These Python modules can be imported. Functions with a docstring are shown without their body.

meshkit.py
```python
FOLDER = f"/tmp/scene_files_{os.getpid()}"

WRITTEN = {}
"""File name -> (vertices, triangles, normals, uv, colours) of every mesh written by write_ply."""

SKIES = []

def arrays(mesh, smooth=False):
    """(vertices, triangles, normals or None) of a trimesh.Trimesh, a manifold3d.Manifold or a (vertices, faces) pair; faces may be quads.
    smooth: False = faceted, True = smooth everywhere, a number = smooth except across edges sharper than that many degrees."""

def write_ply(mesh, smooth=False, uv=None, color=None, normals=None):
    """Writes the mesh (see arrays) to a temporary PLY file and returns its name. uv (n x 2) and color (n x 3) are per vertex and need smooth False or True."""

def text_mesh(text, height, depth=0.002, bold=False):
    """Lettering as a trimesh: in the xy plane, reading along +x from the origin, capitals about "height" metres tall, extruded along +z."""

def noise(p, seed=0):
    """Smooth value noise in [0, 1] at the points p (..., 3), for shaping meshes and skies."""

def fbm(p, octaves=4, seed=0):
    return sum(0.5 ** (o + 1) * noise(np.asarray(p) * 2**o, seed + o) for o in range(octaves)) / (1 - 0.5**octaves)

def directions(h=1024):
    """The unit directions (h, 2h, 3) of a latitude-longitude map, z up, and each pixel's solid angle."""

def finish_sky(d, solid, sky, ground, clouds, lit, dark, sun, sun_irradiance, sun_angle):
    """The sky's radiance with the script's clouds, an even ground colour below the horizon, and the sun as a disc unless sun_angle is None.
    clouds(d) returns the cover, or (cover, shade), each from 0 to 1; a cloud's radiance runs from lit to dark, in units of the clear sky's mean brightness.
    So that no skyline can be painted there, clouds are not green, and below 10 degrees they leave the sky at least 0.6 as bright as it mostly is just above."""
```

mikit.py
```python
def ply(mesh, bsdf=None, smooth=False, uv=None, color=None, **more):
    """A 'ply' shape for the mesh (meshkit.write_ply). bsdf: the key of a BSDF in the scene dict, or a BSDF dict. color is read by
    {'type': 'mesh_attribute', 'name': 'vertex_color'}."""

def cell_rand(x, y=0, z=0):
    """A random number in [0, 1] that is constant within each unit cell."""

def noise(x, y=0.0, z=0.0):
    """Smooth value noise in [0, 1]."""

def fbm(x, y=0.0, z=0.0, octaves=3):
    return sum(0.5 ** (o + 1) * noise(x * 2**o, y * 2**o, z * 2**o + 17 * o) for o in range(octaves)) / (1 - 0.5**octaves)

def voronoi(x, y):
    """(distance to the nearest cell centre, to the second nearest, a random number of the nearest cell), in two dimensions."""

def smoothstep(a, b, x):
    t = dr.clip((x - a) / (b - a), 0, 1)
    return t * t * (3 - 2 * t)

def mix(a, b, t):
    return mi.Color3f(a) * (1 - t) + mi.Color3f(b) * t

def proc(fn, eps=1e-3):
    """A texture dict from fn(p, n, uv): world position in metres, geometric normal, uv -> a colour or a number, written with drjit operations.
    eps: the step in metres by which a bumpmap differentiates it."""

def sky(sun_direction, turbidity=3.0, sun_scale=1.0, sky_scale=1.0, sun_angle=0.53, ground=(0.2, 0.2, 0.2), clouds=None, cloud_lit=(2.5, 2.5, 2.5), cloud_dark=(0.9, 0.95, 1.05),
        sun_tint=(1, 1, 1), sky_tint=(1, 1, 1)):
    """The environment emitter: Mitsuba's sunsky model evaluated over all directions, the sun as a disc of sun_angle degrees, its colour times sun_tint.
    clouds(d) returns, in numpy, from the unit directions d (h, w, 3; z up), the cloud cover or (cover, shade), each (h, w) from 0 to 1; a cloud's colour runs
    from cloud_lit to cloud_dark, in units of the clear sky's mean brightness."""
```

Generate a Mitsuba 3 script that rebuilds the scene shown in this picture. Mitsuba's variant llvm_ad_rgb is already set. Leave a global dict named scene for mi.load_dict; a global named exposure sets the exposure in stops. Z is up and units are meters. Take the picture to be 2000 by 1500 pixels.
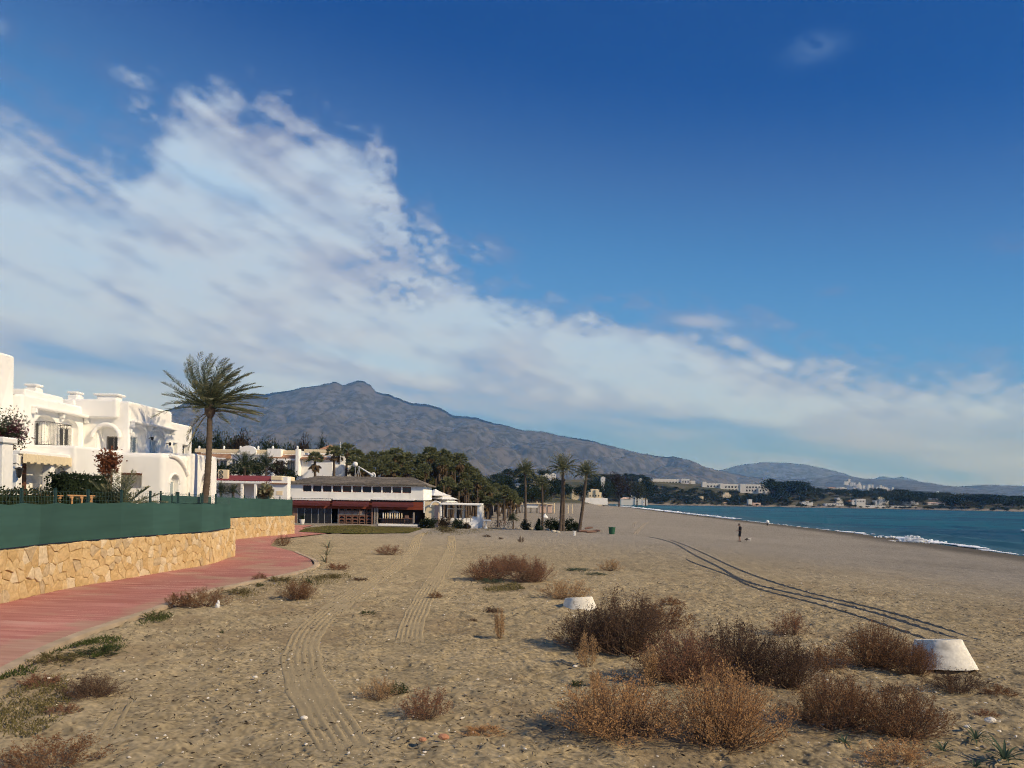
import math, random
import numpy as np, trimesh, shapely, drjit as dr, mitsuba as mi
import manifold3d as m3
from shapely.geometry import Polygon, LineString, MultiPoint, box as sbox
from scipy.spatial import Voronoi, ConvexHull
from scipy.interpolate import CubicSpline
import mikit, meshkit
from mikit import noise, fbm, voronoi, smoothstep, mix, cell_rand

T = mi.ScalarTransform4f
rng = np.random.default_rng(7)
random.seed(7)
scene, labels = {}, {}

# ------------------------------------------------------------------ camera, sky, haze
F, CX, HY, EYE = 1444.0, 1000.0, 974.0, 2.8        # focal length and horizon of the photograph, eye height
ROLL = math.atan(0.018)
scene['air'] = {'type': 'homogeneous', 'albedo': {'type': 'rgb', 'value': [0.95, 0.95, 0.95]},
                'sigma_t': {'type': 'rgb', 'value': [1.5e-5, 3.6e-5, 7.6e-5]}}
scene['camera'] = {'type': 'perspective', 'fov_axis': 'x', 'fov': math.degrees(2 * math.atan(1000 / F)),
                   'principal_point_offset_x': 0.0, 'principal_point_offset_y': (750 - HY) / 1500,
                   'to_world': T().look_at(origin=[0, 0, EYE], target=[0, 10, EYE], up=[-math.sin(ROLL), 0, math.cos(ROLL)]),
                   'near_clip': 0.1, 'far_clip': 60000.0, 'medium': {'type': 'ref', 'id': 'air'}}
exposure = 1.66
SUN_AZ, SUN_EL = math.radians(-28), math.radians(33)
SUN = [math.cos(SUN_EL) * math.cos(SUN_AZ), math.cos(SUN_EL) * math.sin(SUN_AZ), math.sin(SUN_EL)]


def ang(px, py):
    c, s = math.cos(ROLL), math.sin(ROLL)
    u, v = px - CX, py - HY
    u, v = u * c + v * s, -u * s + v * c
    return math.degrees(math.atan2(u, F)), math.degrees(math.atan2(-v, math.hypot(u, F)))


def ss(a, b, x):
    t = np.clip((x - a) / (b - a), 0, 1)
    return t * t * (3 - 2 * t)


def clouds(d):
    az = np.degrees(np.arctan2(d[..., 0], d[..., 1]))
    el = np.degrees(np.arcsin(np.clip(d[..., 2], -1, 1)))
    top = np.array([ang(*p) for p in [(-400, 60), (0, 165), (80, 205), (160, 250), (230, 300), (285, 280), (310, 225), (340, 175), (430, 150), (560, 180),
                    (650, 220), (745, 262), (772, 300), (780, 350), (800, 400), (850, 430), (890, 500), (950, 562), (1080, 580), (1200, 604), (1300, 600),
                    (1450, 618), (1600, 648), (1850, 686), (2000, 684), (2400, 690)]])
    bot = np.array([ang(*p) for p in [(-400, 640), (0, 650), (300, 670), (560, 740), (760, 775), (1000, 775), (1150, 785), (1350, 785), (1500, 800), (1700, 810), (2000, 800), (2400, 800)]])
    q = np.stack([az, el, 0 * az], -1)
    w1, w2 = meshkit.fbm(q * [0.16, 0.3, 1], 5, 3), meshkit.fbm(q * [0.55, 1.1, 1], 5, 11)
    w3 = meshkit.fbm(q * [1.5, 2.6, 1] + [0, 0.25, 0] * az[..., None], 4, 23)
    st = meshkit.fbm(np.stack([az * 0.07 + el * 0.03, el * 0.55 + az * 0.06, 0 * az], -1), 5, 31)
    fu, fv = az * .90 - el * .43, az * .43 + el * .90
    fib = meshkit.fbm(np.stack([fu * .16, fv * 1.5 + .8 * w2, 0 * az], -1), 5, 41)
    t = np.interp(az, top[:, 0], top[:, 1], left=30, right=9.0)
    b = np.interp(az, bot[:, 0], bot[:, 1], left=12, right=6.0)
    edge = t - el + (w1 - 0.5) * 3.0 + (w2 - 0.5) * 3.2 + (w3 - 0.5) * 1.5 + (fib - 0.5) * 1.7
    soft = 3.4 + 3.0 * ss(-22, -31, az) + 2.0 * ss(6, 25, az)
    up = ss(-1.2, 1, edge / soft + .1) ** .9 if False else ss(0, 1, (edge + .3 * soft) / (1.3 * soft)) ** .9
    ripple = ss(-13, -9, az) * ss(-4, -8, az) * ss(12, 16, el)
    up *= 1 - 0.35 * ripple * ss(0.5, 0.36, w3)
    dens = 0.77 + 0.6 * (w1 - 0.5) + 0.35 * (w2 - 0.5) + 0.55 * (st - 0.5) + 0.36 * (fib - 0.5) + 0.14 * ss(5, 14, edge)
    low = ss(-3.2, 1.6, el - b + (st - 0.5) * 6)
    cover = up * (dens * low + (1 - low) * (0.72 + 1.0 * (st - 0.5)))
    haze = ss(10.5, 1.5, el) * (0.84 + 1.1 * (st - 0.5))
    cover = np.maximum(cover, haze)
    veil = 0.42 * ss(32, 9, el + 0.14 * az)

    def wisp(px, py, ra, re, k):
        a, e = ang(px, py)
        r = ((az - a) / ra) ** 2 + ((el - e) / re) ** 2
        return k * np.exp(-r) * ss(0.40, 0.66, w3 * 0.35 + w2 * 0.25 + fib * 0.4 + 0.04)
    for a in [(275, 150, 2.0, 0.8, .62), (285, 215, 1.3, 0.9, .62), (240, 270, 2.0, 1.0, .3), (1590, 95, 1.8, 0.7, .16), (0, 55, .8, .7, .3), (110, 98, 1.0, .4, .15), (930, 490, 3, 1.2, .5),
              (1985, 480, 2.0, 0.8, .22), (1630, 570, 1.9, 0.4, .25), (1990, 290, 1.6, .5, .12)]:
        cover = np.maximum(cover, wisp(*a))
    a, e = ang(1370, 615)
    cover = np.maximum(cover, 0.62 * np.exp(-((az - a) / 3.6) ** 2 - ((el - e + .10 * (az - a) + .5) / .75) ** 2))
    shade = np.clip(0.32 + 1.3 * (w1 - 0.5) + 0.9 * (st - 0.5), 0, 1)
    for px, py, ra, re, k, sl in [(430, 368, 4.6, 0.75, .75, -.16), (720, 700, 8, 0.6, .6, -.14), (1250, 680, 5, 0.7, .4, -.03), (200, 430, 3, 0.6, .4, 0)]:
        a, e = ang(px, py)
        shade = np.clip(shade + k * np.exp(-((az - a) / ra) ** 2 - ((el - e - sl * (az - a)) / re) ** 2), 0, 1)
    shade = shade * .36
    shade = np.where(cover > veil, shade, 1.0) * ss(0, .25, np.abs(cover - veil)) + (1 - ss(0, .25, np.abs(cover - veil))) * (.5 + .5 * shade)
    cover = np.maximum(cover, veil)
    return np.clip(cover, 0, 0.97), shade


scene['sky'] = mikit.sky(SUN, turbidity=2.6, clouds=clouds, cloud_lit=(4.25, 4.75, 5.6), cloud_dark=(1.85, 4.7, 7.9), sky_tint=(0.015, 0.34, 0.87), sun_tint=(0.94, 0.985, 1.0))


# ------------------------------------------------------------------ pixel rays, names, mesh helpers
def P(px, py, d):
    """The world point on the photograph's ray through (px, py) at distance d ahead."""
    c, s = math.cos(ROLL), math.sin(ROLL)
    u, v = px - CX, py - HY
    return np.array([(u * c + v * s) / F * d, d, EYE - (-u * s + v * c) / F * d])


def number(base):
    k, i = base, 0
    while k in scene or k in labels or k in TAKEN:
        i += 1
        k = f'{base}_{i:03d}'
    TAKEN.add(k)
    return k


TAKEN = set()


def thing(name, label, cat, group=None):
    k = number(name)
    labels[k] = {'label': label, 'category': cat, **({'group': group} if group else {})}
    return k


def part(parent, name, mesh, mat, smooth=False, label=None, stuff=False, to_world=None, **kw):
    k = number(parent + '__' + name if parent else name)
    d = dict(mesh) if isinstance(mesh, dict) else mikit.ply(mesh, mat, smooth=smooth, **kw)
    if to_world is not None:
        d['to_world'] = to_world
    scene[k] = d
    if label:
        labels[k] = {'label': label}
    if stuff:
        labels.setdefault(k, {})['kind'] = 'stuff'
    return k


def struct(name, mesh, mat, smooth=False, label=None, **kw):
    k = part(None, name, mesh, mat, smooth, **kw)
    labels[k] = {'kind': 'structure', **({'label': label} if label else {})}
    return k


def stuff(name, mesh, mat, label, cat, smooth=False):
    k = part(None, name, mesh, mat, smooth)
    labels[k] = {'label': label, 'category': cat, 'kind': 'stuff'}
    return k


def single(name, mesh, mat, label, cat, group=None, smooth=False):
    k = thing(name, label, cat, group)
    scene[k] = mikit.ply(mesh, mat, smooth=smooth)
    return k


def tm(v, f):
    return trimesh.Trimesh(np.asarray(v, float), np.asarray(f, int), process=False)


def cat(ms):
    return trimesh.util.concatenate([m for m in ms])


def cbox(x0, x1, y0, y1, z0, z1, c=0.02):
    """A box with chamfered edges."""
    x0, x1, y0, y1, z0, z1 = min(x0, x1), max(x0, x1), min(y0, y1), max(y0, y1), min(z0, z1), max(z0, z1)
    c = min(c, (x1 - x0) * .3, (y1 - y0) * .3, (z1 - z0) * .3)
    pts = []
    for x, sx in ((x0, 1), (x1, -1)):
        for y, sy in ((y0, 1), (y1, -1)):
            for z, sz in ((z0, 1), (z1, -1)):
                pts += [(x + sx * c, y + sy * c, z), (x + sx * c, y, z + sz * c), (x, y + sy * c, z + sz * c)]
    return from_manifold(m3.Manifold.hull_points(np.array(pts, np.float64)))


def from_manifold(m):
    q = m.to_mesh()
    return trimesh.Trimesh(np.array(q.vert_properties[:, :3], float), np.array(q.tri_verts), process=False)


def rbox(x0, x1, y0, y1, z0, z1, r=0.12, n=3):
    """A Manifold box with rounded vertical and top edges (soft plaster)."""
    s = trimesh.creation.icosphere(2 if n > 2 else 1).vertices * r
    pts = np.vstack([s + [x, y, z] for x in (x0 + r, x1 - r) for y in (y0 + r, y1 - r) for z in (z0 + r, z1 - r)])
    return m3.Manifold.hull_points(pts)


def mbox(x0, x1, y0, y1, z0, z1):
    return m3.Manifold.cube([x1 - x0, y1 - y0, z1 - z0]).translate([x0, y0, z0])


def niche(o, u, n, w, h, depth, arch=0.0, out=0.3, seg=10):
    """A cutter: opening w wide and h high (arch: height of the curved top) whose sill centre is o, u along the wall, n outward."""
    o, u, n = (np.asarray(a, float) for a in (o, u, n))
    pr = [(-w / 2, 0), (w / 2, 0), (w / 2, h - arch)]
    if arch:
        pr += [(w / 2 * math.cos(t), h - arch + arch * math.sin(t)) for t in np.linspace(0, math.pi, seg)[1:-1]]
    pr += [(-w / 2, h - arch)]
    pts = [o + u * a + np.array([0, 0, b]) + n * k for a, b in pr for k in (-depth, out)]
    return m3.Manifold.hull_points(np.array(pts))


def slab(o, u, n, a0, a1, z0, z1, n0, n1, c=0.012):
    """A chamfered bar in wall coordinates: a along u, z up from o, n outward."""
    o, u, n = (np.asarray(a, float) for a in (o, u, n))
    m = cbox(a0, a1, n0, n1, z0, z1, c)
    v = m.vertices
    f = m.faces
    w = o + v[:, :1] * u + v[:, 1:2] * n + v[:, 2:] * np.array([0, 0, 1.0])
    if np.dot(np.cross(u, n), [0, 0, 1]) < 0:
        f = f[:, ::-1]
    return tm(w, f)


def tube(pts, radii, sides=6, cap=True):
    p = np.asarray(pts, float)
    r = np.broadcast_to(radii, (len(p),))
    t = np.gradient(p, axis=0)
    t /= np.linalg.norm(t, axis=1, keepdims=True) + 1e-12
    ref = np.array([0.31, 0.95, 0.05]) if abs(t[:, 2]).mean() > .7 else np.array([0, 0, 1.0])
    a = np.cross(t, ref)
    a /= np.linalg.norm(a, axis=1, keepdims=True) + 1e-12
    b = np.cross(t, a)
    g = np.arange(sides) * 2 * np.pi / sides
    v = p[:, None] + r[:, None, None] * (np.cos(g)[None, :, None] * a[:, None] + np.sin(g)[None, :, None] * b[:, None])
    n = len(p)
    i, j = np.meshgrid(np.arange(n - 1), np.arange(sides), indexing='ij')
    i, j = i.ravel(), j.ravel()
    q = np.stack([i * sides + j, i * sides + (j + 1) % sides, (i + 1) * sides + (j + 1) % sides, (i + 1) * sides + j], 1)
    f = [q[:, [0, 2, 1]], q[:, [0, 3, 2]]]
    v = v.reshape(-1, 3)
    if cap and sides > 2:
        v = np.vstack([v, p[0], p[-1]])
        k = np.arange(sides)
        f += [np.stack([k * 0 + len(v) - 2, k, (k + 1) % sides], 1), np.stack([k * 0 + len(v) - 1, (n - 1) * sides + (k + 1) % sides, (n - 1) * sides + k], 1)]
    return tm(v, np.vstack(f))


def lathe(profile, n=20, at=(0, 0, 0)):
    m = trimesh.creation.revolve(np.asarray(profile, float), sections=n)
    return tm(m.vertices + np.asarray(at), m.faces)


def blob(at, r, sub=2, wob=0.15, seed=0, freq=1.3):
    m = trimesh.creation.icosphere(sub)
    v = m.vertices
    k = 1 + wob * 2 * (meshkit.fbm(v * freq + seed * 7.3, 3, seed) - .5)
    return tm(v * k[:, None] * np.asarray(r, float) + np.asarray(at), m.faces)


def diamonds(c, d, length, width, rg, bend=None):
    """Leaf-shaped pairs of triangles: base c, direction d."""
    c, d = np.asarray(c, float), np.asarray(d, float)
    d = d / (np.linalg.norm(d, axis=1, keepdims=True) + 1e-9)
    s = np.cross(d, rg.normal(size=d.shape))
    s /= np.linalg.norm(s, axis=1, keepdims=True) + 1e-9
    L, W = np.broadcast_to(length, (len(c),))[:, None], np.broadcast_to(width, (len(c),))[:, None]
    mid = c + d * L * .5
    v = np.stack([c, mid + s * W / 2, c + d * L, mid - s * W / 2], 1).reshape(-1, 3)
    b = np.arange(len(c))[:, None] * 4
    return tm(v, np.vstack([b + [0, 1, 2], b + [0, 2, 3]]))


def spline(pts, step):
    p = np.asarray(pts, float)
    s = np.r_[0, np.cumsum(np.linalg.norm(np.diff(p, axis=0), axis=1))]
    cs = CubicSpline(s, p)
    n = max(2, int(s[-1] / step))
    return cs(np.linspace(0, s[-1], n))


# ------------------------------------------------------------------ materials
def rgb(*c):
    return {'type': 'rgb', 'value': list(c)}


def matte(key, c, rough=0.8, spec=0.2, two=True, **kw):
    m = {'type': 'principled', 'base_color': c if isinstance(c, dict) else rgb(*c), 'roughness': rough, 'specular': spec, **kw}
    scene[key] = {'type': 'twosided', 'bsdf': m} if two else m
    return key


def bumped(key, c, h, rough=0.85, spec=0.15, scale=1.0):
    scene[key] = {'type': 'twosided', 'bsdf': {'type': 'bumpmap', 'arbitrary': h, 'scale': scale,
                  'bsdf': {'type': 'principled', 'base_color': c if isinstance(c, dict) else rgb(*c), 'roughness': rough, 'specular': spec}}}
    return key


def leafy(key, c, tr=0.35):
    scene[key] = {'type': 'principledthin', 'base_color': rgb(*c), 'roughness': 0.6, 'diff_trans': tr * 2, 'spec_trans': 0.0, 'eta': 1.3}
    return key


def sand_col(p, n, uv):
    a = fbm(p.x * 0.13, p.y * 0.13, 3.0, 4)
    b = fbm(p.x * 2.1, p.y * 2.1, 7.0, 4)
    g = noise(p.x * 31, p.y * 31, 1.0)
    far = smoothstep(25, 75, p.y + 0.9 * p.x)
    c = mix(mi.Color3f(0.318, 0.258, 0.160), mi.Color3f(0.246, 0.220, 0.182), far)
    c = c * (0.74 + 0.30 * a + 0.26 * (b - 0.5) * 2 * 0.7 + 0.42 * (g - 0.5) + 0.40 * (noise(p.x * 15, p.y * 15, 4.0) - 0.5))  # fine speckle in the colour imitates tiny shadows between the grains
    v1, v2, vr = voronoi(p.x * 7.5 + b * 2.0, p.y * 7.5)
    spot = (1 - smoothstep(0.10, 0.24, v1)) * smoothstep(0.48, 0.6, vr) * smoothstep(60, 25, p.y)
    c = mix(c, mi.Color3f(0.105, 0.082, 0.055), 0.75 * spot)  # dark specks painted in for the small shadows of pits and debris
    pat = smoothstep(0.56, 0.70, fbm(p.x * 0.55, p.y * 0.55, 11.0, 4)) * smoothstep(45, 20, p.y)
    c = mix(c, mi.Color3f(0.20, 0.150, 0.092), 0.45 * pat)
    scrub = smoothstep(0.2, 1.6, p.z) * smoothstep(150, 260, p.y)
    c = mix(c, mix(mi.Color3f(0.036, 0.044, 0.026), mi.Color3f(0.085, 0.078, 0.048), smoothstep(0.45, 0.65, fbm(p.x * 0.06, p.y * 0.06, 31.0, 4))), 0.9 * scrub)
    wet = smoothstep(-1.62, -1.86, p.z)
    return c * (1 - 0.55 * wet)


def sand_h(p, n, uv):
    near = smoothstep(90, 20, p.y)
    v1, v2, vr = voronoi(p.x * 3.1 + 1.5 * noise(p.x * 2, p.y * 2, 5.0), p.y * 3.6)
    pit = smoothstep(0.0, 0.42, v1)
    return 0.030 * pit * near + 0.032 * fbm(p.x * 5.5, p.y * 5.5, 2.0, 3) + 0.013 * noise(p.x * 22, p.y * 22, 9.0) * near


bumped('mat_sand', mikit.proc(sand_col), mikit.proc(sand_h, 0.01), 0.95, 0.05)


def track_col(p, n, uv):
    b = fbm(p.x * 3.1, p.y * 3.1, 7.0, 3)
    g = noise(p.x * 37, p.y * 37, 1.0)
    return mi.Color3f(0.318, 0.258, 0.160) * (0.86 + 0.2 * (b - 0.3) + 0.12 * (g - 0.5))


matte('mat_track', mikit.proc(track_col), 0.95, 0.05)
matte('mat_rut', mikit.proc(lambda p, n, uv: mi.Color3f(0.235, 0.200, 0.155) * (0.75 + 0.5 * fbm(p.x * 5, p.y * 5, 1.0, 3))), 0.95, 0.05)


def path_col(p, n, uv):
    w = 0.6 * noise(uv.x * 0.8, uv.y * 0.5, 2.0)
    s1 = fbm(uv.x * 0.7, (uv.y + 0.05 * w) * 11.0, 4.0, 4)
    s2 = fbm(uv.x * 0.35, uv.y * 0.35, 8.0, 3)
    c = mix(mi.Color3f(0.305, 0.118, 0.096), mi.Color3f(0.40, 0.190, 0.160), smoothstep(0.22, 0.84, s1))
    c = c * (0.78 + 0.45 * s2)
    pale = smoothstep(0.60, 0.74, fbm(uv.x * 0.9 + 9, uv.y * 5.0, 1.0, 4))
    c = mix(c, mi.Color3f(0.52, 0.34, 0.285), 0.36 * pale)
    sand = smoothstep(0.52, 0.75, fbm(p.x * 0.9, p.y * 0.9, 21.0, 4) + 0.35 * smoothstep(0.75, 1.0, uv.x / 4.4))
    return mix(c, mi.Color3f(0.33, 0.26, 0.175), 0.42 * sand)


def path_h(p, n, uv):
    y = uv.y / 0.15 + 0.08 * noise(uv.x * 1.2, uv.y * 2)
    fr = y - dr.floor(y)
    gro = smoothstep(0.0, 0.09, fr) * smoothstep(1.0, 0.91, fr)
    return 0.006 * gro + 0.004 * fbm(uv.x * 1.2, uv.y * 34.0, 3.0, 3)


bumped('mat_path', mikit.proc(path_col), mikit.proc(path_h, 0.004), 0.8, 0.2)
matte('mat_kerb', mikit.proc(lambda p, n, uv: mi.Color3f(0.36, 0.285, 0.2) * (0.7 + 0.5 * fbm(p.x * 4, p.y * 4, 2.0, 3))), 0.9, 0.1)


def stone_fn(c0, c1, seed):
    def fn(p, n, uv):
        a = fbm(p.x * 2.0 + seed, p.y * 2.0, p.z * 2.0, 3)
        b = fbm(p.x * 14, p.y * 14 + seed, p.z * 14, 3)
        return mix(mi.Color3f(*c0), mi.Color3f(*c1), smoothstep(0.25, 0.75, a * 0.6 + b * 0.4)) * (0.82 + 0.34 * b)
    return fn


stone_h = mikit.proc(lambda p, n, uv: 0.014 * fbm(p.x * 9, p.y * 9, p.z * 9, 3), 0.004)
for i, (a, b) in enumerate([((.54, .38, .185), (.62, .46, .25)), ((.48, .325, .145), (.58, .41, .21)), ((.58, .45, .27), (.67, .55, .37)), ((.44, .325, .185), (.54, .42, .26))]):
    bumped(f'mat_stone_{i}', mikit.proc(stone_fn(a, b, i * 3.7)), stone_h, 0.9, 0.1)
matte('mat_mortar', (.43, .31, .165), 0.95, 0.05)
white_h = mikit.proc(lambda p, n, uv: 0.012 * fbm(p.x * 2.2, p.y * 2.2, p.z * 2.2, 4), 0.01)
bumped('mat_white', mikit.proc(lambda p, n, uv: mi.Color3f(0.845, 0.835, 0.80) * (0.94 + 0.09 * fbm(p.x * 1.3, p.y * 1.3, p.z * 0.7, 4) - 0.10 * smoothstep(0.55, 0.8, fbm(p.x * 2.3, p.y * 2.3, p.z * 0.35, 4)))), white_h, 0.85, 0.15)
matte('mat_far_white', (.60, .585, .55), 0.85)  # duller white for far walls, dimming by haze put into the colour
matte('mat_paint', (.80, .79, .75), 0.5, 0.4)
matte('mat_cream', (.74, .62, .42), 0.8)
matte('mat_pink_plaster', (.62, .45, .36), 0.8)
cloth_h = mikit.proc(lambda p, n, uv: 0.02 * fbm(p.y * 0.9, p.z * 3.5, p.x * 0.3, 3), 0.01)
bumped('mat_shade_cloth', mikit.proc(lambda p, n, uv: mi.Color3f(0.036, 0.088, 0.076) * (0.75 + 0.35 * fbm(p.x * 0.6, p.y * 0.6, p.z * 7, 4) + 0.15 * noise(p.y * 0.7, p.z * 0.5, 3.0) + 0.22 * (cell_rand(p.y / 1.83, 1.0, 2.0) - 0.5))), cloth_h, 0.8, 0.2)
matte('mat_green_metal', (.010, .040, .036), 0.45, 0.5)
matte('mat_wire', (.05, .10, .09), 0.5, 0.5)
matte('mat_dark_glass', (.018, .022, .028), 0.12, 0.7)
matte('mat_blue_glass', (.10, .15, .19), 0.12, 0.8)
matte('mat_pale_glass', (.32, .37, .38), 0.15, 0.7)
matte('mat_black', (.012, .012, .014), 0.5, 0.4)
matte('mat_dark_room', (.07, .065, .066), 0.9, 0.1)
matte('mat_iron', (.015, .015, .017), 0.45, 0.5)
matte('mat_grey_metal', (.42, .43, .44), 0.4, 0.5)
matte('mat_door_wood', mikit.proc(lambda p, n, uv: mi.Color3f(0.105, 0.045, 0.030) * (0.7 + 0.6 * fbm(p.y * 12, p.z * 1.2, p.x * 12, 3))), 0.6, 0.3)
matte('mat_pine', mikit.proc(lambda p, n, uv: mi.Color3f(0.50, 0.27, 0.115) * (0.75 + 0.5 * fbm(p.x * 3, p.y * 12, p.z * 12, 3))), 0.6, 0.3)
matte('mat_red_brown', (.27, .105, .075), 0.7)
matte('mat_rust_red', mikit.proc(lambda p, n, uv: mi.Color3f(0.22, 0.055, 0.030) * (0.75 + 0.5 * fbm(p.x * 2, p.y * 2, p.z * 9, 3))), 0.7)
matte('mat_wine', (.185, .042, .045), 0.75)
matte('mat_awning_red', (.105, .030, .032), 0.8)
matte('mat_brown_timber', mikit.proc(lambda p, n, uv: mi.Color3f(0.21, 0.125, 0.095) * (0.7 + 0.6 * fbm(p.x * 2, p.y * 2, p.z * 11, 3))), 0.8)
matte('mat_grey_timber', (.30, .27, .24), 0.85)
matte('mat_terracotta', mikit.proc(lambda p, n, uv: mi.Color3f(0.30, 0.175, 0.115) * (0.7 + 0.6 * noise(p.x * 2.5, p.y, p.z))), 0.85)
matte('mat_orange_tile', (.42, .215, .12), 0.85)


def thatch_col(p, n, uv):
    a = fbm(p.x * 0.6, p.y * 3, p.z * 9, 4)
    b = fbm(p.x * 7, p.y * 2, p.z * 5, 3)
    return mix(mi.Color3f(0.085, 0.078, 0.068), mi.Color3f(0.20, 0.175, 0.15), smoothstep(0.3, 0.75, a * 0.6 + b * 0.4))


bumped('mat_thatch', mikit.proc(thatch_col), mikit.proc(lambda p, n, uv: 0.05 * fbm(p.x * 5, p.y * 4, p.z * 9, 3), 0.02), 0.95, 0.05)
matte('mat_trunk', mikit.proc(lambda p, n, uv: mi.Color3f(0.115, 0.088, 0.068) * (0.45 + 0.9 * fbm(p.x * 3, p.y * 3, p.z * 9, 3))), 0.9, 0.1)
matte('mat_pale_trunk', mikit.proc(lambda p, n, uv: mi.Color3f(0.20, 0.165, 0.135) * (0.55 + 0.75 * fbm(p.x * 2, p.y * 2, p.z * 7, 3))), 0.9, 0.1)
matte('mat_bark', (.085, .066, .050), 0.9, 0.1)
for k, c in dict(palm_leaf=(.150, .165, .092), palm_tip=(.28, .27, .16), palm_dark=(.040, .062, .034), fan_leaf=(.165, .178, .090), dead_frond=(.185, .130, .075), pine_leaf=(.022, .036, .020), tree_leaf=(.034, .050, .026), tree_olive=(.060, .068, .036), tree_brown=(.055, .042, .032),
              hedge=(.028, .042, .022), bougain=(.10, .022, .040), dry_leaf=(.20, .078, .040), agave=(.10, .14, .10), agave_pale=(.30, .31, .20), strap=(.085, .125, .085), grass=(.085, .105, .034), grass_dry=(.17, .145, .062),
              scrub_orange=(.53, .315, .150), scrub_brown=(.25, .135, .072), scrub_dark=(.135, .085, .058), scrub_tan=(.50, .33, .175), scrub_red=(.285, .150, .092), weed=(.045, .075, .030)).items():
    leafy('mat_' + k, c)
matte('mat_twig', (.16, .105, .070), 0.9, 0.1)
matte('mat_dead_twig', (.42, .36, .29), 0.9, 0.1)
bumped('mat_concrete', mikit.proc(lambda p, n, uv: mix(mi.Color3f(0.70, 0.665, 0.58), mi.Color3f(0.42, 0.39, 0.33), smoothstep(0.52, 0.78, fbm(p.x * 3.0, p.y * 3.0, p.z * 6.0, 4))) * (0.9 + 0.2 * noise(p.x * 30, p.y * 30, p.z * 30))), mikit.proc(lambda p, n, uv: 0.01 * fbm(p.x * 12, p.y * 12, p.z * 12, 3), 0.004), 0.9, 0.1)
matte('mat_shell', (.72, .66, .56), 0.6, 0.3)
matte('mat_pebble', (.30, .25, .19), 0.9, 0.1)
matte('mat_litter', (.045, .035, .025), 0.9, 0.1)
matte('mat_brick_bit', (.45, .22, .13), 0.9, 0.1)
matte('mat_rock', mikit.proc(lambda p, n, uv: mi.Color3f(0.50, 0.45, 0.36) * (0.6 + 0.7 * fbm(p.x * 3, p.y * 3, p.z * 3, 3))), 0.9, 0.1)
matte('mat_foam', (.86, .88, .88), 0.7, 0.2)
matte('mat_bin_green', (.025, .10, .050), 0.5, 0.4)
matte('mat_skin', (.42, .27, .20), 0.6, 0.3)
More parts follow.
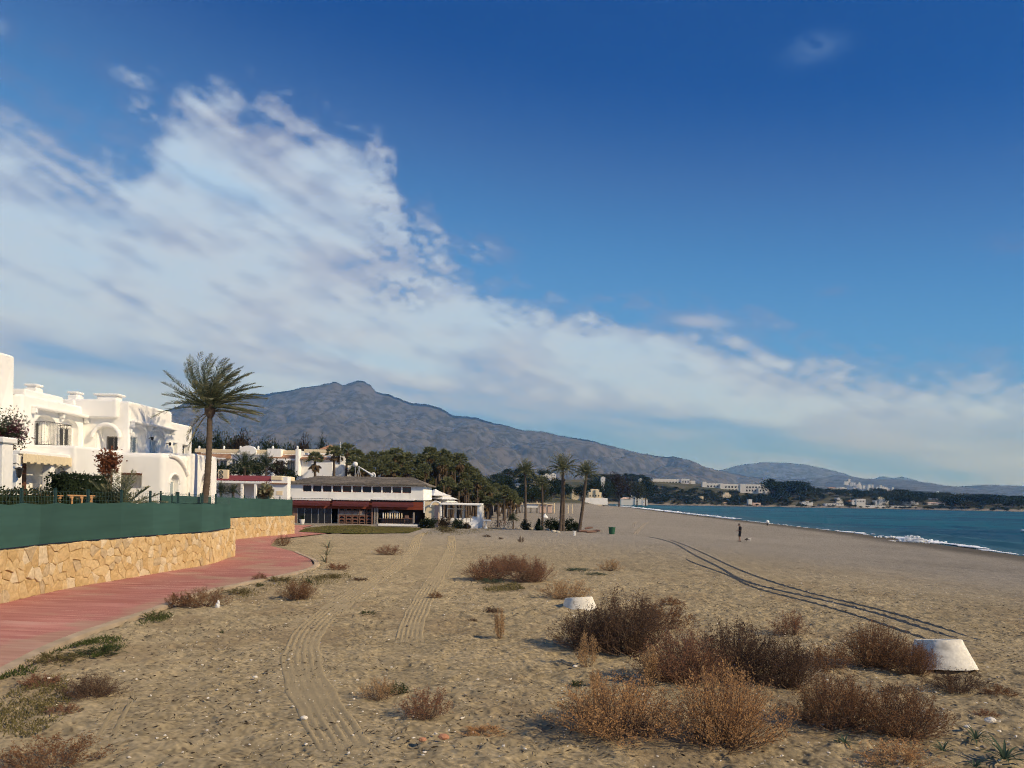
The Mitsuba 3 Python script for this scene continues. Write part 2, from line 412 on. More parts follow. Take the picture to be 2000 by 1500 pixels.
matte('mat_dark_cloth', (.013, .013, .017), 0.9, 0.1)
matte('mat_white_fur', (.70, .66, .60), 0.9, 0.1)
matte('mat_lawn', mikit.proc(lambda p, n, uv: mix(mi.Color3f(0.070, 0.085, 0.020), mi.Color3f(0.17, 0.145, 0.05), smoothstep(0.35, 0.7, fbm(p.x * 0.7, p.y * 0.7, 1.0, 4)))), 0.95, 0.05)
matte('mat_garden', (.075, .075, .035), 0.95, 0.05)


def hill_col(p, n, uv):
    a = fbm(p.x * 0.0035, p.y * 0.0035, p.z * 0.006, 5)
    b = fbm(p.x * 0.018, p.y * 0.018, p.z * 0.02, 4)
    rock = smoothstep(0.50, 0.68, a * 0.55 + b * 0.45 + 0.00008 * p.z)
    c = mix(mi.Color3f(0.044, 0.044, 0.036), mi.Color3f(0.080, 0.075, 0.062), smoothstep(0.3, 0.65, b))
    return mix(c, mi.Color3f(0.16, 0.142, 0.126), 0.34 * rock)


matte('mat_mountain', mikit.proc(hill_col), 0.95, 0.02)
matte('mat_far_hill', (.045, .050, .042), 0.95, 0.02)


def sea_col(p, n, uv):
    a = fbm(p.x * 0.012, p.y * 0.03, 5.0, 4)
    near = smoothstep(0.0, 26.0, p.x - 46 - 0.065 * p.y)
    c = mix(mi.Color3f(0.001, 0.040, 0.070), mi.Color3f(0.001, 0.084, 0.106), smoothstep(0.40, 0.60, 0.6 * a + 0.4 * fbm(p.x * 0.05, p.y * 0.22, 2.0, 3)))
    return mix(mi.Color3f(0.035, 0.085, 0.10), c, near)


def sea_h(p, n, uv):
    return 0.16 * fbm(p.x * 0.30 + 0.15 * p.y, p.y * 0.42, 1.0, 4) + 0.05 * noise(p.x * 1.6, p.y * 1.9, 6.0)


scene['mat_sea'] = {'type': 'twosided', 'bsdf': {'type': 'bumpmap', 'arbitrary': mikit.proc(sea_h, 0.1), 'scale': 1.0,
                    'bsdf': {'type': 'principled', 'base_color': mikit.proc(sea_col), 'roughness': 0.35, 'specular': 0.05}}}


# ------------------------------------------------------------------ the ground
SHORE = [(38, -300), (44, -40), (46.5, 10), (51.6, 74.5), (57.5, 118.7), (61.5, 177.7), (68, 280), (82.7, 478), (93, 690), (97, 790), (108, 880), (140, 930), (215, 928), (342, 975), (430, 985),
         (514, 970), (600, 905), (640, 890), (760, 890), (950, 850), (1500, 760), (2500, 700), (9000, 400)]
WATER = Polygon(SHORE + [(9000, -300)])
SHORE_LINE = LineString(SHORE)
shapely.prepare(WATER)


def inland(x, y):
    p = shapely.points(x, y)
    s = shapely.distance(SHORE_LINE, p)
    return np.where(shapely.contains(WATER, p), -s, s)


def land(x, y):
    L = np.interp(y, [-60, 25, 50, 90, 150, 300, 600, 900, 1500, 4000, 20000], [0, 0, -.3, -.7, -.9, -.4, 1.5, 3, 8, 25, 40])
    return L


def ground(x, y):
    x, y = np.asarray(x, float), np.asarray(y, float)
    s = inland(x, y)
    b = np.interp(s, [-200, -60, -12, 0, 12, 30, 80], [-4.5, -4.2, -2.5, -2.0, -1.55, -1.42, -1.3])
    t = ss(16, 42, s)
    z = b * (1 - t) + land(x, y) * t
    hill = 27 * np.exp(-((x - 235) / 200) ** 2 - ((y - 1190) / 130) ** 2) + 12 * np.exp(-((x - 560) / 220) ** 2 - ((y - 1250) / 150) ** 2) + 16 * np.exp(-((x - 60) / 130) ** 2 - ((y - 1100) / 200) ** 2)
    slope = 21 * np.exp(-((x - 15) / 50) ** 2 - ((y - 590) / 100) ** 2) * ss(22, 70, s)
    hill = hill + 7 * np.exp(-((x - 45) / 22) ** 2 - ((y - 420) / 60) ** 2)
    return z + hill * ss(14, 110, s) + slope


def G(px, py):
    """The point of the ground that the photograph shows at (px, py)."""
    d0 = P(px, py, 1.0) - [0, 0, EYE]
    d = np.geomspace(4, 1600, 900)
    pts = np.array([0, 0, EYE]) + d[:, None] * d0
    h = pts[:, 2] - ground(pts[:, 0], pts[:, 1])
    k = int(np.argmax(h < 0))
    if h[k] >= 0:
        raise ValueError(f'no ground at {px},{py}')
    a = h[k - 1] / (h[k - 1] - h[k])
    q = pts[k - 1] + a * (pts[k] - pts[k - 1])
    return np.array([q[0], q[1], float(ground(q[0], q[1]))])


WALL1 = [(-12.9, 6.0), (-12.75, 12.0)] + [tuple(G(*p)[:2]) for p in [(0, 1180), (60, 1166), (122, 1152), (245, 1131), (350, 1113), (416, 1101), (444, 1091)]]
WALL1 += [(-12.9, WALL1[-1][1] + 1.6), (-14.6, WALL1[-1][1] + 3.6), (-17.2, WALL1[-1][1] + 4.8)]
WALL2 = [(-17.6, 37.6), (-18.2, 44.0), (-18.6, 49.0), (-18.4, 55.0), (-17.75, 60.5)]
PATH_R = [(-7.2, 4.0), (-7.5, 8.0)] + [tuple(G(*p)[:2]) for p in [(0, 1310), (110, 1255), (260, 1203), (400, 1156), (500, 1134), (560, 1122), (612, 1106), (606, 1092), (575, 1078), (528, 1066), (540, 1053), (610, 1045), (650, 1040), (605, 1036), (590, 1031), (612, 1026)]]
PATH_L = WALL1[:10] + WALL2 + [(-23, 70), (-25, 84)]
PATH_POLY = Polygon([tuple(np.array(p) - ([.2, 0])) for p in PATH_L] + PATH_R[::-1]).buffer(0)

TRACKS = {}
for name, pts, w in [
        ('left', [(740, 1540), (690, 1480), (640, 1405), (603, 1340), (588, 1280), (603, 1235), (650, 1190), (712, 1145), (768, 1110), (803, 1080), (812, 1058), (832, 1040)], 0.34),
        ('right', [(802, 1272), (800, 1240), (812, 1200), (832, 1160), (860, 1115), (876, 1085), (882, 1060), (880, 1045)], 0.28),
        ('sea_a', [(1250, 1046), (1300, 1056), (1360, 1086), (1420, 1117), (1500, 1148), (1600, 1171), (1700, 1195), (1800, 1226), (1900, 1256), (2030, 1296)], 0.12),
        ('sea_b', [(1300, 1052), (1350, 1070), (1400, 1093), (1500, 1134), (1600, 1163), (1720, 1192), (1850, 1230), (2030, 1285)], 0.10),
        ('sea_c', [(1340, 1087), (1390, 1112), (1440, 1132), (1480, 1150), (1580, 1176), (1680, 1205), (1800, 1245), (1950, 1290), (2050, 1318)], 0.09),
        ('far', [(1265, 1020), (1252, 1030), (1240, 1044)], 0.5), ('far2', [(1240, 1020), (1236, 1032)], 0.4),
        ('foot', [(255, 1330), (232, 1390), (205, 1440), (185, 1500)], 0.12)]:
    TRACKS[name] = (spline(np.array([G(*p)[:2] for p in pts]), 0.12), w)


def bar(a, b, step):
    return list(np.arange(a, b, step))


def geo(a, b, s0, k):
    out, s = [], s0
    while a < b:
        out.append(a)
        a += s
        s *= k
    return out


gx = sorted([-v for v in geo(14, 12000, 0.2, 1.10)] + bar(-14, 14, 0.095) + geo(14, 110, 0.11, 1.012) + geo(110, 900, 2.5, 1.03) + geo(905, 13000, 30, 1.25))
gy = sorted([-v for v in geo(0, 250, 2, 1.3)][1:] + bar(0, 5.5, 0.5) + bar(5.5, 20, 0.085) + geo(20, 400, 0.09, 1.016) + geo(400, 1250, 7, 1.006) + geo(1255, 16500, 40, 1.15))
GX, GY = np.meshgrid(gx, gy)
gx_, gy_ = GX.ravel(), GY.ravel()
gz = ground(gx_, gy_)
fine = np.flatnonzero((gy_ > 0) & (gy_ < 95) & (np.abs(gx_) < 70) & (inland(gx_, gy_) > 3))
q3 = np.stack([gx_[fine], gy_[fine], 0 * fine], 1)
amp = np.interp(gy_[fine], [0, 22, 45, 95], [1, 1, .7, .25])
n1 = meshkit.fbm(q3 * 1.6, 3, 5) - .5
n2 = meshkit.fbm(q3 * 4.3, 3, 6)
n3 = meshkit.noise(q3 * 0.45, 8) - .5
n4 = meshkit.noise(q3 * 5.5, 19) - .5
n5 = np.abs(meshkit.noise(q3 * 3.3 + 40, 21) * 2 - 1)
micro = 0.10 * n1 + 0.11 * (np.abs(n2 - .5) * 2 - .3) + 0.09 * n3 + .06 * n4 - .05 * ss(.35, .0, n5)
pf = shapely.points(gx_[fine], gy_[fine])
inpath = shapely.contains(PATH_POLY.buffer(0.25), pf)
keep = np.ones(len(fine))
for tr, w in TRACKS.values():
    keep = np.minimum(keep, ss(w + .02, w + .3, shapely.distance(LineString(tr), pf)))
gz[fine] += np.where(inpath, -0.07, .66 * amp * micro * keep - 0.004 * (1 - keep))
ny, nx = GX.shape
i, j = np.meshgrid(np.arange(ny - 1), np.arange(nx - 1), indexing='ij')
a = (i * nx + j).ravel()
gf = np.vstack([np.stack([a, a + 1, a + nx + 1], 1), np.stack([a, a + nx + 1, a + nx], 1)])
gm = tm(np.stack([gx_, gy_, gz], 1), gf)
# under the open sea and the far country the sheet needs few triangles
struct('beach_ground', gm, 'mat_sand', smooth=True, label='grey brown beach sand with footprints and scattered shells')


# ------------------------------------------------------------------ the sea
sx = sorted(geo(30, 300, 0.9, 1.006) + geo(301, 1000, 4, 1.02) + geo(1020, 12500, 40, 1.2))
sy = sorted([-v for v in geo(0, 240, 3, 1.2)][1:] + bar(0, 40, 2.0) + geo(40, 330, 0.9, 1.004) + geo(331, 1000, 3, 1.012) + geo(1000, 1020, 8, 1))
SX, SY = np.meshgrid(sx, sy)
X_, Y_ = SX.ravel(), SY.ravel()
s_ = -inland(X_, Y_)
dd = np.hypot(X_, Y_)
wa = np.interp(dd, [0, 150, 500, 1000], [1, 1, .5, .2]) * np.interp(s_, [0, 6, 30], [.15, .6, 1])
qq = np.stack([X_ * .16 + Y_ * .05, Y_ * .09, 0 * X_], 1)
wz = 0.55 * (meshkit.fbm(qq, 3, 2) - .5) + 0.25 * (meshkit.fbm(np.stack([X_ * .45, Y_ * .5, 0 * X_], 1), 2, 9) - .5)
wz = wz + 0.10 * np.sin(s_ * 0.55 + 2 * meshkit.noise(np.stack([X_ * .03, Y_ * .03, 0 * X_], 1), 4))
# the breakers near the shore: a low crest that rises and breaks in places
crest = np.exp(-((s_ - 7 - 3 * meshkit.noise(np.stack([0 * X_, Y_ * .02, 0 * X_], 1), 6)) / 1.6) ** 2) * ss(0.35, 0.7, meshkit.noise(np.stack([0 * X_, Y_ * .035, 0 * X_], 1), 14)) * .55
SZ = -2.0 + wz * wa + crest * (s_ > 0)
ny, nx = SX.shape
i, j = np.meshgrid(np.arange(ny - 1), np.arange(nx - 1), indexing='ij')
a = (i * nx + j).ravel()
sf = np.vstack([np.stack([a, a + 1, a + nx + 1], 1), np.stack([a, a + nx + 1, a + nx], 1)])
sf = sf[(s_[sf] > -8).any(1)]
used = np.unique(sf)
remap = np.full(len(X_), -1)
remap[used] = np.arange(len(used))
struct('sea', tm(np.stack([X_, Y_, SZ], 1)[used], remap[sf]), 'mat_sea', smooth=True, label='choppy teal sea in the bay')


def foam_band(s0, s1, y0, y1, seed, n, lift=0.08, lump=0.12, thick=None):
    """Patches of lumpy foam lying along the shoreline between two arc lengths, from s0 to s1 metres out to sea."""
    rg = np.random.default_rng(seed)
    out = []
    L0, L1 = (SHORE_LINE.project(shapely.Point(np.interp(y, [p[1] for p in SHORE[:10]], [p[0] for p in SHORE[:10]]), y)) for y in (y0, y1))
    for k in range(n):
        t = rg.uniform(L0, L1)
        p, q = SHORE_LINE.interpolate(t), SHORE_LINE.interpolate(t + .5)
        tx, ty = (q.x - p.x) * 2, (q.y - p.y) * 2
        off = rg.uniform(s0, s1)
        r = rg.uniform(.35, 1.0) * (thick or 1)
        c = np.array([p.x + ty * off, p.y - tx * off, -1.98 + lift + rg.uniform(0, lump)])
        m = blob((0, 0, 0), (r * .55, r * rg.uniform(1.2, 2.6), lump * rg.uniform(.5, 1.3) + .03), 1, .35, k + seed, 1.7)
        out.append(tm(m.vertices + c, m.faces))
    return out


foam = foam_band(-.8, 2.2, 52, 72, 1, 110, .06, .10) + foam_band(1.0, 3.5, 58, 70, 2, 36, .08, .12) + foam_band(0, 1.6, 86, 110, 3, 50, .05, .08)
foam += foam_band(-.5, 1.2, 120, 132, 5, 12, .05, .05) + foam_band(-.5, 2.5, 215, 330, 6, 90, .06, .14, 1.4) + foam_band(-.5, 4, 330, 640, 7, 220, .06, .16, 2.6) + foam_band(-.3, .5, 74, 200, 8, 60, .02, .03, .7)
stuff('surf_foam', cat(foam), 'mat_foam', 'white foam of small waves along the waterline', 'foam')
rg = np.random.default_rng(31)
sp = []
for (px, py, wm, hm, n) in [(1757, 1051, 2.3, .95, 170), (1715, 1048, 2.2, .2, 30), (1785, 1050, 1.8, .3, 24)]:
    c0 = G(px, 1058 if px > 1740 else 1050)
    for k in range(n):
        u = rg.normal() * .38
        h = hm * math.exp(-u * u * 3.2) * rg.uniform(0, 1) ** .8
        r = rg.uniform(.03, .15) * (1 - .5 * h)
        c = np.array([c0[0] + 1.8 + u * wm, c0[1] - .6 * u * wm + rg.normal() * .3, -1.9 + h])
        sp.append(blob(c, (r * 1.4, r, r * 1.1), 1, .3, k))
stuff('breaking_wave', cat(sp), 'mat_foam', 'white splash of the wave breaking on the shore right of the person', 'wave')


# ------------------------------------------------------------------ the mountains
def ridge_mesh(pts, y0, ynear, yback, nx, ny, carve, seed, zlow=-3.0, pw=1.25):
    """Hills whose crest runs at distance y0 through the given skyline and falls in spurs and gullies towards the coast."""
    a = np.array([P(px, py, y0)[[0, 2]] for px, py in pts])
    x = np.linspace(a[0, 0], a[-1, 0], nx)
    H = np.interp(x, a[:, 0], a[:, 1])
    H = H + np.minimum(8, H * .02) * (meshkit.fbm(np.stack([x * .02, 0 * x, 0 * x], 1), 4, seed) - .5) * 2
    ys = np.r_[np.linspace(ynear, y0, ny), np.linspace(y0, yback, max(6, ny // 8))[1:]]
    XX, YY = np.meshgrid(x, ys)
    t = np.where(YY < y0, (y0 - YY) / (y0 - ynear), (YY - y0) / (yback - y0))
    w = 900 * (meshkit.fbm(np.stack([XX / 2600, YY / 2600, 0 * XX], -1), 3, seed + 1) - .5)
    xr = XX + w * t
    Hs = np.interp(xr, x, H)
    u = (XX + 0.55 * (y0 - YY) + 0.6 * w) / 620
    cx, cy = (XX + .45 * (y0 - YY) + 1.1 * w) / 980, (YY - .2 * XX) / 3400
    r1, fr, am = 0, 1.0, 0.0
    for o in range(5):
        nn_ = np.abs(2 * meshkit.noise(np.stack([cx * fr + 13 * o, cy * fr * (1 if o < 2 else 1.5), 0 * cx], -1), seed + 2 + o) - 1)
        r1 = r1 + nn_ ** .55 * .46 ** o
        am += .46 ** o
        fr *= 2.05
    r1 = r1 / am * 1.55
    n2 = meshkit.fbm(np.stack([(XX - .35 * (y0 - YY)) / 240, YY / 700, 0 * u], -1), 4, seed + 4)
    r2 = np.abs(2 * n2 - 1) * 1.6
    base = Hs * (1 - t) ** pw
    env = np.sqrt(np.clip(t * 3.0, 0, 1)) * (1 - t) ** .6
    Z = base - carve * H.max() * env * (np.clip(1 - r1, -.1, 1) * 1.0 + np.clip(1 - r2, 0, 1) * .10) * np.clip(Hs / H.max() * 1.4, 0, 1)
    Z = np.maximum(Z + 3 * (n2 - .5), 0) + zlow * (t > .995)
    k, l = YY.shape
    i, j = np.meshgrid(np.arange(k - 1), np.arange(l - 1), indexing='ij')
    q = (i * l + j).ravel()
    return tm(np.stack([XX.ravel(), YY.ravel(), Z.ravel()], 1), np.vstack([np.stack([q, q + 1, q + l + 1], 1), np.stack([q, q + l + 1, q + l], 1)]))


MAIN = [(-60, 960), (60, 900), (180, 850), (280, 815), (340, 796), (370, 785), (420, 775), (470, 772), (510, 770), (550, 765), (590, 757), (625, 752), (648, 747), (655, 746), (668, 752), (676, 752), (685, 747),
        (700, 744), (712, 745), (722, 751), (735, 765), (760, 771), (800, 786), (830, 789), (860, 797), (885, 811), (930, 815), (960, 825), (1000, 834), (1020, 840), (1070, 844), (1090, 851), (1120, 855), (1150, 859),
        (1180, 868), (1250, 885), (1300, 893), (1312, 891), (1350, 900), (1380, 913), (1420, 922), (1500, 938), (1600, 958), (1700, 978)]
struct('mountain', ridge_mesh(MAIN, 8000, 3400, 10500, 680, 260, .72, 3), 'mat_mountain', smooth=True, label='grey scrub covered mountain with a rounded peak behind the town')
struct('far_mountain', ridge_mesh([(1300, 962), (1380, 925), (1420, 915), (1445, 908), (1490, 903), (1540, 904), (1575, 908), (1610, 915), (1650, 925), (1690, 940), (1740, 960)], 13500, 10800, 15500, 260, 60, .22, 13), 'mat_mountain', smooth=True, label='hazy blue mountain right of the main slope')
struct('far_hills', ridge_mesh([(1250, 972), (1340, 944), (1400, 934), (1470, 932), (1550, 936), (1600, 934), (1635, 928), (1665, 931), (1690, 935), (1740, 936), (1770, 938), (1800, 941), (1850, 951), (1890, 949), (1930, 947), (2000, 949), (2100, 940), (2300, 945)], 9200, 5200, 11000, 420, 90, .25, 23), 'mat_mountain', smooth=True, label='low blue hills along the horizon behind the bay')
struct('distant_peaks', ridge_mesh([(1640, 965), (1700, 937), (1722, 930), (1745, 934), (1762, 931), (1790, 938), (1840, 960)], 15500, 14000, 16300, 120, 24, .2, 33), 'mat_mountain', smooth=True, label='two faint distant peaks above the low hills')


# ------------------------------------------------------------------ promenade path, kerb, tracks in the sand
def resample(pts, n):
    p = np.asarray(pts, float)
    s = np.r_[0, np.cumsum(np.linalg.norm(np.diff(p, axis=0), axis=1))]
    return np.stack([np.interp(np.linspace(0, s[-1], n), s, p[:, k]) for k in (0, 1)], 1)


def match(left, right, n):
    """Pairs of points across the path: the right edge evenly, the left edge at the same distance ahead."""
    ly = np.maximum.accumulate(left[:, 1] + np.arange(len(left)) * 1e-6)
    return np.stack([np.interp(right[:, 1], ly, left[:, 0]), right[:, 1]], 1)


Lp = np.array(PATH_L, float)
rows = np.r_[np.arange(4, 40, .25), np.arange(40, 62, .4)]
R_ = np.array(PATH_R, float)
order = [0]
for k in range(1, len(R_)):
    if R_[k, 1] > R_[order[-1], 1] + .05:
        order.append(k)
Rm = R_[order]
Rs = CubicSpline(Rm[:, 1], Rm[:, 0]) if False else (lambda y: np.interp(y, Rm[:, 1], Rm[:, 0]))
PATH_SHAPE = PATH_POLY.buffer(.3).buffer(-.3)
tri = trimesh.creation.triangulate_polygon(PATH_SHAPE.segmentize(0.6), engine='earcut')
pv, pfaces = np.array(tri[0]), np.array(tri[1])
pmesh = trimesh.Trimesh(np.c_[pv, 0 * pv[:, 0]], pfaces, process=False)
for _ in range(3):
    pmesh = pmesh.subdivide_to_size(1.2) if len(pmesh.faces) < 20000 else pmesh
pv = np.array(pmesh.vertices)
pv[:, 2] = ground(pv[:, 0], pv[:, 1]) + 0.012
if pmesh.face_normals[:, 2].mean() < 0:
    pmesh.faces = pmesh.faces[:, ::-1]
uvp = np.stack([pv[:, 0] + 12.6, pv[:, 1] + 0.10 * pv[:, 0]], 1)
struct('promenade_path', tm(pv, pmesh.faces), 'mat_path', smooth=True, uv=uvp, label='red stamped concrete path along the stone wall')
ke = spline(np.array(PATH_R[1:11]), 0.4)
nrm = np.gradient(ke, axis=0)
nrm = np.stack([nrm[:, 1], -nrm[:, 0]], 1) / np.linalg.norm(nrm, axis=1, keepdims=True)
prof = [(-.04, .0), (-.03, .035), (.0, .042), (.12, .04), (.17, .03), (.2, -.05)]
kv, kf = [], []
for k, (p, q) in enumerate(zip(ke, nrm)):
    z = float(ground(*p))
    kv += [(p[0] + q[0] * o, p[1] + q[1] * o, z + h) for o, h in prof]
w = len(prof)
for k in range(len(ke) - 1):
    for l in range(w - 1):
        a = k * w + l
        kf += [(a, a + 1, a + w + 1), (a, a + w + 1, a + w)]
struct('path_edging', tm(kv, kf), 'mat_kerb', smooth=40, label='pale concrete strip along the sand side of the red path')


def ribbon(line, width, prof, lug=0.0, seed=0, fade=1.5):
    """A strip of pressed sand: prof gives heights across it, lug a wavy tread along it."""
    d = np.gradient(line, axis=0)
    d /= np.linalg.norm(d, axis=1, keepdims=True)
    nn = np.stack([d[:, 1], -d[:, 0]], 1)
    s = np.r_[0, np.cumsum(np.linalg.norm(np.diff(line, axis=0), axis=1))]
    u = np.linspace(-1, 1, len(prof))
    wob = 1 + .18 * (meshkit.noise(np.stack([s * 1.3, s * 0, s * 0], 1), seed) - .5)
    XY = line[:, None] + nn[:, None] * (u[None, :, None] * width * wob[:, None, None])
    z = ground(XY[..., 0].ravel(), XY[..., 1].ravel()).reshape(XY.shape[:2])
    q = np.concatenate([XY * 7, 0 * XY[..., :1]], -1)
    k = meshkit.fbm(q, 3, seed + 2)
    f = np.clip(np.minimum(s, s[-1] - s) / fade, 0, 1)[:, None]
    pres = ss(.36, .58, meshkit.fbm(q * [.16, .16, 1], 2, seed + 5)) if width > .25 else 1.0
    p_ = np.asarray(prof)[None]
    h = np.where(p_ > -.02, p_ * (.25 + .75 * pres), p_) * (.55 + .9 * k) + lug * np.sin(s[:, None] * 2 * math.pi / .16 + 3 * u[None] ** 2) * (1 - u[None] ** 4) + .012 * (k - .5)
    z = z + h * f - .02 * (1 - f)
    edge = (np.abs(u) > .985)[None] & np.ones_like(z, bool)
    z[edge] -= .0
    n, m = z.shape
    i, j = np.meshgrid(np.arange(n - 1), np.arange(m - 1), indexing='ij')
    a = (i * m + j).ravel()
    return tm(np.concatenate([XY, z[..., None]], -1).reshape(-1, 3), np.vstack([np.stack([a, a + 1, a + m + 1], 1), np.stack([a, a + m + 1, a + m], 1)])[:, ::-1])


groove = np.r_[-.06, -.025, -.006, .010, .012, np.tile([-.003, -.008, .001, .011, .009], 5), .010, -.006, -.025, -.06]
struct('tyre_track', ribbon(TRACKS['left'][0], .37, groove, .002, 1), 'mat_track', smooth=30, label='left of two pale pressed tyre tracks winding through the sand')
struct('tyre_track_001', ribbon(TRACKS['right'][0], .32, groove, .002, 2), 'mat_track', smooth=30, label='right of two pale pressed tyre tracks winding through the sand')
berm = [-.04, .0, .05, .02, -.03, -.045, -.02, .015, .045, .0, -.04]
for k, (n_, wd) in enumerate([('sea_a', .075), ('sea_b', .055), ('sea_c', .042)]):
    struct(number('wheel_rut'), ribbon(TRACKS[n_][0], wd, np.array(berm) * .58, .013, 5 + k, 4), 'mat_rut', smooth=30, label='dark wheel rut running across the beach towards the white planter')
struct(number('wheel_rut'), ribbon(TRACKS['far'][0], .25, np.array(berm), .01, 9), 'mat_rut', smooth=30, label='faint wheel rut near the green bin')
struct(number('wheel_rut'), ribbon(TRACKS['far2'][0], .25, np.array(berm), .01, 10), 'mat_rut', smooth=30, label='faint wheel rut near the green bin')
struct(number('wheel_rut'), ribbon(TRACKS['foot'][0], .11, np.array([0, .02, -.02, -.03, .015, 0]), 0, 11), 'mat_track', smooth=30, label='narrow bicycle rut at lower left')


# ------------------------------------------------------------------ the stone walls and the screened fences
def wall_frame(poly):
    p = np.asarray(poly, float)
    s = np.r_[0, np.cumsum(np.linalg.norm(np.diff(p, axis=0), axis=1))]
    cs = CubicSpline(s, p)
    return (lambda t: cs(np.clip(t, 0, s[-1]))), (lambda t: (lambda d: np.stack([d[..., 1], -d[..., 0]], -1) / np.linalg.norm(d, axis=-1, keepdims=True))(cs(np.clip(t, 0, s[-1]), 1))), s[-1]


def stone_wall(name, label, poly, h0, h1, cw, ch, seed, own, thick=.42, s_from=0, s_to=None, drop=0.0):
    rg = np.random.default_rng(seed)
    pos, nor, L = wall_frame(poly)
    s_to = s_to or L
    w = thing(name, label, 'wall')
    H = lambda s: h0 + (h1 - h0) * s / L  # noqa: E731
    ss_ = np.linspace(0, L, int(L / .5))
    c, n = pos(ss_), nor(ss_)
    base = ground(c[:, 0], c[:, 1])
    ring = [(0.0, -.3, 0), (0.0, -.03, 1), (-thick, -.03, 1), (-thick, -.3, 0)]
    v = np.stack([np.c_[c + n * (o - .03), base + (H(ss_) + dz if top else dz)] for o, dz, top in ring], 1).reshape(-1, 3)
    f = []
    for k in range(len(ss_) - 1):
        for l in range(3):
            a = k * 4 + l
            f += [(a, a + 5, a + 1), (a, a + 4, a + 5)]
    for a, fl in ((0, 0), ((len(ss_) - 1) * 4, 1)):
        f += [(a, a + 1, a + 2), (a, a + 2, a + 3)] if not fl else [(a, a + 2, a + 1), (a, a + 3, a + 2)]
    part(w, 'core', tm(v, f), 'mat_mortar')
    # stones: cells of a jittered lattice, each cut smaller than its cell
    pts = []
    hm = max(h0, h1)
    nr = round(hm / ch)
    for r in range(nr):
        for q in range(int((s_to - s_from) / cw) + 1):
            if rg.uniform() > .16:
                pts.append((np.clip(s_from + (q + .5 * (r % 2) + rg.uniform(-.42, .42)) * cw, s_from + .05, s_to - .05), np.clip((r + .5 + rg.uniform(-.36, .36)) * hm / nr, .04, hm - .05)))
    pts = np.array(pts)
    pad = np.vstack([pts, pts * [1, -1], pts * [1, -1] + [0, 2 * hm], pts * [-1, 1] + [2 * s_from, 0], pts * [-1, 1] + [2 * s_to, 0]])
    vor = Voronoi(pad * [1, 1.0])
    made = []
    for k in range(len(pts)):
        if not (s_from <= pts[k, 0] <= s_to and 0 <= pts[k, 1] <= hm):
            continue
        reg = vor.regions[vor.point_region[k]]
        if -1 in reg or len(reg) < 3:
            continue
        pg = Polygon(vor.vertices[reg]).intersection(sbox(s_from, 0, s_to, H(pts[k, 0]) + rg.uniform(-.02, .025))).buffer(-rg.uniform(.004, .010))
        if pg.is_empty or pg.geom_type != 'Polygon' or pg.area < .008:
            continue
        pg = pg.simplify(.01).segmentize(.22)
        o = np.array(pg.exterior.coords)[:-1]
        if not pg.exterior.is_ccw:
            o = o[::-1]
        ctr = o.mean(0)
        o = o + rg.normal(size=o.shape) * .008
        t0 = rg.uniform(.008, .032)
        tilt = rg.normal(size=2) * .05
        inset = ctr + (o - ctr) * (1 - .018 / (np.linalg.norm(o - ctr, axis=1, keepdims=True) + 1e-6))
        layers = [(o, np.full(len(o), -.05)), (o, np.full(len(o), t0 * .55)), (inset, t0 + (inset - ctr) @ tilt + rg.normal(size=len(o)) * .004)]
        V, m_ = [], len(o)
        for lo, nn in layers + [(ctr[None], np.array([t0 + .008]))]:
            cc, nv = pos(lo[:, 0]), nor(lo[:, 0])
            gz_ = ground(cc[:, 0], cc[:, 1])
            V.append(np.c_[cc + nv * nn[:, None], gz_ + lo[:, 1]])
        V = np.vstack(V)
        i = np.arange(m_)
        i1 = (i + 1) % m_
        fc = np.vstack([np.stack([i, i1, i1 + m_], 1), np.stack([i, i1 + m_, i + m_], 1), np.stack([i + m_, i1 + m_, i1 + 2 * m_], 1), np.stack([i + m_, i1 + 2 * m_, i + 2 * m_], 1), np.stack([i + 2 * m_, i1 + 2 * m_, i * 0 + 3 * m_], 1)])
        made.append((pg.area - (10 if not 10.8 < ctr[0] < L - 4.2 else 0), tm(V, fc), int(rg.choice(4, p=[.45, .25, .18, .12]))))
    if own:
        made.sort(key=lambda q: -q[0])
        for _, m_, c_ in made[:300]:
            part(w, 'stone', m_, f'mat_stone_{c_}')
        made = made[300:]
    for c_ in range(4):
        rest = [m_ for _, m_, k in made if k == c_]
        if rest:
            part(w, 'small_stone', cat(rest), f'mat_stone_{c_}', stuff=True)
    return w


stone_wall('stone_wall', 'low curved wall of honey coloured stones along the red path in the foreground', WALL1, 1.33, 1.27, .27, .29, 5, True, s_from=8.5)
stone_wall('stone_wall', 'farther low stone wall past the bend of the red path, next to the restaurant', WALL2, 1.42, 1.5, .36, .28, 6, True)


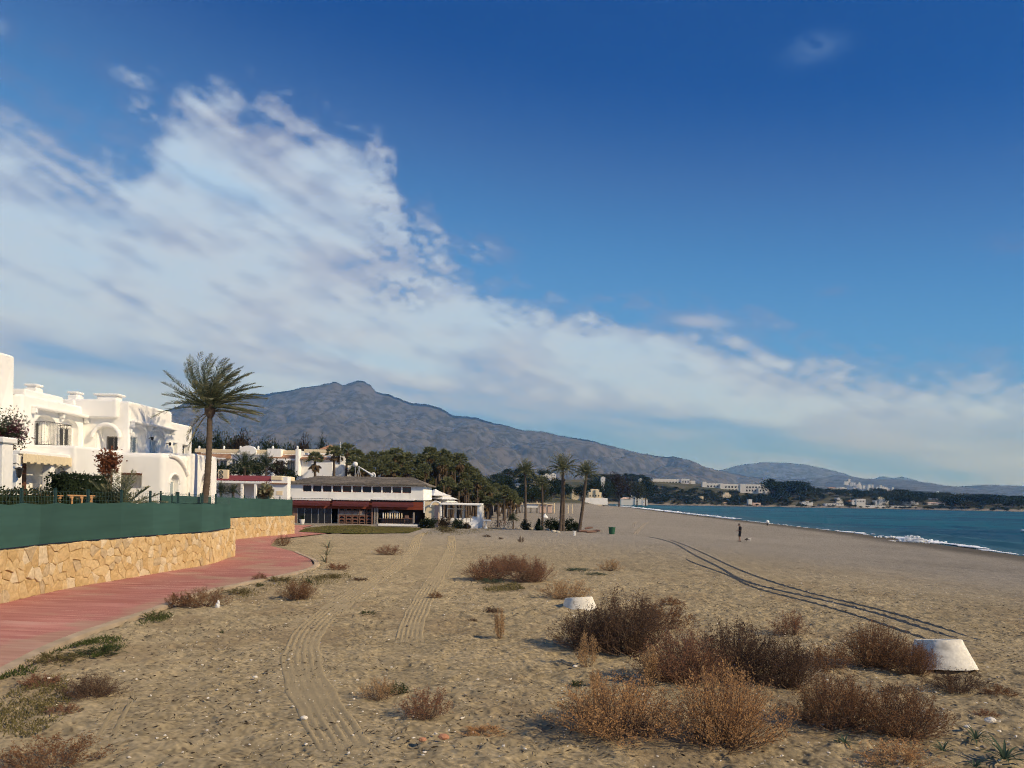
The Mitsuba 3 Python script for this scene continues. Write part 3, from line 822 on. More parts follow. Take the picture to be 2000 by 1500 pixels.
def fence(name, label, poly, base_h, screen_h, post_s, posts_h, s0, s1, seed, off=-.22):
    rg = np.random.default_rng(seed)
    pos, nor, L = wall_frame(poly)
    t = thing(name, label, 'fence')
    edges = [s0] + [s for s in post_s if s0 < s < s1] + [s1]
    for a, b in zip(edges[:-1], edges[1:]):
        n = max(4, int((b - a) / .12))
        s = np.linspace(a, b, n)
        u = (s - a) / (b - a)
        hz = np.linspace(0, 1, 9)
        c, nv = pos(s), nor(s)
        gz_ = ground(c[:, 0], c[:, 1])
        topw = -.035 * np.sin(np.pi * u) + .03 * (meshkit.noise(np.stack([s * 2.2, s * 0, s * 0], 1), seed) - .5)
        SS, HH = np.meshgrid(s, hz, indexing='ij')
        bulge = .055 * (meshkit.fbm(np.stack([SS * 1.1, HH * 2.4, 0 * SS], -1), 3, seed + 3) - .5) * 2 * np.sin(np.pi * u)[:, None] ** .5
        v, fcs = [], []
        for th in (0.0, -.006):
            C = c[:, None] + nv[:, None] * (off + bulge[..., None] + th)
            Z = gz_[:, None] + base_h + .035 + (screen_h + topw[:, None]) * HH
            v.append(np.concatenate([C, Z[..., None]], -1).reshape(-1, 3))
        i, j = np.meshgrid(np.arange(n - 1), np.arange(8), indexing='ij')
        q = (i * 9 + j).ravel()
        f1 = np.vstack([np.stack([q, q + 9, q + 10], 1), np.stack([q, q + 10, q + 1], 1)])
        part(t, 'screen_panel', tm(np.vstack(v), np.vstack([f1, f1[:, ::-1] + n * 9])), 'mat_shade_cloth', smooth=True)
        w = []
        ins = c - nv * (-off + .03)
        for hh in np.linspace(base_h + screen_h - .05, posts_h - .06, 4):
            w.append(tube(np.c_[ins, gz_ + hh], .0035, 3))
        for k in range(0, n, 1):
            w.append(tube([np.r_[ins[k], gz_[k] + base_h + screen_h - .1], np.r_[ins[k], gz_[k] + posts_h - .06]], .003, 3))
        part(t, 'wire_mesh', cat(w), 'mat_wire')
    for s in post_s:
        c, nv = pos(s), nor(s)
        z = float(ground(*c))
        ang_ = math.atan2(nv[1], nv[0])
        m = cat([cbox(-.035, .035, -.03, .03, base_h - .1, posts_h, .006), cbox(-.04, .04, -.035, .035, posts_h, posts_h + .025, .008)])
        m.apply_transform(trimesh.transformations.rotation_matrix(ang_, [0, 0, 1]))
        m.apply_translation([c[0] + nv[0] * (off - .075), c[1] + nv[1] * (off - .075), z])
        part(t, 'post', m, 'mat_green_metal')
    pts = np.linspace(s0, s1, int((s1 - s0) / .4))
    c, nv = pos(pts), nor(pts)
    part(t, 'bottom_rail', tube(np.c_[c + nv * off, ground(c[:, 0], c[:, 1]) + base_h + .03], .02, 6), 'mat_iron')
    return t


pos1, nor1, L1 = wall_frame(WALL1)
post1 = []
tt = np.linspace(0, L1, 4000)
c1 = pos1(tt)
pxs = CX + c1[:, 0] / np.maximum(c1[:, 1], .1) * F
for px in (-95, -45, 12, 65, 128, 190, 254, 310, 363, 410, 436):
    post1.append(float(tt[:3400][np.argmin(np.abs(pxs[:3400] - px))]))
fence('screened_fence', 'dark green shade cloth fence on top of the near stone wall', WALL1, 1.28, 1.14, post1 + [L1 - 2.2, L1 - .1], 2.83 + .0, 8.0, L1, 3)
pos2, nor2, L2 = wall_frame(WALL2)
fence('screened_fence', 'farther dark green shade cloth fence on the stone wall by the restaurant', WALL2, 1.45, 1.35, list(np.linspace(.1, L2 - .1, 12)), 3.0, 0, L2, 4)
# the raised garden behind the walls
gv = [(*p, 1.2 + float(ground(*p))) for p in [(-13.3, 6), (-13.0, 18), (-12.7, 25), (-12.75, 30), (-13.6, 33.6), (-17.9, 37), (-18.7, 44), (-19.1, 50), (-18.9, 56), (-18.3, 60.4)]]
gb = [(-45, 6, 1.9), (-45, 18, 1.9), (-45, 25, 1.9), (-45, 30, 1.9), (-45, 33.6, 1.9), (-45, 37, 1.9), (-45, 44, 1.8), (-45, 50, 1.7), (-45, 56, 1.6), (-45, 60.4, 1.5)]
gmid = [(-20, p[1], 1.75 if p[1] < 50 else 1.5) for p in gv]
gm_ = [(-45, p[1], -.8) for p in gv]
gfront = [(p[0], p[1], -.8) for p in gv]
allv = gfront + gv + gmid + gb + gm_
ff = []
for r in range(4):
    for k in range(9):
        a = r * 10 + k
        ff += [(a, a + 1, a + 11), (a, a + 11, a + 10)]
for k in (0, 9):
    ids = [k, 10 + k, 20 + k, 30 + k, 40 + k]
    ff += [(ids[0], ids[1], ids[2]), (ids[0], ids[2], ids[3]), (ids[0], ids[3], ids[4])]
struct('garden_ground', tm(allv, ff), 'mat_garden', label='raised garden lawn behind the screened fence')
# lawn before the restaurant
lp = [G(*p) for p in [(583, 1039), (600, 1032), (640, 1028), (700, 1027), (740, 1030), (800, 1031), (826, 1033), (800, 1041), (700, 1043), (620, 1041)]]
lpoly = Polygon([p[:2] for p in lp]).buffer(1).buffer(-1)
lt = trimesh.creation.triangulate_polygon(lpoly.segmentize(1.5), engine='earcut')
lv = np.array(lt[0])
lmesh = tm(np.c_[lv, ground(lv[:, 0], lv[:, 1]) + .05], np.array(lt[1]))
if lmesh.face_normals[:, 2].mean() < 0:
    lmesh.faces = lmesh.faces[:, ::-1]
struct('lawn', lmesh, 'mat_lawn', label='strip of patchy lawn in front of the restaurant')
minx, miny, maxx, maxy = lpoly.bounds


# ------------------------------------------------------------------ dry shrubs and small plants
def shrub_meshes(seed, n_stems, leaves, spread, leaf=(.030, .011), up=.55, tuft=0.35):
    """Unit shrub (about 1 m radius, 1 m high at its crown): thin curved stems and small dry leaves and seed heads along them."""
    rg = np.random.default_rng(seed)
    st, c, d, L = [], [], [], []
    for k in range(n_stems):
        a = rg.uniform(0, 2 * math.pi)
        e = rg.beta(1.5, 1.25)                                     # 0: upright, 1: lying outwards
        r0 = rg.uniform(0, .28) * spread
        out = spread * (0.15 + .85 * e) * rg.uniform(.75, 1.05)
        h = (1.0 - .72 * e ** 1.6) * rg.uniform(.72, 1.10)
        t = np.linspace(0, 1, 7)
        rad = r0 + (out - r0) * t ** (1.15 - .35 * e)
        z = h * (t ** (.85 + .5 * e)) + up * .10 * t ** 3
        aa = a + .5 * rg.normal() * t ** 2 + .08 * np.sin(t * 7 + k)
        p = np.stack([rad * np.cos(aa), rad * np.sin(aa), z], 1)
        st.append(tube(p, np.linspace(.008, .002, 7), 3, False))
        m = int(leaves * rg.uniform(.6, 1.3))
        u = rg.uniform(.18, 1.0, m) ** .75
        q = np.stack([np.interp(u, t, p[:, i]) for i in range(3)], 1)
        dirp = p[-1] - p[-3]
        dirp /= np.linalg.norm(dirp)
        side = rg.normal(size=(m, 3))
        w = (.07 * (1 - u) + .020) * rg.uniform(.2, 1.7, m)
        q = q + side * w[:, None]
        c.append(q)
        d.append(dirp * .9 + side * .75 + [0, 0, up])
        L.append(leaf[0] * rg.uniform(.5, 1.5, m))
        # side sprigs: short spikes thick with leaves
        for s in range(int(tuft * 6 + rg.uniform(0, 2))):
            v = rg.uniform(.45, 1)
            b = np.array([np.interp(v, t, p[:, i]) for i in range(3)])
            dr_ = rg.normal(size=3) * .5 + dirp * .6 + [0, 0, .7]
            dr_ /= np.linalg.norm(dr_)
            ln = rg.uniform(.08, .2)
            mm = 12
            q = b + dr_ * (np.linspace(0, 1, mm)[:, None] * ln) + rg.normal(size=(mm, 3)) * .010
            c.append(q)
            d.append(dr_ + rg.normal(size=(mm, 3)) * .55)
            L.append(leaf[0] * rg.uniform(.45, 1.2, mm))
    c, d, L = np.vstack(c), np.vstack(d), np.concatenate(L)
    ok = c[:, 2] > .01
    return cat(st), diamonds(c[ok], d[ok], L[ok], L[ok] * leaf[1] / leaf[0] * 1.1, rg)


SHRUBS = {}
for name, seed, n, lv, spread, kw in [('dense_a', 1, 165, 60, 1.0, {}), ('dense_b', 2, 170, 58, 1.0, {'up': .9}), ('dense_c', 3, 160, 56, 1.1, {'tuft': .5}),
                                      ('mid_a', 4, 70, 34, 1.0, {'tuft': .5, 'leaf': (.045, .016)}), ('mid_b', 5, 64, 36, 1.0, {'up': 1.1, 'leaf': (.045, .016)}),
                                      ('low_a', 6, 46, 30, 1.0, {'leaf': (.07, .024)}), ('low_b', 7, 42, 28, 1.0, {'leaf': (.075, .024), 'tuft': .6}),
                                      ('spike_a', 8, 26, 60, .55, {'up': 1.6, 'tuft': .9, 'leaf': (.05, .018)}), ('spike_b', 9, 22, 60, .6, {'up': 1.5, 'tuft': .8, 'leaf': (.05, .018)})]:
    s_, l_ = shrub_meshes(seed, n, lv, spread, **kw)
    SHRUBS[name] = (mikit.ply(s_, 'mat_twig', smooth=False), {})
    SHRUBS[name][1]['mesh'] = l_


def shrub_leaf(name, mat):
    d = SHRUBS[name][1]
    if mat not in d:
        if 'ply' not in d:
            d['ply'] = mikit.ply(d['mesh'], mat)
        d[mat] = {**d['ply'], 'bsdf': {'type': 'ref', 'id': mat}}
    return d[mat]


def placed(at, sx_, sy_, sz_, rot):
    return T().translate([float(v) for v in at]).rotate([0, 0, 1], float(rot)).scale([float(sx_), float(sy_), float(sz_)])


def shrub(px, py, wpx, hpx, kind, mat, label, name='dry_shrub', cat_='shrub', depth=.8, group=None):
    g = G(px, py)
    d = g[1]
    w, h = wpx / F * d, hpx / F * d
    g = g + [0, w * .5 * depth * .75, 0]
    g[2] = float(ground(g[0], g[1])) - .03
    k = thing(name, label, cat_, group)
    # no turn for stretched plants, so that their long side stays across the view's direction
    tw = placed(g, w / 2 / .80, w / 2 / .80 * depth, h / 1.10, random.uniform(-14, 14))
    part(k, 'stems', SHRUBS[kind][0], None, to_world=tw)
    part(k, 'foliage', shrub_leaf(kind, mat), None, to_world=tw)
    return k


O, B, D, TN, R = 'mat_scrub_orange', 'mat_scrub_brown', 'mat_scrub_dark', 'mat_scrub_tan', 'mat_scrub_red'
for a in [
        (1225, 1462, 290, 135, 'dense_a', O, 'broad orange brown dry shrub in the foreground, left of its taller twin'),
        (1440, 1478, 275, 168, 'dense_b', O, 'tallest orange brown dry shrub in the foreground centre right'),
        (1660, 1435, 200, 118, 'dense_c', B, 'brown dry shrub at right with a dark shadow on its left'),
        (1795, 1452, 190, 112, 'dense_a', B, 'brown dry shrub right of the shadowed brown shrub, near the strap leaved plants'),
        (1165, 1276, 190, 86, 'dense_b', D, 'darkest dense shrub in front of the half buried white planter'),
        (1235, 1286, 210, 132, 'dense_c', D, 'large dark brown shrub, right half of the clump behind the spiky tan plant'),
        (1300, 1235, 150, 62, 'mid_a', B, 'low brown shrub fringing the right of the large dark clump'),
        (1345, 1345, 190, 120, 'dense_a', R, 'reddish dark shrub in the middle of the shrub clump'),
        (1460, 1340, 220, 122, 'dense_b', D, 'dark red brown shrub behind the tallest orange shrub'),
        (1550, 1350, 160, 110, 'dense_c', D, 'dark shrub with a bare white dead branch at its front'),
        (1630, 1314, 110, 58, 'mid_a', B, 'small brown shrub between the two dark clumps'),
        (1735, 1312, 175, 92, 'dense_b', B, 'rusty shrub left of the standing white planter'),
        (1800, 1322, 110, 72, 'dense_c', B, 'brown shrub touching the standing white planter'),
        (955, 1136, 105, 52, 'dense_a', R, 'reddish shrub, left part of the wide clump in the mid distance'),
        (1035, 1140, 100, 55, 'dense_c', R, 'reddish shrub, right part of the wide clump in the mid distance'),
        (995, 1118, 90, 36, 'dense_b', R, 'reddish shrub at the back of the wide clump in the mid distance'),
        (1110, 1172, 112, 42, 'mid_a', TN, 'tan shrub beside the half buried white planter'),
        (1196, 1116, 62, 22, 'mid_b', TN, 'small tan shrub alone on the open sand'),
        (975, 1249, 58, 56, 'spike_a', TN, 'small upright tan plant alone between track and shrub clump'),
        (1150, 1306, 84, 68, 'spike_b', TN, 'spiky tan plant in front of the darkest shrub'),
        (1275, 1346, 100, 74, 'spike_a', TN, 'spiky tan plant at the left foot of the reddish dark shrub'),
        (1360, 1330, 60, 62, 'spike_b', TN, 'pale seed spikes standing in the middle of the shrub clump'),
        (1555, 1244, 96, 46, 'mid_b', R, 'thin reddish shrub behind the dark clump'),
        (1895, 1358, 130, 48, 'mid_a', D, 'low dark shrub in front of the standing white planter'),
        (1965, 1362, 80, 24, 'low_a', B, 'low brown plant at the right edge in front of the planter'),
        (1170, 1412, 110, 68, 'spike_b', TN, 'sparse tan plant left of the orange shrubs'),
        (1595, 1412, 84, 48, 'mid_b', TN, 'sparse tan plant between the orange and the brown shrub'),
        (1312, 1182, 54, 18, 'low_a', B, 'tiny brown plant behind the large dark clump'),
        (1165, 1345, 70, 34, 'spike_a', TN, 'small sparse plant with green leaves at its foot'),
        (830, 1409, 112, 66, 'mid_a', R, 'rusty shrub right of the small green plant in the foreground'),
        (735, 1371, 95, 42, 'mid_b', TN, 'tan shrub left of the small green plant in the foreground'),
        (575, 1171, 78, 40, 'dense_c', B, 'round brown shrub beside the red path'),
        (385, 1189, 108, 44, 'mid_a', B, 'brown shrub at the path edge with white litter beside it'),
        (340, 1186, 60, 30, 'low_b', B, 'low brown tuft left of the shrub with white litter'),
        (548, 1066, 46, 20, 'mid_b', B, 'small dark shrub inside the bend of the path'),
        (757, 1084, 58, 22, 'mid_a', R, 'small reddish shrub in front of the restaurant lawn'),
        (655, 1114, 56, 15, 'low_b', R, 'low reddish plant beside the pale yucca like weed'),
        (160, 1370, 120, 54, 'dense_a', D, 'dense dark brown shrub in the lower left'),
        (112, 1397, 78, 22, 'low_a', R, 'low rusty plant below the dense shrub in the lower left'),
        (60, 1520, 220, 70, 'mid_a', B, 'sprawling brown plant in the lower left corner'),
        (1018, 1060, 24, 13, 'spike_b', D, 'small dark spiky tuft on the sand before the palms'),
        (951, 1049, 20, 6, 'low_a', D, 'flat dark tuft on the sand, leftmost before the palms'),
        (978, 1053, 12, 5, 'low_b', D, 'tiny dark tuft between two tufts before the palms'),
        (962, 1197, 42, 12, 'low_b', D, 'flat dark plant above the upright tan plant'),
        (923, 1213, 28, 7, 'low_a', D, 'tiny flat dark plant left of the upright tan plant'),
        (850, 1169, 34, 17, 'low_a', B, 'small brown plant beside the right tyre track'),
        (700, 1135, 40, 8, 'low_b', D, 'flat dark plant beside the left tyre track'),
        (1790, 1512, 210, 46, 'mid_b', O, 'low orange plant at the bottom edge, right'),
        (1935, 1400, 64, 14, 'low_a', R, 'flat reddish plant right of the brown shrubs'),
        (1220, 1330, 40, 12, 'low_b', D, 'tiny flat plant in front of the shrub clump'),
        (505, 1133, 34, 16, 'low_a', B, 'small brown tuft on the edge of the path'),
        (60, 1345, 90, 26, 'low_b', R, 'low reddish plant near the path, left of the dense shrub'),
        (940, 1440, 110, 14, 'low_b', O, 'flat rusty plant on the bare sand in the foreground'),
        (1750, 1355, 60, 20, 'low_a', D, 'tiny dark plant below the rusty shrub')]:
    shrub(*a)
for a in [(775, 1358, 66, 26, 'low_a', 'mat_weed', 'small green plant between two dry shrubs in the foreground'),
          (715, 1201, 40, 9, 'low_b', 'mat_weed', 'flat green weed on the sand beside the left tyre track'),
          (297, 1209, 62, 18, 'low_a', 'mat_grass', 'bright green weed at the edge of the red path'),
          (1128, 1342, 36, 16, 'low_b', 'mat_weed', 'dark green weed left of the shrub clump'),
          (600, 1140, 22, 12, 'low_a', 'mat_weed', 'small green weed behind the round brown shrub'),
          (505, 1146, 20, 10, 'low_b', 'mat_weed', 'small green weed left of the round brown shrub'),
          (432, 1236, 12, 8, 'low_a', 'mat_weed', 'tiny green weed on open sand near the path'),
          (960, 1140, 60, 11, 'low_b', 'mat_agave', 'grey green plant at the foot of the wide reddish clump'),
          (175, 1282, 120, 16, 'low_a', 'mat_weed', 'flat olive weed beside the path edge, lower left'),
          (85, 1300, 110, 22, 'low_b', 'mat_grass_dry', 'dry yellow green weed beside the path edge, far left'),
          (460, 1160, 66, 12, 'low_a', 'mat_grass_dry', 'dry grass tuft beside the brown path edge shrub'),
          (540, 1137, 60, 12, 'low_b', 'mat_grass_dry', 'dry grass on the path edge behind the round brown shrub'),
          (640, 1130, 60, 10, 'low_a', 'mat_grass_dry', 'dry grass below the pale yucca like weed'),
          (1130, 1116, 70, 7, 'low_b', 'mat_agave', 'thin grey green plant on the open sand'),
          (1165, 1123, 60, 6, 'low_a', 'mat_agave', 'faint grey green streak of plants on the open sand, lower of two'),
          (870, 1040, 50, 14, 'low_b', 'mat_grass_dry', 'dry yellow grass on the mound by the pergola')]:
    shrub(*a, name='weed', cat_='weed')


def strap_plant(seed, n, curl=1.0, wide=.045):
    """Rosette of long strap leaves, unit radius."""
    rg = np.random.default_rng(seed)
    ms = []
    for k in range(n):
        a = rg.uniform(0, 2 * math.pi)
        e = rg.uniform(.25, 1.15)
        L = rg.uniform(.6, 1.1)
        t = np.linspace(0, 1, 7)
        th = e + curl * t * rg.uniform(.5, 1.1)
        dx, dz = np.sin(th), np.cos(th)
        r = np.cumsum(dx) * L / 7
        z = np.cumsum(dz) * L / 7
        w = wide * np.array([.8, 1, 1, .95, .8, .55, .05])
        s = np.array([-math.sin(a), math.cos(a), 0])
        c = np.stack([r * math.cos(a), r * math.sin(a), np.maximum(z, .01)], 1)
        v = np.concatenate([c - s * w[:, None], c + [0, 0, -.02], c + s * w[:, None]], 0)
        f = []
        for i in range(6):
            for o in (0, 7):
                f += [(i + o, i + o + 1, i + o + 8), (i + o, i + o + 8, i + o + 7)]
        ms.append(tm(v, f))
    return cat(ms)


STRAP = [mikit.ply(strap_plant(s, n), 'mat_strap', smooth=True) for s, n in ((1, 22), (2, 26), (3, 18))]
for i, (px, py, w, h, lab) in enumerate([(1905, 1446, 66, 32, 'strap leaved beach lily below the white shell at right'), (1962, 1486, 100, 46, 'largest strap leaved beach lily at the right edge'),
                                         (1842, 1468, 54, 24, 'strap leaved beach lily in front of the brown shrub'), (1650, 1452, 60, 18, 'flat strap leaved lily in the shadow of the brown shrub'),
                                         (1905, 1500, 46, 20, 'strap leaved beach lily at the bottom edge near the corner')]):
    g = G(px, py)
    k = thing('beach_lily', lab, 'plant')
    part(k, 'leaves', STRAP[i % 3], None, to_world=placed(g, w / F * g[1] * .55, w / F * g[1] * .55, h / F * g[1] * 1.2, i * 70))
g = G(637, 1099)
k = thing('pale_weed', 'pale yucca like weed with upright leaves by the bend of the path', 'plant')
ms = [tm(strap_plant(5 + q, 16, .5, .05).vertices * [.5, .5, .62] + [.06 * q - .05, .05 * q, .38 * q], strap_plant(5 + q, 16, .5, .05).faces) for q in range(3)]
part(k, 'leaves', cat(ms), 'mat_agave_pale', True, to_world=placed(g, .85, .85, .78, 0))
part(k, 'stem', tube([(0, 0, 0), (.02, 0, .5), (.06, 0, .95)], [.05, .04, .02], 6), 'mat_twig', to_world=placed(g, .85, .85, .78, 0))
# bare dead branch in the dark shrub
g = G(1590, 1338)
sc_ = g[1] / F
bp = [np.array([-32, 0, 0]), np.array([-16, 3, 9]), np.array([-4, 4, 20]), np.array([8, 4, 30])]
bt = [tube([g + np.array(p) * sc_ + [0, -.15, .04] for p in bp], [.012, .011, .008, .004], 5), tube([g + np.array(p) * sc_ + [0, -.15, .04] for p in [(-8, 4, 16), (-10, 6, 28), (-4, 6, 34)]], [.007, .006, .003], 5)]
single('dead_branch', cat(bt), 'mat_dead_twig', 'bare whitish dead branch sticking out of the dark shrub', 'branch')

# litter on the sand
rg = np.random.default_rng(12)


def scatter(n, px0, px1, dmax=26, dmin=7.2):
    d = np.sqrt(rg.uniform(dmin ** 1.2, dmax ** 1.2, n)) ** (2 / 1.2)
    x = rg.uniform(-.72, .75, n) * d
    ok = ~shapely.contains(PATH_POLY.buffer(.5), shapely.points(x, d)) & (x > -11.5 + .0 * d) & ~shapely.contains(Polygon(WALL1 + [(-60, 40), (-60, 6)]).buffer(.6), shapely.points(x, d))
    return x[ok], d[ok]


def pebbles(n, r0, r1, dmax, flat=.5, seed=0, cl=.5):
    x, y = scatter(n, 0, 0, dmax)
    q = meshkit.fbm(np.stack([x * .35, y * .35, 0 * x], 1), 3, 40 + seed)
    ok = q > rg.uniform(cl - .12, cl + .12, len(x))
    x, y = x[ok], y[ok]
    z = ground(x, y)
    base = trimesh.creation.icosahedron()
    V, Fc = [], []
    for k in range(len(x)):
        r = r0 + (r1 - r0) * rg.uniform() ** 4
        v = base.vertices * (1 + .35 * rg.normal(size=(12, 1))) * [r * rg.uniform(.7, 1.6), r, r * flat]
        V.append(v @ trimesh.transformations.rotation_matrix(rg.uniform(0, 6.3), [0, 0, 1])[:3, :3].T + [x[k], y[k], z[k] + .02])
        Fc.append(base.faces + 12 * k)
    return tm(np.vstack(V), np.vstack(Fc))


stuff('shell_litter', pebbles(6500, .006, .021, 34, .55, 1, .46), 'mat_shell', 'small white shells and pebbles strewn over the sand', 'shells')
stuff('pebble_litter', pebbles(2600, .008, .03, 26, .6, 2, .47), 'mat_pebble', 'small brown pebbles strewn over the sand', 'pebbles')
x, y = scatter(13000, 0, 0, 26)
q = meshkit.fbm(np.stack([x * .5, y * .5, 0 * x], 1), 3, 77)
ok = q > rg.uniform(.40, .60, len(x))
x, y = x[ok], y[ok]
c = np.stack([x, y, ground(x, y) + .022], 1)
d_ = rg.normal(size=c.shape) * [1, 1, .25]
stuff('twig_litter', diamonds(c, d_, rg.uniform(.02, .11, len(c)), rg.uniform(.006, .022, len(c)), rg), 'mat_litter', 'dark twigs and dry leaf crumbs on the sand', 'twigs')
for px, py, r, mat, lab in [(1934, 1413, .055, 'mat_shell', 'large white shell beside the strap leaved plants'), (1889, 1424, .03, 'mat_shell', 'white pebble above the strap leaved plants'), (498, 1326, .028, 'mat_shell', 'white shell left of the tyre track'),
                            (1252, 1200, .04, 'mat_shell', 'white pebble at the left edge of the shrub clump'), (1123, 1305, .03, 'mat_shell', 'white pebble below the spiky tan plant'), (866, 1446, .05, 'mat_brick_bit', 'orange brick fragment on the foreground sand'), (825, 1450, .035, 'mat_brick_bit', 'smaller orange brick fragment on the foreground sand'),
                            (94, 1330, .035, 'mat_shell', 'white shell near the dense shrub in the lower left'), (594, 1407, .035, 'mat_shell', 'flat white shell lying in the tyre track')]:
    g = G(px, py)
    single('shell' if mat == 'mat_shell' else 'brick_fragment', blob(g + [0, 0, r * .4 + .02], (r * 1.3, r, r * .7), 2, .3, px, 2.0), mat, lab, 'shell' if mat == 'mat_shell' else 'brick')
g = G(425, 1188)
k = thing('crumpled_litter', 'white crumpled plastic litter beside the path edge shrub', 'litter')
part(k, 'bag', cat([blob(g + [0, 0, .06], (.055, .04, .075), 2, .5, 3, 2.4), blob(g + [.02, 0, .14], (.03, .03, .06), 2, .5, 5, 2.4)]), 'mat_paint', 30)


# grass along the path edge
def grass(poly_px, n, h, mat, name, label, seed):
    rg = np.random.default_rng(seed)
    pg = Polygon([G(*p)[:2] for p in poly_px])
    x0, y0, x1, y1 = pg.bounds
    x, y = rg.uniform(x0, x1, n), rg.uniform(y0, y1, n)
    q = meshkit.fbm(np.stack([x * 1.6, y * 1.6, 0 * x], 1), 3, seed)
    ok = shapely.contains(pg, shapely.points(x, y)) & (q > rg.uniform(.38, .6, n)) & ~shapely.contains(PATH_POLY.buffer(.12), shapely.points(x, y))
    x, y = x[ok], y[ok]
    c = np.stack([x, y, ground(x, y) - .005], 1)
    return diamonds(c, rg.normal(size=c.shape) * [.5, .5, .1] + [0, 0, .8], h * rg.uniform(.4, 1.3, len(c)), .010 + .1 * h * rg.uniform(.4, 1, len(c)), rg)


ga = [grass([(-40, 1345), (30, 1310), (110, 1272), (200, 1245), (255, 1240), (250, 1262), (150, 1298), (80, 1312), (0, 1330)], 9000, .09, '', '', '', 3), grass([(245, 1215), (300, 1190), (345, 1192), (330, 1212), (260, 1225)], 1500, .12, '', '', '', 4)]
stuff('grass_patch', cat(ga), 'mat_grass', 'short green grass growing along the edge of the red path', 'grass')
gb_ = [grass([(-60, 1400), (60, 1330), (130, 1320), (140, 1400), (60, 1440), (-60, 1460)], 5000, .07, '', '', '', 6), grass([(430, 1168), (480, 1150), (600, 1128), (680, 1120), (690, 1135), (600, 1150), (470, 1170)], 3000, .12, '', '', '', 7),
       grass([(820, 1045), (850, 1030), (900, 1026), (950, 1030), (980, 1036), (900, 1046)], 4000, .22, '', '', '', 8), grass([(940, 1150), (1010, 1140), (1025, 1152), (960, 1158)], 1500, .12, '', '', '', 9)]
stuff('dry_grass', cat(gb_), 'mat_grass_dry', 'thin dry yellowish grass on the sand', 'grass')
x, y = rng.uniform(minx, maxx, 16000), rng.uniform(miny, maxy, 16000)
ok = shapely.contains(lpoly, shapely.points(x, y))
c = np.stack([x[ok], y[ok], ground(x[ok], y[ok]) + .04], 1)
stuff('lawn_grass', diamonds(c, rng.normal(size=c.shape) * [.5, .5, .1] + [0, 0, .8], .10, .03, rng), 'mat_grass_dry', 'blades of the lawn in front of the restaurant', 'grass')


# ------------------------------------------------------------------ the two white concrete planters
def planter(px, py, wbase, h, label, sink=0.0, tilt=(0, 0)):
    g = G(px, py)
    R1, R0 = wbase / 2, wbase / 2 * .66
    H = h
    prof = [(R1 * .86, 0), (R1, 0), (R1 * .985, .03), (R0 + .012, H - .06), (R0 + .004, H - .015), (R0 - .012, H), (R0 - .05, H - .004), (R0 - .065, H - .03), (R1 - .10, .10), (0.001, .09)]
    m = trimesh.creation.revolve(np.array(prof), sections=56)
    v = m.vertices.copy()
    v += (meshkit.fbm(v * 6, 3, 4)[:, None] - .5) * .018
    v = v @ trimesh.transformations.euler_matrix(tilt[0], tilt[1], .3)[:3, :3].T
    k = thing('concrete_planter', label, 'planter')
    part(k, 'shell', tm(v + g + [0, R1, -sink], m.faces), 'mat_concrete', 35)
    soil = trimesh.creation.cylinder(R1 - .16, .02, sections=28)
    part(k, 'sand_filling', tm(soil.vertices @ trimesh.transformations.euler_matrix(tilt[0], tilt[1], .3)[:3, :3].T + g + [0, R1, .16 - sink], soil.faces), 'mat_sand')


planter(1876, 1313, 1.16, .52, 'chipped white concrete planter standing at the right beside the rusty shrub', .07, (-.17, .03))
planter(1137, 1191, 1.1, .54, 'white concrete planter half buried behind the darkest shrub', .30, (-.15, -.03))


# ------------------------------------------------------------------ palms and trees
WIND = np.array([1.0, -.12, 0])


def frond(rg, a, e, L, droop, wind, leaf_len, n=34, lw=.035, tips=None):
    """A feather palm frond from the origin: azimuth a, start angle e from upright; returns (rachis tube, leaflets, leaflets of the outer third)."""
    t = np.linspace(0, 1, 12)
    d0 = np.array([math.sin(e) * math.cos(a), math.sin(e) * math.sin(a), math.cos(e)])
    p, v, pos = [np.zeros(3)], d0.copy(), np.zeros(3)
    for k in range(11):
        v = v + np.array([0, 0, -1]) * droop * (.25 + t[k]) / 11 + WIND * wind * (.2 + t[k]) / 11
        v /= np.linalg.norm(v)
        pos = pos + v * L / 11
        p.append(pos)
    p = np.array(p)
    ra = tube(p, np.linspace(.035, .008, 12) * (L / 3), 4, False)
    u = np.linspace(.14, 1, n)
    c = np.stack([np.interp(u, t, p[:, i]) for i in range(3)], 1)
    dt = np.gradient(c, axis=0)
    dt /= np.linalg.norm(dt, axis=1, keepdims=True)
    sd = np.cross(dt, [0, 0, 1.0])
    sd /= np.linalg.norm(sd, axis=1, keepdims=True) + 1e-6
    up = np.cross(sd, dt)
    ll = leaf_len * np.sin(np.pi * np.clip(u * .86 + .12, 0, 1)) ** .6
    C, Dd, LL = [], [], []
    for s in (-1, 1):
        dd = sd * s * .75 + dt * .75 + up * .28 + WIND * wind * .35 + rg.normal(size=c.shape) * .14 + [0, 0, -.12]
        C.append(c)
        Dd.append(dd)
        LL.append(ll * rg.uniform(.8, 1.15, n))
    C, Dd, LL = np.vstack(C), np.vstack(Dd), np.concatenate(LL)
    U = np.r_[u, u]
    return ra, (C, Dd, LL, U)


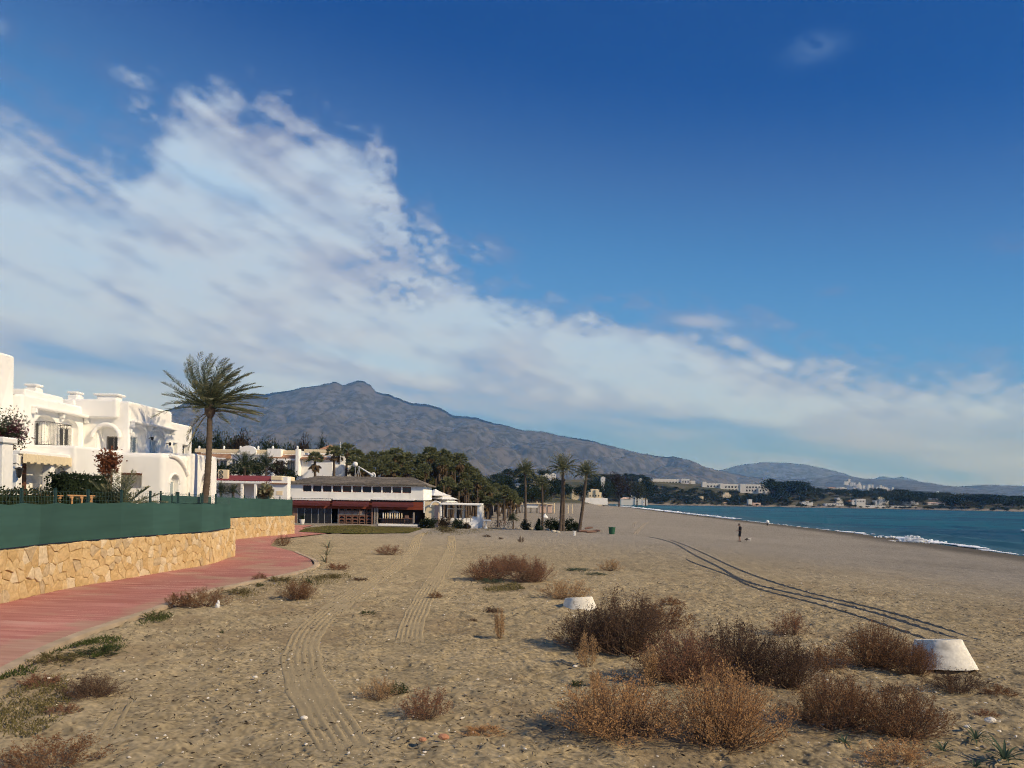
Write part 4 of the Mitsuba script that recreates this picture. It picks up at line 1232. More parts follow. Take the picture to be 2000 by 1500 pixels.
def feather_crown(seed, n, L, droop, wind, leaf_len, emax=1.75, nl=34, lw=.055):
    rg = np.random.default_rng(seed)
    ra, C, Dd, LL, U, E = [], [], [], [], [], []
    for k in range(n):
        a = k * 2.39996 + rg.normal() * .2
        q = (k + .5) / n
        e = .10 + emax * q ** .85 + rg.normal() * .08
        r, (c, d, l, u) = frond(rg, a, e, L * rg.uniform(.86, 1.08), droop * (.6 + .8 * q), wind * rg.uniform(.7, 1.25), leaf_len, nl)
        ra.append(r)
        C.append(c), Dd.append(d), LL.append(l), U.append(u), E.append(np.full(len(u), q))
    C, Dd, LL, U, E = np.vstack(C), np.vstack(Dd), np.concatenate(LL), np.concatenate(U), np.concatenate(E)
    tip = (U > .80) | (rg.uniform(size=len(U)) < .12)
    return cat(ra), diamonds(C[~tip], Dd[~tip], LL[~tip], lw, rg), diamonds(C[tip], Dd[tip], LL[tip], lw, rg)


def fan_crown(seed, n, R, wind=.25):
    """Fan palm crown: petioles with pleated fans; and its skirt of hanging dead leaves."""
    rg = np.random.default_rng(seed)
    live, dead = [], []
    for k in range(n + n // 2):
        is_dead = k >= n
        a = k * 2.39996 + rg.normal() * .2
        e = (.15 + 1.55 * ((k + .5) / n) ** .9) if not is_dead else rg.uniform(2.2, 2.95)
        d = np.array([math.sin(e) * math.cos(a), math.sin(e) * math.sin(a), math.cos(e)]) + (WIND * wind if not is_dead else 0)
        d /= np.linalg.norm(d)
        L = R * rg.uniform(.5, .72)
        b = d * L if not is_dead else d * R * .35 + [0, 0, -R * rg.uniform(0, .5)]
        s = np.cross(d, [0, 0, 1.0])
        s /= np.linalg.norm(s) + 1e-6
        up = np.cross(s, d)
        m = 9
        th = np.linspace(-1.25, 1.25, m) if not is_dead else np.linspace(-.5, .5, m)
        dirs = np.outer(np.cos(th), d) + np.outer(np.sin(th), s) + np.outer(.12 * np.cos(np.arange(m) * math.pi), up) + [0, 0, -.25] + rg.normal(size=(m, 3)) * .05
        f = diamonds(np.tile(b, (m, 1)), dirs, R * rg.uniform(.42, .62, m), R * .17, rg)
        (dead if is_dead else live).append(f)
        if not is_dead:
            live.append(diamonds([[0, 0, 0]], [d], L * 1.02, R * .04, rg))
    return cat(live), cat(dead)


def trunk_mesh(pts, r0, r1, rings=26, seed=0, rough=.06):
    p = spline(pts, np.linalg.norm(np.asarray(pts[-1]) - np.asarray(pts[0])) / rings)
    t = np.linspace(0, 1, len(p))
    rr = r0 + (r1 - r0) * t + r0 * .35 * np.exp(-t * 22)
    rr = rr * (1 + rough * ((np.arange(len(p)) % 2) - .5) * 2)
    return tube(p, rr, 10)


def T3(p, s=1.0, rot=0.0):
    return T().translate([float(v) for v in p]).rotate([0, 0, 1], float(rot)).scale(float(s))


ORD = ['first', 'second', 'third', 'fourth', 'fifth', 'sixth', 'seventh', 'eighth', 'ninth', 'tenth', 'eleventh', 'twelfth', 'thirteenth', 'fourteenth', 'fifteenth']
# the large wind-blown date palm behind the fence
pb = np.array([-17.9 - .15, 43.0, 1.2])
ptop = P(410, 806, 43.0)
k = thing('date_palm', 'large wind blown date palm behind the fence, in front of the white terraced house', 'palm')
bend = [pb, pb + (ptop - pb) * .3 + [.14, 0, 0], pb + (ptop - pb) * .65 + [.12, 0, 0], ptop]
part(k, 'trunk', trunk_mesh(bend, .20, .145, 60, 2, .05), 'mat_trunk', 50)
part(k, 'crown_base', lathe([(0.02, -.45), (.16, -.38), (.28, -.15), (.30, .1), (.22, .42), (.05, .55)], 14, ptop + [0, 0, .1]), 'mat_trunk', False)
rg = np.random.default_rng(5)
for q_ in range(62):
    u_ = (q_ + .5) / 62
    a_, e_ = q_ * 2.39996 + rg.normal() * .2, .10 + 1.5 * u_ ** .85 + rg.normal() * .08
    ra, (c, dd, l, u) = frond(rg, a_, e_, 3.2 * rg.uniform(.86, 1.08), .5 * (.6 + .8 * u_), 1.5 * rg.uniform(.7, 1.25), .56, 54)
    tip = (u > .80) | (rg.uniform(size=len(u)) < .12)
    fk = part(k, 'frond', diamonds(c[~tip], dd[~tip], l[~tip], .032, rg), 'mat_palm_leaf', to_world=T3(ptop + [0, 0, .3]))
    part(fk, 'stalk', ra, 'mat_agave', to_world=T3(ptop + [0, 0, .3]))
    part(fk, 'tip', diamonds(c[tip], dd[tip], l[tip], .032, rg), 'mat_palm_tip', to_world=T3(ptop + [0, 0, .3]))
rg = np.random.default_rng(9)
for i_, (a, e, L, dr_) in enumerate([(math.pi * .97, 2.0, 2.3, 2.2), (math.pi * 1.1, 2.5, 2.6, 1.0), (.02, 1.55, 3.1, .35)]):
    r, (c, d, l, u) = frond(rg, a, e, L, dr_, .3, .42, 40)
    fk = part(k, 'dry_frond', diamonds(c, d, l, .04, rg), 'mat_palm_tip', to_world=T3(ptop + [0, 0, .1]), label=['dry drooping frond at the left of the crown', 'dry frond hanging along the trunk', 'dry frond reaching out to the right'][i_])
    part(fk, 'stalk', r, 'mat_dead_frond', to_world=T3(ptop + [0, 0, .1]))

FEATH = []
for s in (1, 2, 3):
    rc, lc, tc = feather_crown(20 + s, 40, 2.3, .8, .35, .5, 1.7, 26, .06)
    FEATH.append((mikit.ply(rc, 'mat_agave'), mikit.ply(lc, 'mat_palm_leaf'), mikit.ply(tc, 'mat_palm_tip')))


def feather_palm(px, py_base, py_top, d, R, label, group=None, r0=.2, lean=0.0, dark=False, i=0, base=None):
    b = P(px, py_base, d)
    b[2] = float(ground(b[0], b[1])) if base is None else base
    t = P(px + lean, py_top, d)
    k = thing('date_palm', label, 'palm', group)
    top = np.array([t[0], d, t[2] - R * .75])
    part(k, 'trunk', trunk_mesh([b, b + (top - b) * .5 + [.04, 0, 0], top], r0, r0 * .72, 24, 1), 'mat_trunk', 50)
    for nm, m in zip(('rachis', 'leaflets', 'leaflet_tips'), FEATH[i % 3]):
        m = {**m, 'bsdf': {'type': 'ref', 'id': 'mat_palm_dark'}} if dark and nm == 'leaflets' else m
        part(k, nm, m, None, to_world=T3(top, R / 2.3, i * 67))
    return k


FANS = []
for s in range(5):
    lv_, dv_ = fan_crown(50 + s, 34, 1.0, .18)
    FANS.append((mikit.ply(lv_, 'mat_fan_leaf'), mikit.ply(dv_, 'mat_dead_frond')))


def fan_palm(b, height, R, label, group, i, pale=False):
    k = thing('fan_palm', label, 'palm', group)
    b = np.asarray(b, float)
    top = b + [rng.normal() * .02 * height, 0, height - R * .8]
    part(k, 'trunk', trunk_mesh([b, (b + top) / 2 + [rng.normal() * .08, 0, 0], top], .23, .15, 8, i), 'mat_pale_trunk' if pale else 'mat_trunk', 50)
    l, dd = FANS[i % 5]
    part(k, 'crown', l, None, to_world=T3(top, R, i * 77))
    part(k, 'dead_skirt', dd, None, to_world=T3(top, R * rng.uniform(.8, 1.2), i * 31))
    return k


# the four tall palms on the beach and their neighbours
for a in [(1026, 1030, 902, 92, 1.75, 'leftmost of the four tall palms on the beach', .17, 0, 0), (1059, 1036, 930, 84, 1.25, 'shorter thin palm between the tall palms on the beach', .14, 0, 1),
          (1094, 1040, 890, 80, 1.85, 'tallest of the palms on the beach, with two trunks side by side', .19, 6, 2), (1131, 1046, 902, 78, 1.6, 'rightmost of the four tall palms on the beach, leaning right', .19, 15, 1)]:
    px, py, pt, d, R, lab, r0, lean, i = a
    kk = feather_palm(px, py, pt, d, R, lab, None, r0, lean, False, i)
    if i == 2:
        b = P(1100, py, d)
        b[2] = float(ground(b[0], b[1]))
        t = P(1102, 935, d + .4)
        part(kk, 'trunk', trunk_mesh([b, (b + t) / 2, t], .15, .11, 20, 3), 'mat_trunk', 50)
feather_palm(972, 1030, 965, 90, 1.0, 'short slim palm left of the tall palms, by the bicycles', None, .11, 0, True, 0)
feather_palm(1002, 1034, 1003, 84, .85, 'low bushy young palm by the bicycles', None, .10, 0, True, 1)

# the grove of fan palms
top_env = np.array([(640, 872), (655, 868), (690, 876), (720, 888), (740, 886), (775, 876), (800, 884), (835, 874), (868, 878), (895, 884), (920, 900), (945, 922), (970, 932), (1000, 942), (1040, 955)])
gl = 'fan palm with a brown skirt in the dense grove behind the restaurant'
n_ = 0
front = [(617, 885, 102, 1.45), (650, 872, 108, 1.5), (662, 874, 116, 1.3), (678, 868, 114, 1.5), (700, 880, 118, 1.5), (742, 884, 118, 1.6), (735, 900, 112, 1.3), (775, 876, 120, 1.65), (800, 886, 122, 1.6), (812, 900, 126, 1.5), (836, 875, 124, 1.8), (868, 880, 126, 1.8), (896, 886, 130, 1.8),
         (852, 905, 128, 1.6), (880, 908, 134, 1.6), (765, 905, 116, 1.5), (910, 905, 140, 1.7), (925, 915, 150, 1.8), (790, 912, 118, 1.4), (825, 920, 120, 1.5), (690, 893, 112, 1.5), (706, 897, 116, 1.6), (716, 890, 122, 1.5), (726, 884, 126, 1.6), (752, 892, 116, 1.6), (762, 882, 124, 1.6), (686, 884, 124, 1.4), (700, 905, 110, 1.4), (720, 908, 111, 1.4), (745, 912, 112, 1.4), (785, 890, 126, 1.6), (822, 888, 130, 1.7), (848, 890, 132, 1.7), (882, 893, 136, 1.7)]
for px, pt, d, R in front:
    t = P(px, pt, d)
    b = np.array([t[0], d, float(ground(t[0], d))])
    lab = {617: 'lone fan palm against the white wall left of the grove'}.get(px, gl)
    fan_palm(b, t[2] - b[2], R * .82, lab, None if px == 617 else 'fan palms in the grove', n_)
    n_ += 1
for q in range(150):
    px = rng.uniform(655, 1020) if q % 3 else rng.uniform(820, 1010)
    d = rng.uniform(112, 150) if px < 830 else rng.uniform(118, 200)
    pt = np.interp(px, top_env[:, 0], top_env[:, 1]) + abs(rng.normal()) * 30 + 12
    pt = min(pt, 972)
    t = P(px, pt, d)
    z0 = float(ground(t[0], d))
    if t[2] - z0 < 1.8:
        continue
    fan_palm([t[0], d, z0], t[2] - z0, rng.uniform(.95, 1.35), gl, 'fan palms in the grove', n_)
    n_ += 1
gl2 = 'low fan palm at the seaward edge of the grove'
for px, pt, d in [(925, 952, 150), (945, 950, 160), (962, 960, 170), (905, 950, 135), (885, 945, 128), (980, 965, 175), (1000, 958, 180), (865, 948, 124), (848, 952, 120)]:
    t = P(px, pt, d)
    z0 = float(ground(t[0], d))
    fan_palm([t[0], d, z0], max(2.5, t[2] - z0), 1.3, gl2, 'low fan palms at the edge of the grove', n_)
    n_ += 1


def tree_variant(seed, clumps, per, leaf, mat_, spread=(1, 1, .75), stone_pine=False):
    """Unit tree about 1 m high: trunk, limbs, and a crown of leaf clumps with gaps."""
    rg = np.random.default_rng(seed)
    C, Dd = [], []
    limbs = [tube([(0, 0, 0), (.01, 0, .2), (0, .01, .5)], [.035, .028, .018], 6)]
    for k in range(clumps):
        v = rg.normal(size=3)
        v /= np.linalg.norm(v)
        r = rg.uniform(.35, 1) ** .5
        c = np.array([v[0] * .42 * spread[0], v[1] * .42 * spread[1], v[2] * .36 * spread[2]]) * r + [0, 0, .62]
        if stone_pine:
            c[2] = .78 + .16 * rg.uniform(-.3, 1) * (1 - (c[0] ** 2 + c[1] ** 2) / .3)
        limbs.append(tube([(0, 0, .28 + .2 * rg.uniform()), c * [.5, .5, 1] - [0, 0, .08], c], [.014, .008, .004], 4, False))
        q = rg.normal(size=(per, 3)) * [.085, .085, .06] * rg.uniform(.7, 1.35)
        C.append(c + q)
        Dd.append(q / .08 + rg.normal(size=(per, 3)) * .8 + [0, 0, .35])
    C, Dd = np.vstack(C), np.vstack(Dd)
    return mikit.ply(cat(limbs), 'mat_trunk'), mikit.ply(diamonds(C, Dd, leaf * rg.uniform(.6, 1.4, len(C)), leaf * .62, rg), mat_)


TREES = {'dark_a': tree_variant(1, 42, 70, .055, 'mat_pine_leaf'), 'dark_b': tree_variant(2, 36, 70, .06, 'mat_tree_leaf', (1.15, 1.15, .7)), 'olive': tree_variant(3, 38, 60, .06, 'mat_tree_olive'),
         'pine': tree_variant(4, 40, 70, .05, 'mat_pine_leaf', (1.3, 1.3, .4), True), 'brown': tree_variant(5, 34, 60, .055, 'mat_tree_brown'),
         'far_a': tree_variant(6, 26, 26, .10, 'mat_pine_leaf', (1.2, 1.2, .8)), 'far_b': tree_variant(7, 26, 26, .10, 'mat_tree_leaf', (1.3, 1.3, .8)), 'far_c': tree_variant(8, 24, 26, .10, 'mat_tree_olive', (1.3, 1.3, .75)), 'far_d': tree_variant(9, 26, 24, .10, 'mat_pine_leaf', (1.5, 1.5, .45), True)}


def tree(px, py_top, d, wpx, kind, label, group=None, i=0):
    t = P(px, py_top, d)
    z = float(ground(t[0], d))
    h, w = (t[2] - z) / .93, wpx / F * d
    k = thing('tree', label, 'tree', group)
    tw = T().translate([float(t[0]), float(d), z - .1]).rotate([0, 0, 1], i * 53.0).scale([float(w / .95), float(w / .95), float(h)])
    part(k, 'trunk', TREES[kind][0], None, to_world=tw)
    part(k, 'crown', TREES[kind][1], None, to_world=tw)


for i, (px, pt, d, w, kind) in enumerate([(382, 858, 190, 26, 'dark_a'), (398, 851, 185, 24, 'dark_b'), (424, 851, 180, 22, 'dark_a'), (447, 850, 184, 26, 'dark_b'), (462, 850, 178, 34, 'brown'), (474, 858, 190, 26, 'dark_a'),
                                          (497, 870, 200, 22, 'dark_b'), (520, 865, 196, 26, 'dark_a'), (548, 865, 198, 30, 'dark_b'), (536, 872, 200, 22, 'dark_a'), (570, 872, 200, 24, 'dark_b'), (587, 857, 192, 24, 'brown'), (630, 862, 210, 16, 'dark_a'), (600, 870, 205, 20, 'dark_b')]):
    tree(px, pt - 2, d, w * 1.55, kind, f'{ORD[i]} dark tree from the left behind the long white building' if kind != 'brown' else ('round brown tinged tree behind the long white building, left of centre' if px < 500 else 'brown tinged tree behind the long white building, near its pillar'), None, i)
for i, (px, pt, d, w, kind, lab) in enumerate([(1210, 925, 560, 46, 'brown', 'tall brown tinged tree on the shore left of the apartment blocks'), (1180, 938, 520, 36, 'dark_b', 'dark tree left of the tall brown tinged tree on the shore'), (1160, 942, 480, 34, 'dark_a', 'dark tree behind the sand coloured villa on the shore'), (1245, 940, 640, 40, 'olive', 'olive tinged tree right of the tall brown tree on the shore'),
                                               (1262, 935, 700, 34, 'dark_a', 'dark tree left below the apartment blocks'), (965, 928, 420, 46, 'dark_b', 'broad dark tree on the slope behind the palm grove'), (990, 935, 430, 30, 'dark_a', 'dark tree on the slope behind the palm grove, right of the broad one'), (1060, 945, 330, 26, 'olive', 'olive bush tree on the low hill behind the beach palms'), (1040, 950, 300, 24, 'dark_b', 'dark bush tree on the low hill behind the beach palms'),
                                               (1135, 948, 420, 28, 'dark_a', 'dark tree between the tall palms and the sand coloured villa')]):
    tree(px, pt, d, w, kind, lab, None, i)

# the wood along the far shore
wn = 0
labels['far_wood'] = {'label': 'dark wood and gardens along the far shore of the bay', 'category': 'wood', 'kind': 'stuff'}
for q in range(1160):
    if q < 130:                                     # behind the grove and the beach, in front of the mountain
        px, d = rng.uniform(960, 1190), rng.uniform(330, 620)
        h = rng.uniform(4, 8)
    elif q < 560:
        px, d = rng.uniform(1150, 1540), rng.uniform(950, 1230)
        h = rng.uniform(6, 11)
        if 1262 < px < 1524:                        # the slope below the apartment blocks
            d, h = rng.uniform(950, 1068), rng.uniform(4, 7.5)
    elif q >= 930:                                  # low bushes and garden trees right behind the far beach
        px, d = rng.uniform(1280, 2080), 0
        d = float(np.interp(px, [1280, 1350, 1500, 1750, 2000, 2080], [950, 948, 1000, 985, 905, 905])) + rng.uniform(-16, 40)
        h = rng.uniform(2.5, 5.5)
    else:
        px, d = rng.uniform(1490, 2120), rng.uniform(930, 1280)
        h = rng.uniform(8, 15) if px > 1700 or px < 1590 else rng.uniform(7, 11)
        if 1500 < px < 1585 and d > 1050:
            h += 6
    p = P(px, 970, d)
    if inland(np.array([p[0]]), np.array([d]))[0] < (10 if px < 1200 else 5 if q >= 930 else 22):
        continue
    z = float(ground(p[0], d))
    if q < 130 and px > 1060 and z < 3.2:
        continue
    kd = ['far_a', 'far_b', 'far_c', 'far_d'][int(rng.choice(4, p=[.36, .34, .14, .16]))]
    tw = T().translate([float(p[0]), float(d), z - .3]).rotate([0, 0, 1], float(rng.uniform(0, 360))).scale([float(h * rng.uniform(.9, 1.6)), float(h * 1.3), float(h)])
    for m in TREES[kd]:
        wn += 1
        scene[f'far_wood__{wn:04d}'] = {**m, 'to_world': tw}


# ------------------------------------------------------------------ buildings
def wall_xy(o, ang_deg):
    """Wall coordinates: u along the wall, n outward, for a facade whose outward normal has this compass angle (0: +x, -90: towards the camera)."""
    a = math.radians(ang_deg)
    n = np.array([math.cos(a), math.sin(a), 0])
    return np.asarray(o, float), np.array([-n[1], n[0], 0]), n


SEA_U, SEA_N = np.array([0, 1.0, 0]), np.array([1.0, 0, 0])
CAM_U, CAM_N = np.array([1.0, 0, 0]), np.array([0, -1.0, 0])


def window(parent, o, u, n, w, h, cols=2, rows=1, depth=.16, glass='mat_dark_glass', frame='mat_paint', fw=.05, pane_part=True):
    """A window set back in its opening: frame (the part) and its panes (sub-parts). o: sill centre on the wall's face."""
    o = np.asarray(o, float)
    bars = [slab(o, u, n, -w / 2, w / 2, 0, fw, -depth, -depth + .05), slab(o, u, n, -w / 2, w / 2, h - fw, h, -depth, -depth + .05)]
    for c_ in range(cols + 1):
        a = -w / 2 + (w - fw) * c_ / cols
        bars.append(slab(o, u, n, a, a + fw, fw, h - fw, -depth, -depth + .047))
    for r_ in range(1, rows):
        b = h * r_ / rows
        bars.append(slab(o, u, n, -w / 2 + fw, w / 2 - fw, b - fw / 2, b + fw / 2, -depth, -depth + .044))
    k = part(parent, 'window', cat(bars), frame, False)
    for c_ in range(cols):
        a0 = -w / 2 + (w - fw) * c_ / cols + fw
        a1 = -w / 2 + (w - fw) * (c_ + 1) / cols
        part(k if pane_part else parent, 'pane', slab(o, u, n, a0, a1, fw, h - fw, -depth + .012, -depth + .022, .002), glass)
    return k


def house(name, label, solids, cutters, mat='mat_white', cat_='house', smooth=42):
    k = thing(name, label, cat_)
    m = m3.Manifold.batch_boolean(solids, m3.OpType.Add)
    if cutters:
        m = m - m3.Manifold.batch_boolean(cutters, m3.OpType.Add)
    part(k, 'wall', from_manifold(m), mat, smooth)
    return k


# --- first terraced house (left), front at x = -24.6
cut = [niche([-24.6, 38.95, 5.05], SEA_U, SEA_N, 1.75, 1.72, .5, .55), niche([-24.6, 41.0, 5.05], SEA_U, SEA_N, 1.7, 1.72, .32, .55),
       niche([-21.0, 38.1, 1.6], SEA_U, SEA_N, 1.4, 2.5, .5, .6),
       niche([-24.6, 38.95, 5.1], SEA_U, SEA_N, .9, 1.3, .75, 0), niche([-24.6, 41.0, 5.25], SEA_U, SEA_N, 1.3, 1.05, .55, 0)]
sol = [rbox(-32, -25.05, 30.5, 37.1, 1.0, 9.5, .14), rbox(-33, -24.6, 37.0, 42.4, 1.0, 7.62, .16), rbox(-31, -25.3, 38.3, 41.6, 6.5, 8.05, .12), rbox(-31, -24.95, 42.0, 43.4, 1.0, 8.0, .14),
       rbox(-30, -21.0, 35.5, 39.8, 1.0, 4.98, .15), rbox(-26, -22.0, 39.4, 42.6, 1.0, 4.75, .15), rbox(-26, -22.4, 32.0, 35.8, 1.0, 4.35, .12)]
h1 = house('terraced_house', 'nearest white terraced house with an iron balcony, at the left edge', sol, cut)
part(h1, 'roof_overhang', slab([-24.6, 37.7, 6.98], SEA_U, SEA_N, 0, 4.75, 0, .13, .0, .42, .03), 'mat_white', 30)
for y_ in (37.75, 40.05, 42.35):
    part(h1, 'bracket', slab([-24.6, y_, 6.7], SEA_U, SEA_N, -.07, .07, 0, .28, .0, .3, .03), 'mat_white', 30)
window(h1, [-24.95, 41.0, 5.25], SEA_U, SEA_N, 1.3, 1.05, 3, 1, .12, 'mat_dark_glass')
window(h1, [-25.1, 38.95, 5.1], SEA_U, SEA_N, .9, 1.3, 2, 1, .18, 'mat_dark_glass')
bk = [slab([-24.6, 38.95, 5.0], SEA_U, SEA_N, -1.0, 1.0, 0, .1, .0, .78, .02)]
part(h1, 'balcony_floor', bk[0], 'mat_white')
rl = []
for s, e in (([-24.58, 38.0], [-23.85, 38.0]), ([-23.85, 38.0], [-23.85, 39.9]), ([-23.85, 39.9], [-24.58, 39.9])):
    s, e = np.array(s), np.array(e)
    for z in (5.16, 6.32):
        rl.append(tube([[*s, z], [*e, z]], .018, 5))
    for q in np.arange(0, 1.001, .12 / np.linalg.norm(e - s)):
        p = s + (e - s) * q
        rl.append(tube([[*p, 5.12], [*p, 6.34]], .010, 4))
part(h1, 'balcony_railing', cat(rl), 'mat_iron')
for (x, y, zt, w, l) in [(-25.9, 39.9, 8.5, .62, .62), (-25.3, 42.7, 8.5, .55, .7)]:
    ch = cat([cbox(x - w / 2, x + w / 2, y - l / 2, y + l / 2, 7.5, zt - .22, .04), cbox(x - w * .36, x + w * .36, y - l * .36, y + l * .36, zt - .24, zt - .1, .02), cbox(x - w * .53, x + w * .53, y - l * .53, y + l * .53, zt - .12, zt, .03)])
    part(h1, 'chimney', ch, 'mat_white', 30)
# its porch
pz = cat([slab([-21.5, 31.9, 4.35], SEA_U, SEA_N, 0, 4.0, 0, .16, -1.0, .25, .03)])
part(h1, 'porch_roof', pz, 'mat_white', 30)
for y_ in (32.05, 34.35):
    part(h1, 'porch_pillar', cbox(-21.75, -21.35, y_ - .18, y_ + .18, 1.5, 4.36, .04), 'mat_white', 30)
part(h1, 'door', slab([-22.4, 33.55, 1.75], SEA_U, SEA_N, -.45, .45, 0, 2.25, .0, .06), 'mat_door_wood')
aw = []
for q in range(15):
    y0_ = 32.0 + q * .235
    aw.append(slab([-21.2, y0_, 3.98], SEA_U, SEA_N, 0, .235, .06 * (q % 2) - .02, .40, .0, .03, .01))
part(h1, 'scalloped_awning', cat(aw), 'mat_cream')
for i, (x, y, z) in enumerate([(-21.3, 31.75, 3.35), (-21.2, 34.75, 3.3)]):
    lm = cat([tube([(x - .2, y, z + .55), (x, y, z + .6), (x + .12, y, z + .5)], .018, 5), lathe([(.001, .34), (.16, .28), (.17, .24), (.13, .22), (.09, -.05), (.03, -.14), (.001, -.15)], 8, (x + .12, y, z + .1))])
    kx = thing('wall_lantern', 'black wall lantern on the porch pillar ' + ('left' if i == 0 else 'right') + ' of the wooden door', 'lantern')
    part(kx, 'lantern', lm, 'mat_iron')
    part(kx, 'lamp_glass', lathe([(.001, .2), (.11, .18), (.08, -.02), (.001, -.03)], 8, (x + .12, y, z + .115)), 'mat_pale_glass')
# gate pillar at the very left
k = thing('gate_pillar', 'white gate pillar with a flat cap at the left edge', 'pillar')
gp = P(3, 965, 28)
part(k, 'shaft', cbox(gp[0] - .5, gp[0] + .16, 27.8, 28.4, 1.2, 4.55, .03), 'mat_white', 30)
part(k, 'cap', cbox(gp[0] - .6, gp[0] + .26, 27.7, 28.5, 4.55, 4.78, .04), 'mat_white', 30)

# --- second terraced house, front at x = -22
cut = [niche([-22, 43.4, 5.05], SEA_U, SEA_N, 1.75, 1.68, .30, .55), niche([-22, 45.75, 5.05], SEA_U, SEA_N, 1.95, 1.68, .30, .6),
       niche([-22, 43.45, 5.05], SEA_U, SEA_N, .98, 1.0, .5), niche([-22, 45.8, 5.05], SEA_U, SEA_N, 1.15, 1.0, .5),
       niche([-22, 48.2, 5.05], SEA_U, SEA_N, .62, 1.0, .4), niche([-22, 49.75, 5.05], SEA_U, SEA_N, .95, .98, .4),
       niche([-23.25, 42.4, 5.15], CAM_U, CAM_N, 1.15, 1.5, .5, .5), niche([-23.2, 42.4, 5.15], CAM_U, CAM_N, .8, .85, .8, 0),
       niche([-19, 41.55, 1.5], SEA_U, SEA_N, 1.05, 2.3, .3, .5), niche([-18.6, 44.95, 1.5], SEA_U, SEA_N, 1.5, 2.55, .7, .7),
       mbox(-21.6, -20.2, 39.9, 41.2, 3.0, 3.75)]
sol = [rbox(-29, -22, 42.4, 47.7, 1.0, 8.0, .14), rbox(-29, -22.02, 47.4, 50.75, 1.0, 7.36, .12), rbox(-25.2, -22.6, 42.1, 43.2, 7.0, 8.05, .12), rbox(-24.2, -22.6, 42.2, 43.0, 1, 5.1, .12),
       rbox(-24, -19.0, 40.3, 43.9, 1.0, 4.95, .28), rbox(-24, -18.6, 43.2, 46.6, 1.0, 5.1, .14), rbox(-24, -19.05, 42.6, 43.9, 1.0, 4.6, .3)]
h2 = house('terraced_house', 'second white terraced house with two arched windows over a rounded terrace, behind the date palm', sol, cut)
part(h2, 'roof_overhang', slab([-22, 42.42, 6.78], SEA_U, SEA_N, 0, 5.25, 0, .12, .0, .36, .03), 'mat_white', 30)
for y_ in (42.5, 44.55, 47.55):
    part(h2, 'bracket', slab([-22, y_, 6.5], SEA_U, SEA_N, -.07, .07, 0, .28, .0, .26, .03), 'mat_white', 30)
window(h2, [-22.3, 43.45, 5.05], SEA_U, SEA_N, .98, 1.0, 2, 1, .12, 'mat_blue_glass')
window(h2, [-22.3, 45.8, 5.05], SEA_U, SEA_N, 1.15, 1.0, 2, 1, .12, 'mat_pale_glass')
window(h2, [-22.1, 48.2, 5.05], SEA_U, SEA_N, .62, 1.0, 1, 1, .2, 'mat_pale_glass')
window(h2, [-22.1, 49.75, 5.05], SEA_U, SEA_N, .95, .98, 2, 1, .24, 'mat_dark_glass')
window(h2, [-23.2, 42.9, 5.15], CAM_U, CAM_N, .8, .85, 2, 1, .12, 'mat_dark_glass', 'mat_grey_timber')
window(h2, [-19.3, 41.55, 1.5], SEA_U, SEA_N, .95, 1.95, 2, 1, -.02, 'mat_pale_glass')
hood = [(-23.25 + .78 * math.cos(t), 42.22, 5.9 + .72 * math.sin(t)) for t in np.linspace(0, math.pi, 14)]
part(h2, 'arched_hood', tube(hood, .13, 8), 'mat_white', 50)
part(h2, 'window_sill', cbox(-24.0, -22.5, 42.1, 42.45, 5.02, 5.14, .02), 'mat_white', 30)
for o_, y_ in ((-22, 43.4), (-22, 45.75)):
    hd = [(-21.96, y_ + .92 * math.cos(t), 6.15 + .6 * math.sin(t)) for t in np.linspace(0, math.pi, 14)]
    part(h2, 'arch_moulding', tube(hd, .06, 6), 'mat_white', 50)
part(h2, 'arch_moulding', tube([(-18.97, 41.55 + .62 * math.cos(t), 3.3 + .55 * math.sin(t)) for t in np.linspace(0, math.pi, 14)], .06, 6), 'mat_white', 50)
part(h2, 'swooping_ledge', tube([(-18.93, 40.9 + 2.2 * t, 4.85 - 1.0 * t ** 2.4) for t in np.linspace(0, 1, 12)], .10, 7), 'mat_white', 50)
part(h2, 'chimney', cat([cbox(-24.1, -22.95, 42.7, 43.4, 7.9, 8.35, .06), cbox(-24.25, -22.8, 42.6, 43.5, 8.33, 8.45, .04)]), 'mat_white', 30)
part(h2, 'pergola_beam', cat([cbox(-21.7, -20.1, 39.75 + q * .3, 39.85 + q * .3, 3.72, 3.82, .01) for q in range(5)]), 'mat_door_wood')
for y_, z_ in ((44.6, 6.05), (46.9, 5.9)):
    part(h2, 'wall_lamp', cat([tube([(-21.98, y_, z_), (-21.8, y_, z_ + .05)], .03, 5), lathe([(.001, .1), (.09, .06), (.06, -.12), (.001, -.14)], 8, (-21.76, y_, z_))]), 'mat_iron')
k = thing('garden_wall', 'low white garden wall between the two terraced houses', 'wall')
part(k, 'wall', cbox(-22.3, -21.9, 35.0, 40.2, 1.2, 3.1, .05), 'mat_white', 30)

# --- garden planting
hd = np.random.default_rng(4)


def hedge_box(x0, x1, y0, y1, z0, z1, n, leaf, mat, name, label):
    k = thing(name, label, 'hedge')
    c = hd.uniform([x0, y0, z0], [x1, y1, z1], (n, 3))
    ax = hd.integers(0, 3, n)
    lo, hi = np.array([x0, y0, z0]), np.array([x1, y1, z1])
    sel = hd.uniform(size=n) < .8
    for i_ in range(3):
        m_ = sel & (ax == i_)
        c[m_, i_] = np.where(hd.uniform(size=m_.sum()) < .5, lo[i_], hi[i_]) + hd.normal(size=m_.sum()) * .06
    c[:, 2] = np.maximum(c[:, 2], z0)
    part(k, 'foliage', diamonds(c, hd.normal(size=c.shape) + [0, 0, .3], leaf, leaf * .6, hd), mat)
    part(k, 'core', cbox(x0 + .12, x1 - .12, y0 + .12, y1 - .12, z0, z1 - .12, .05), 'mat_hedge')


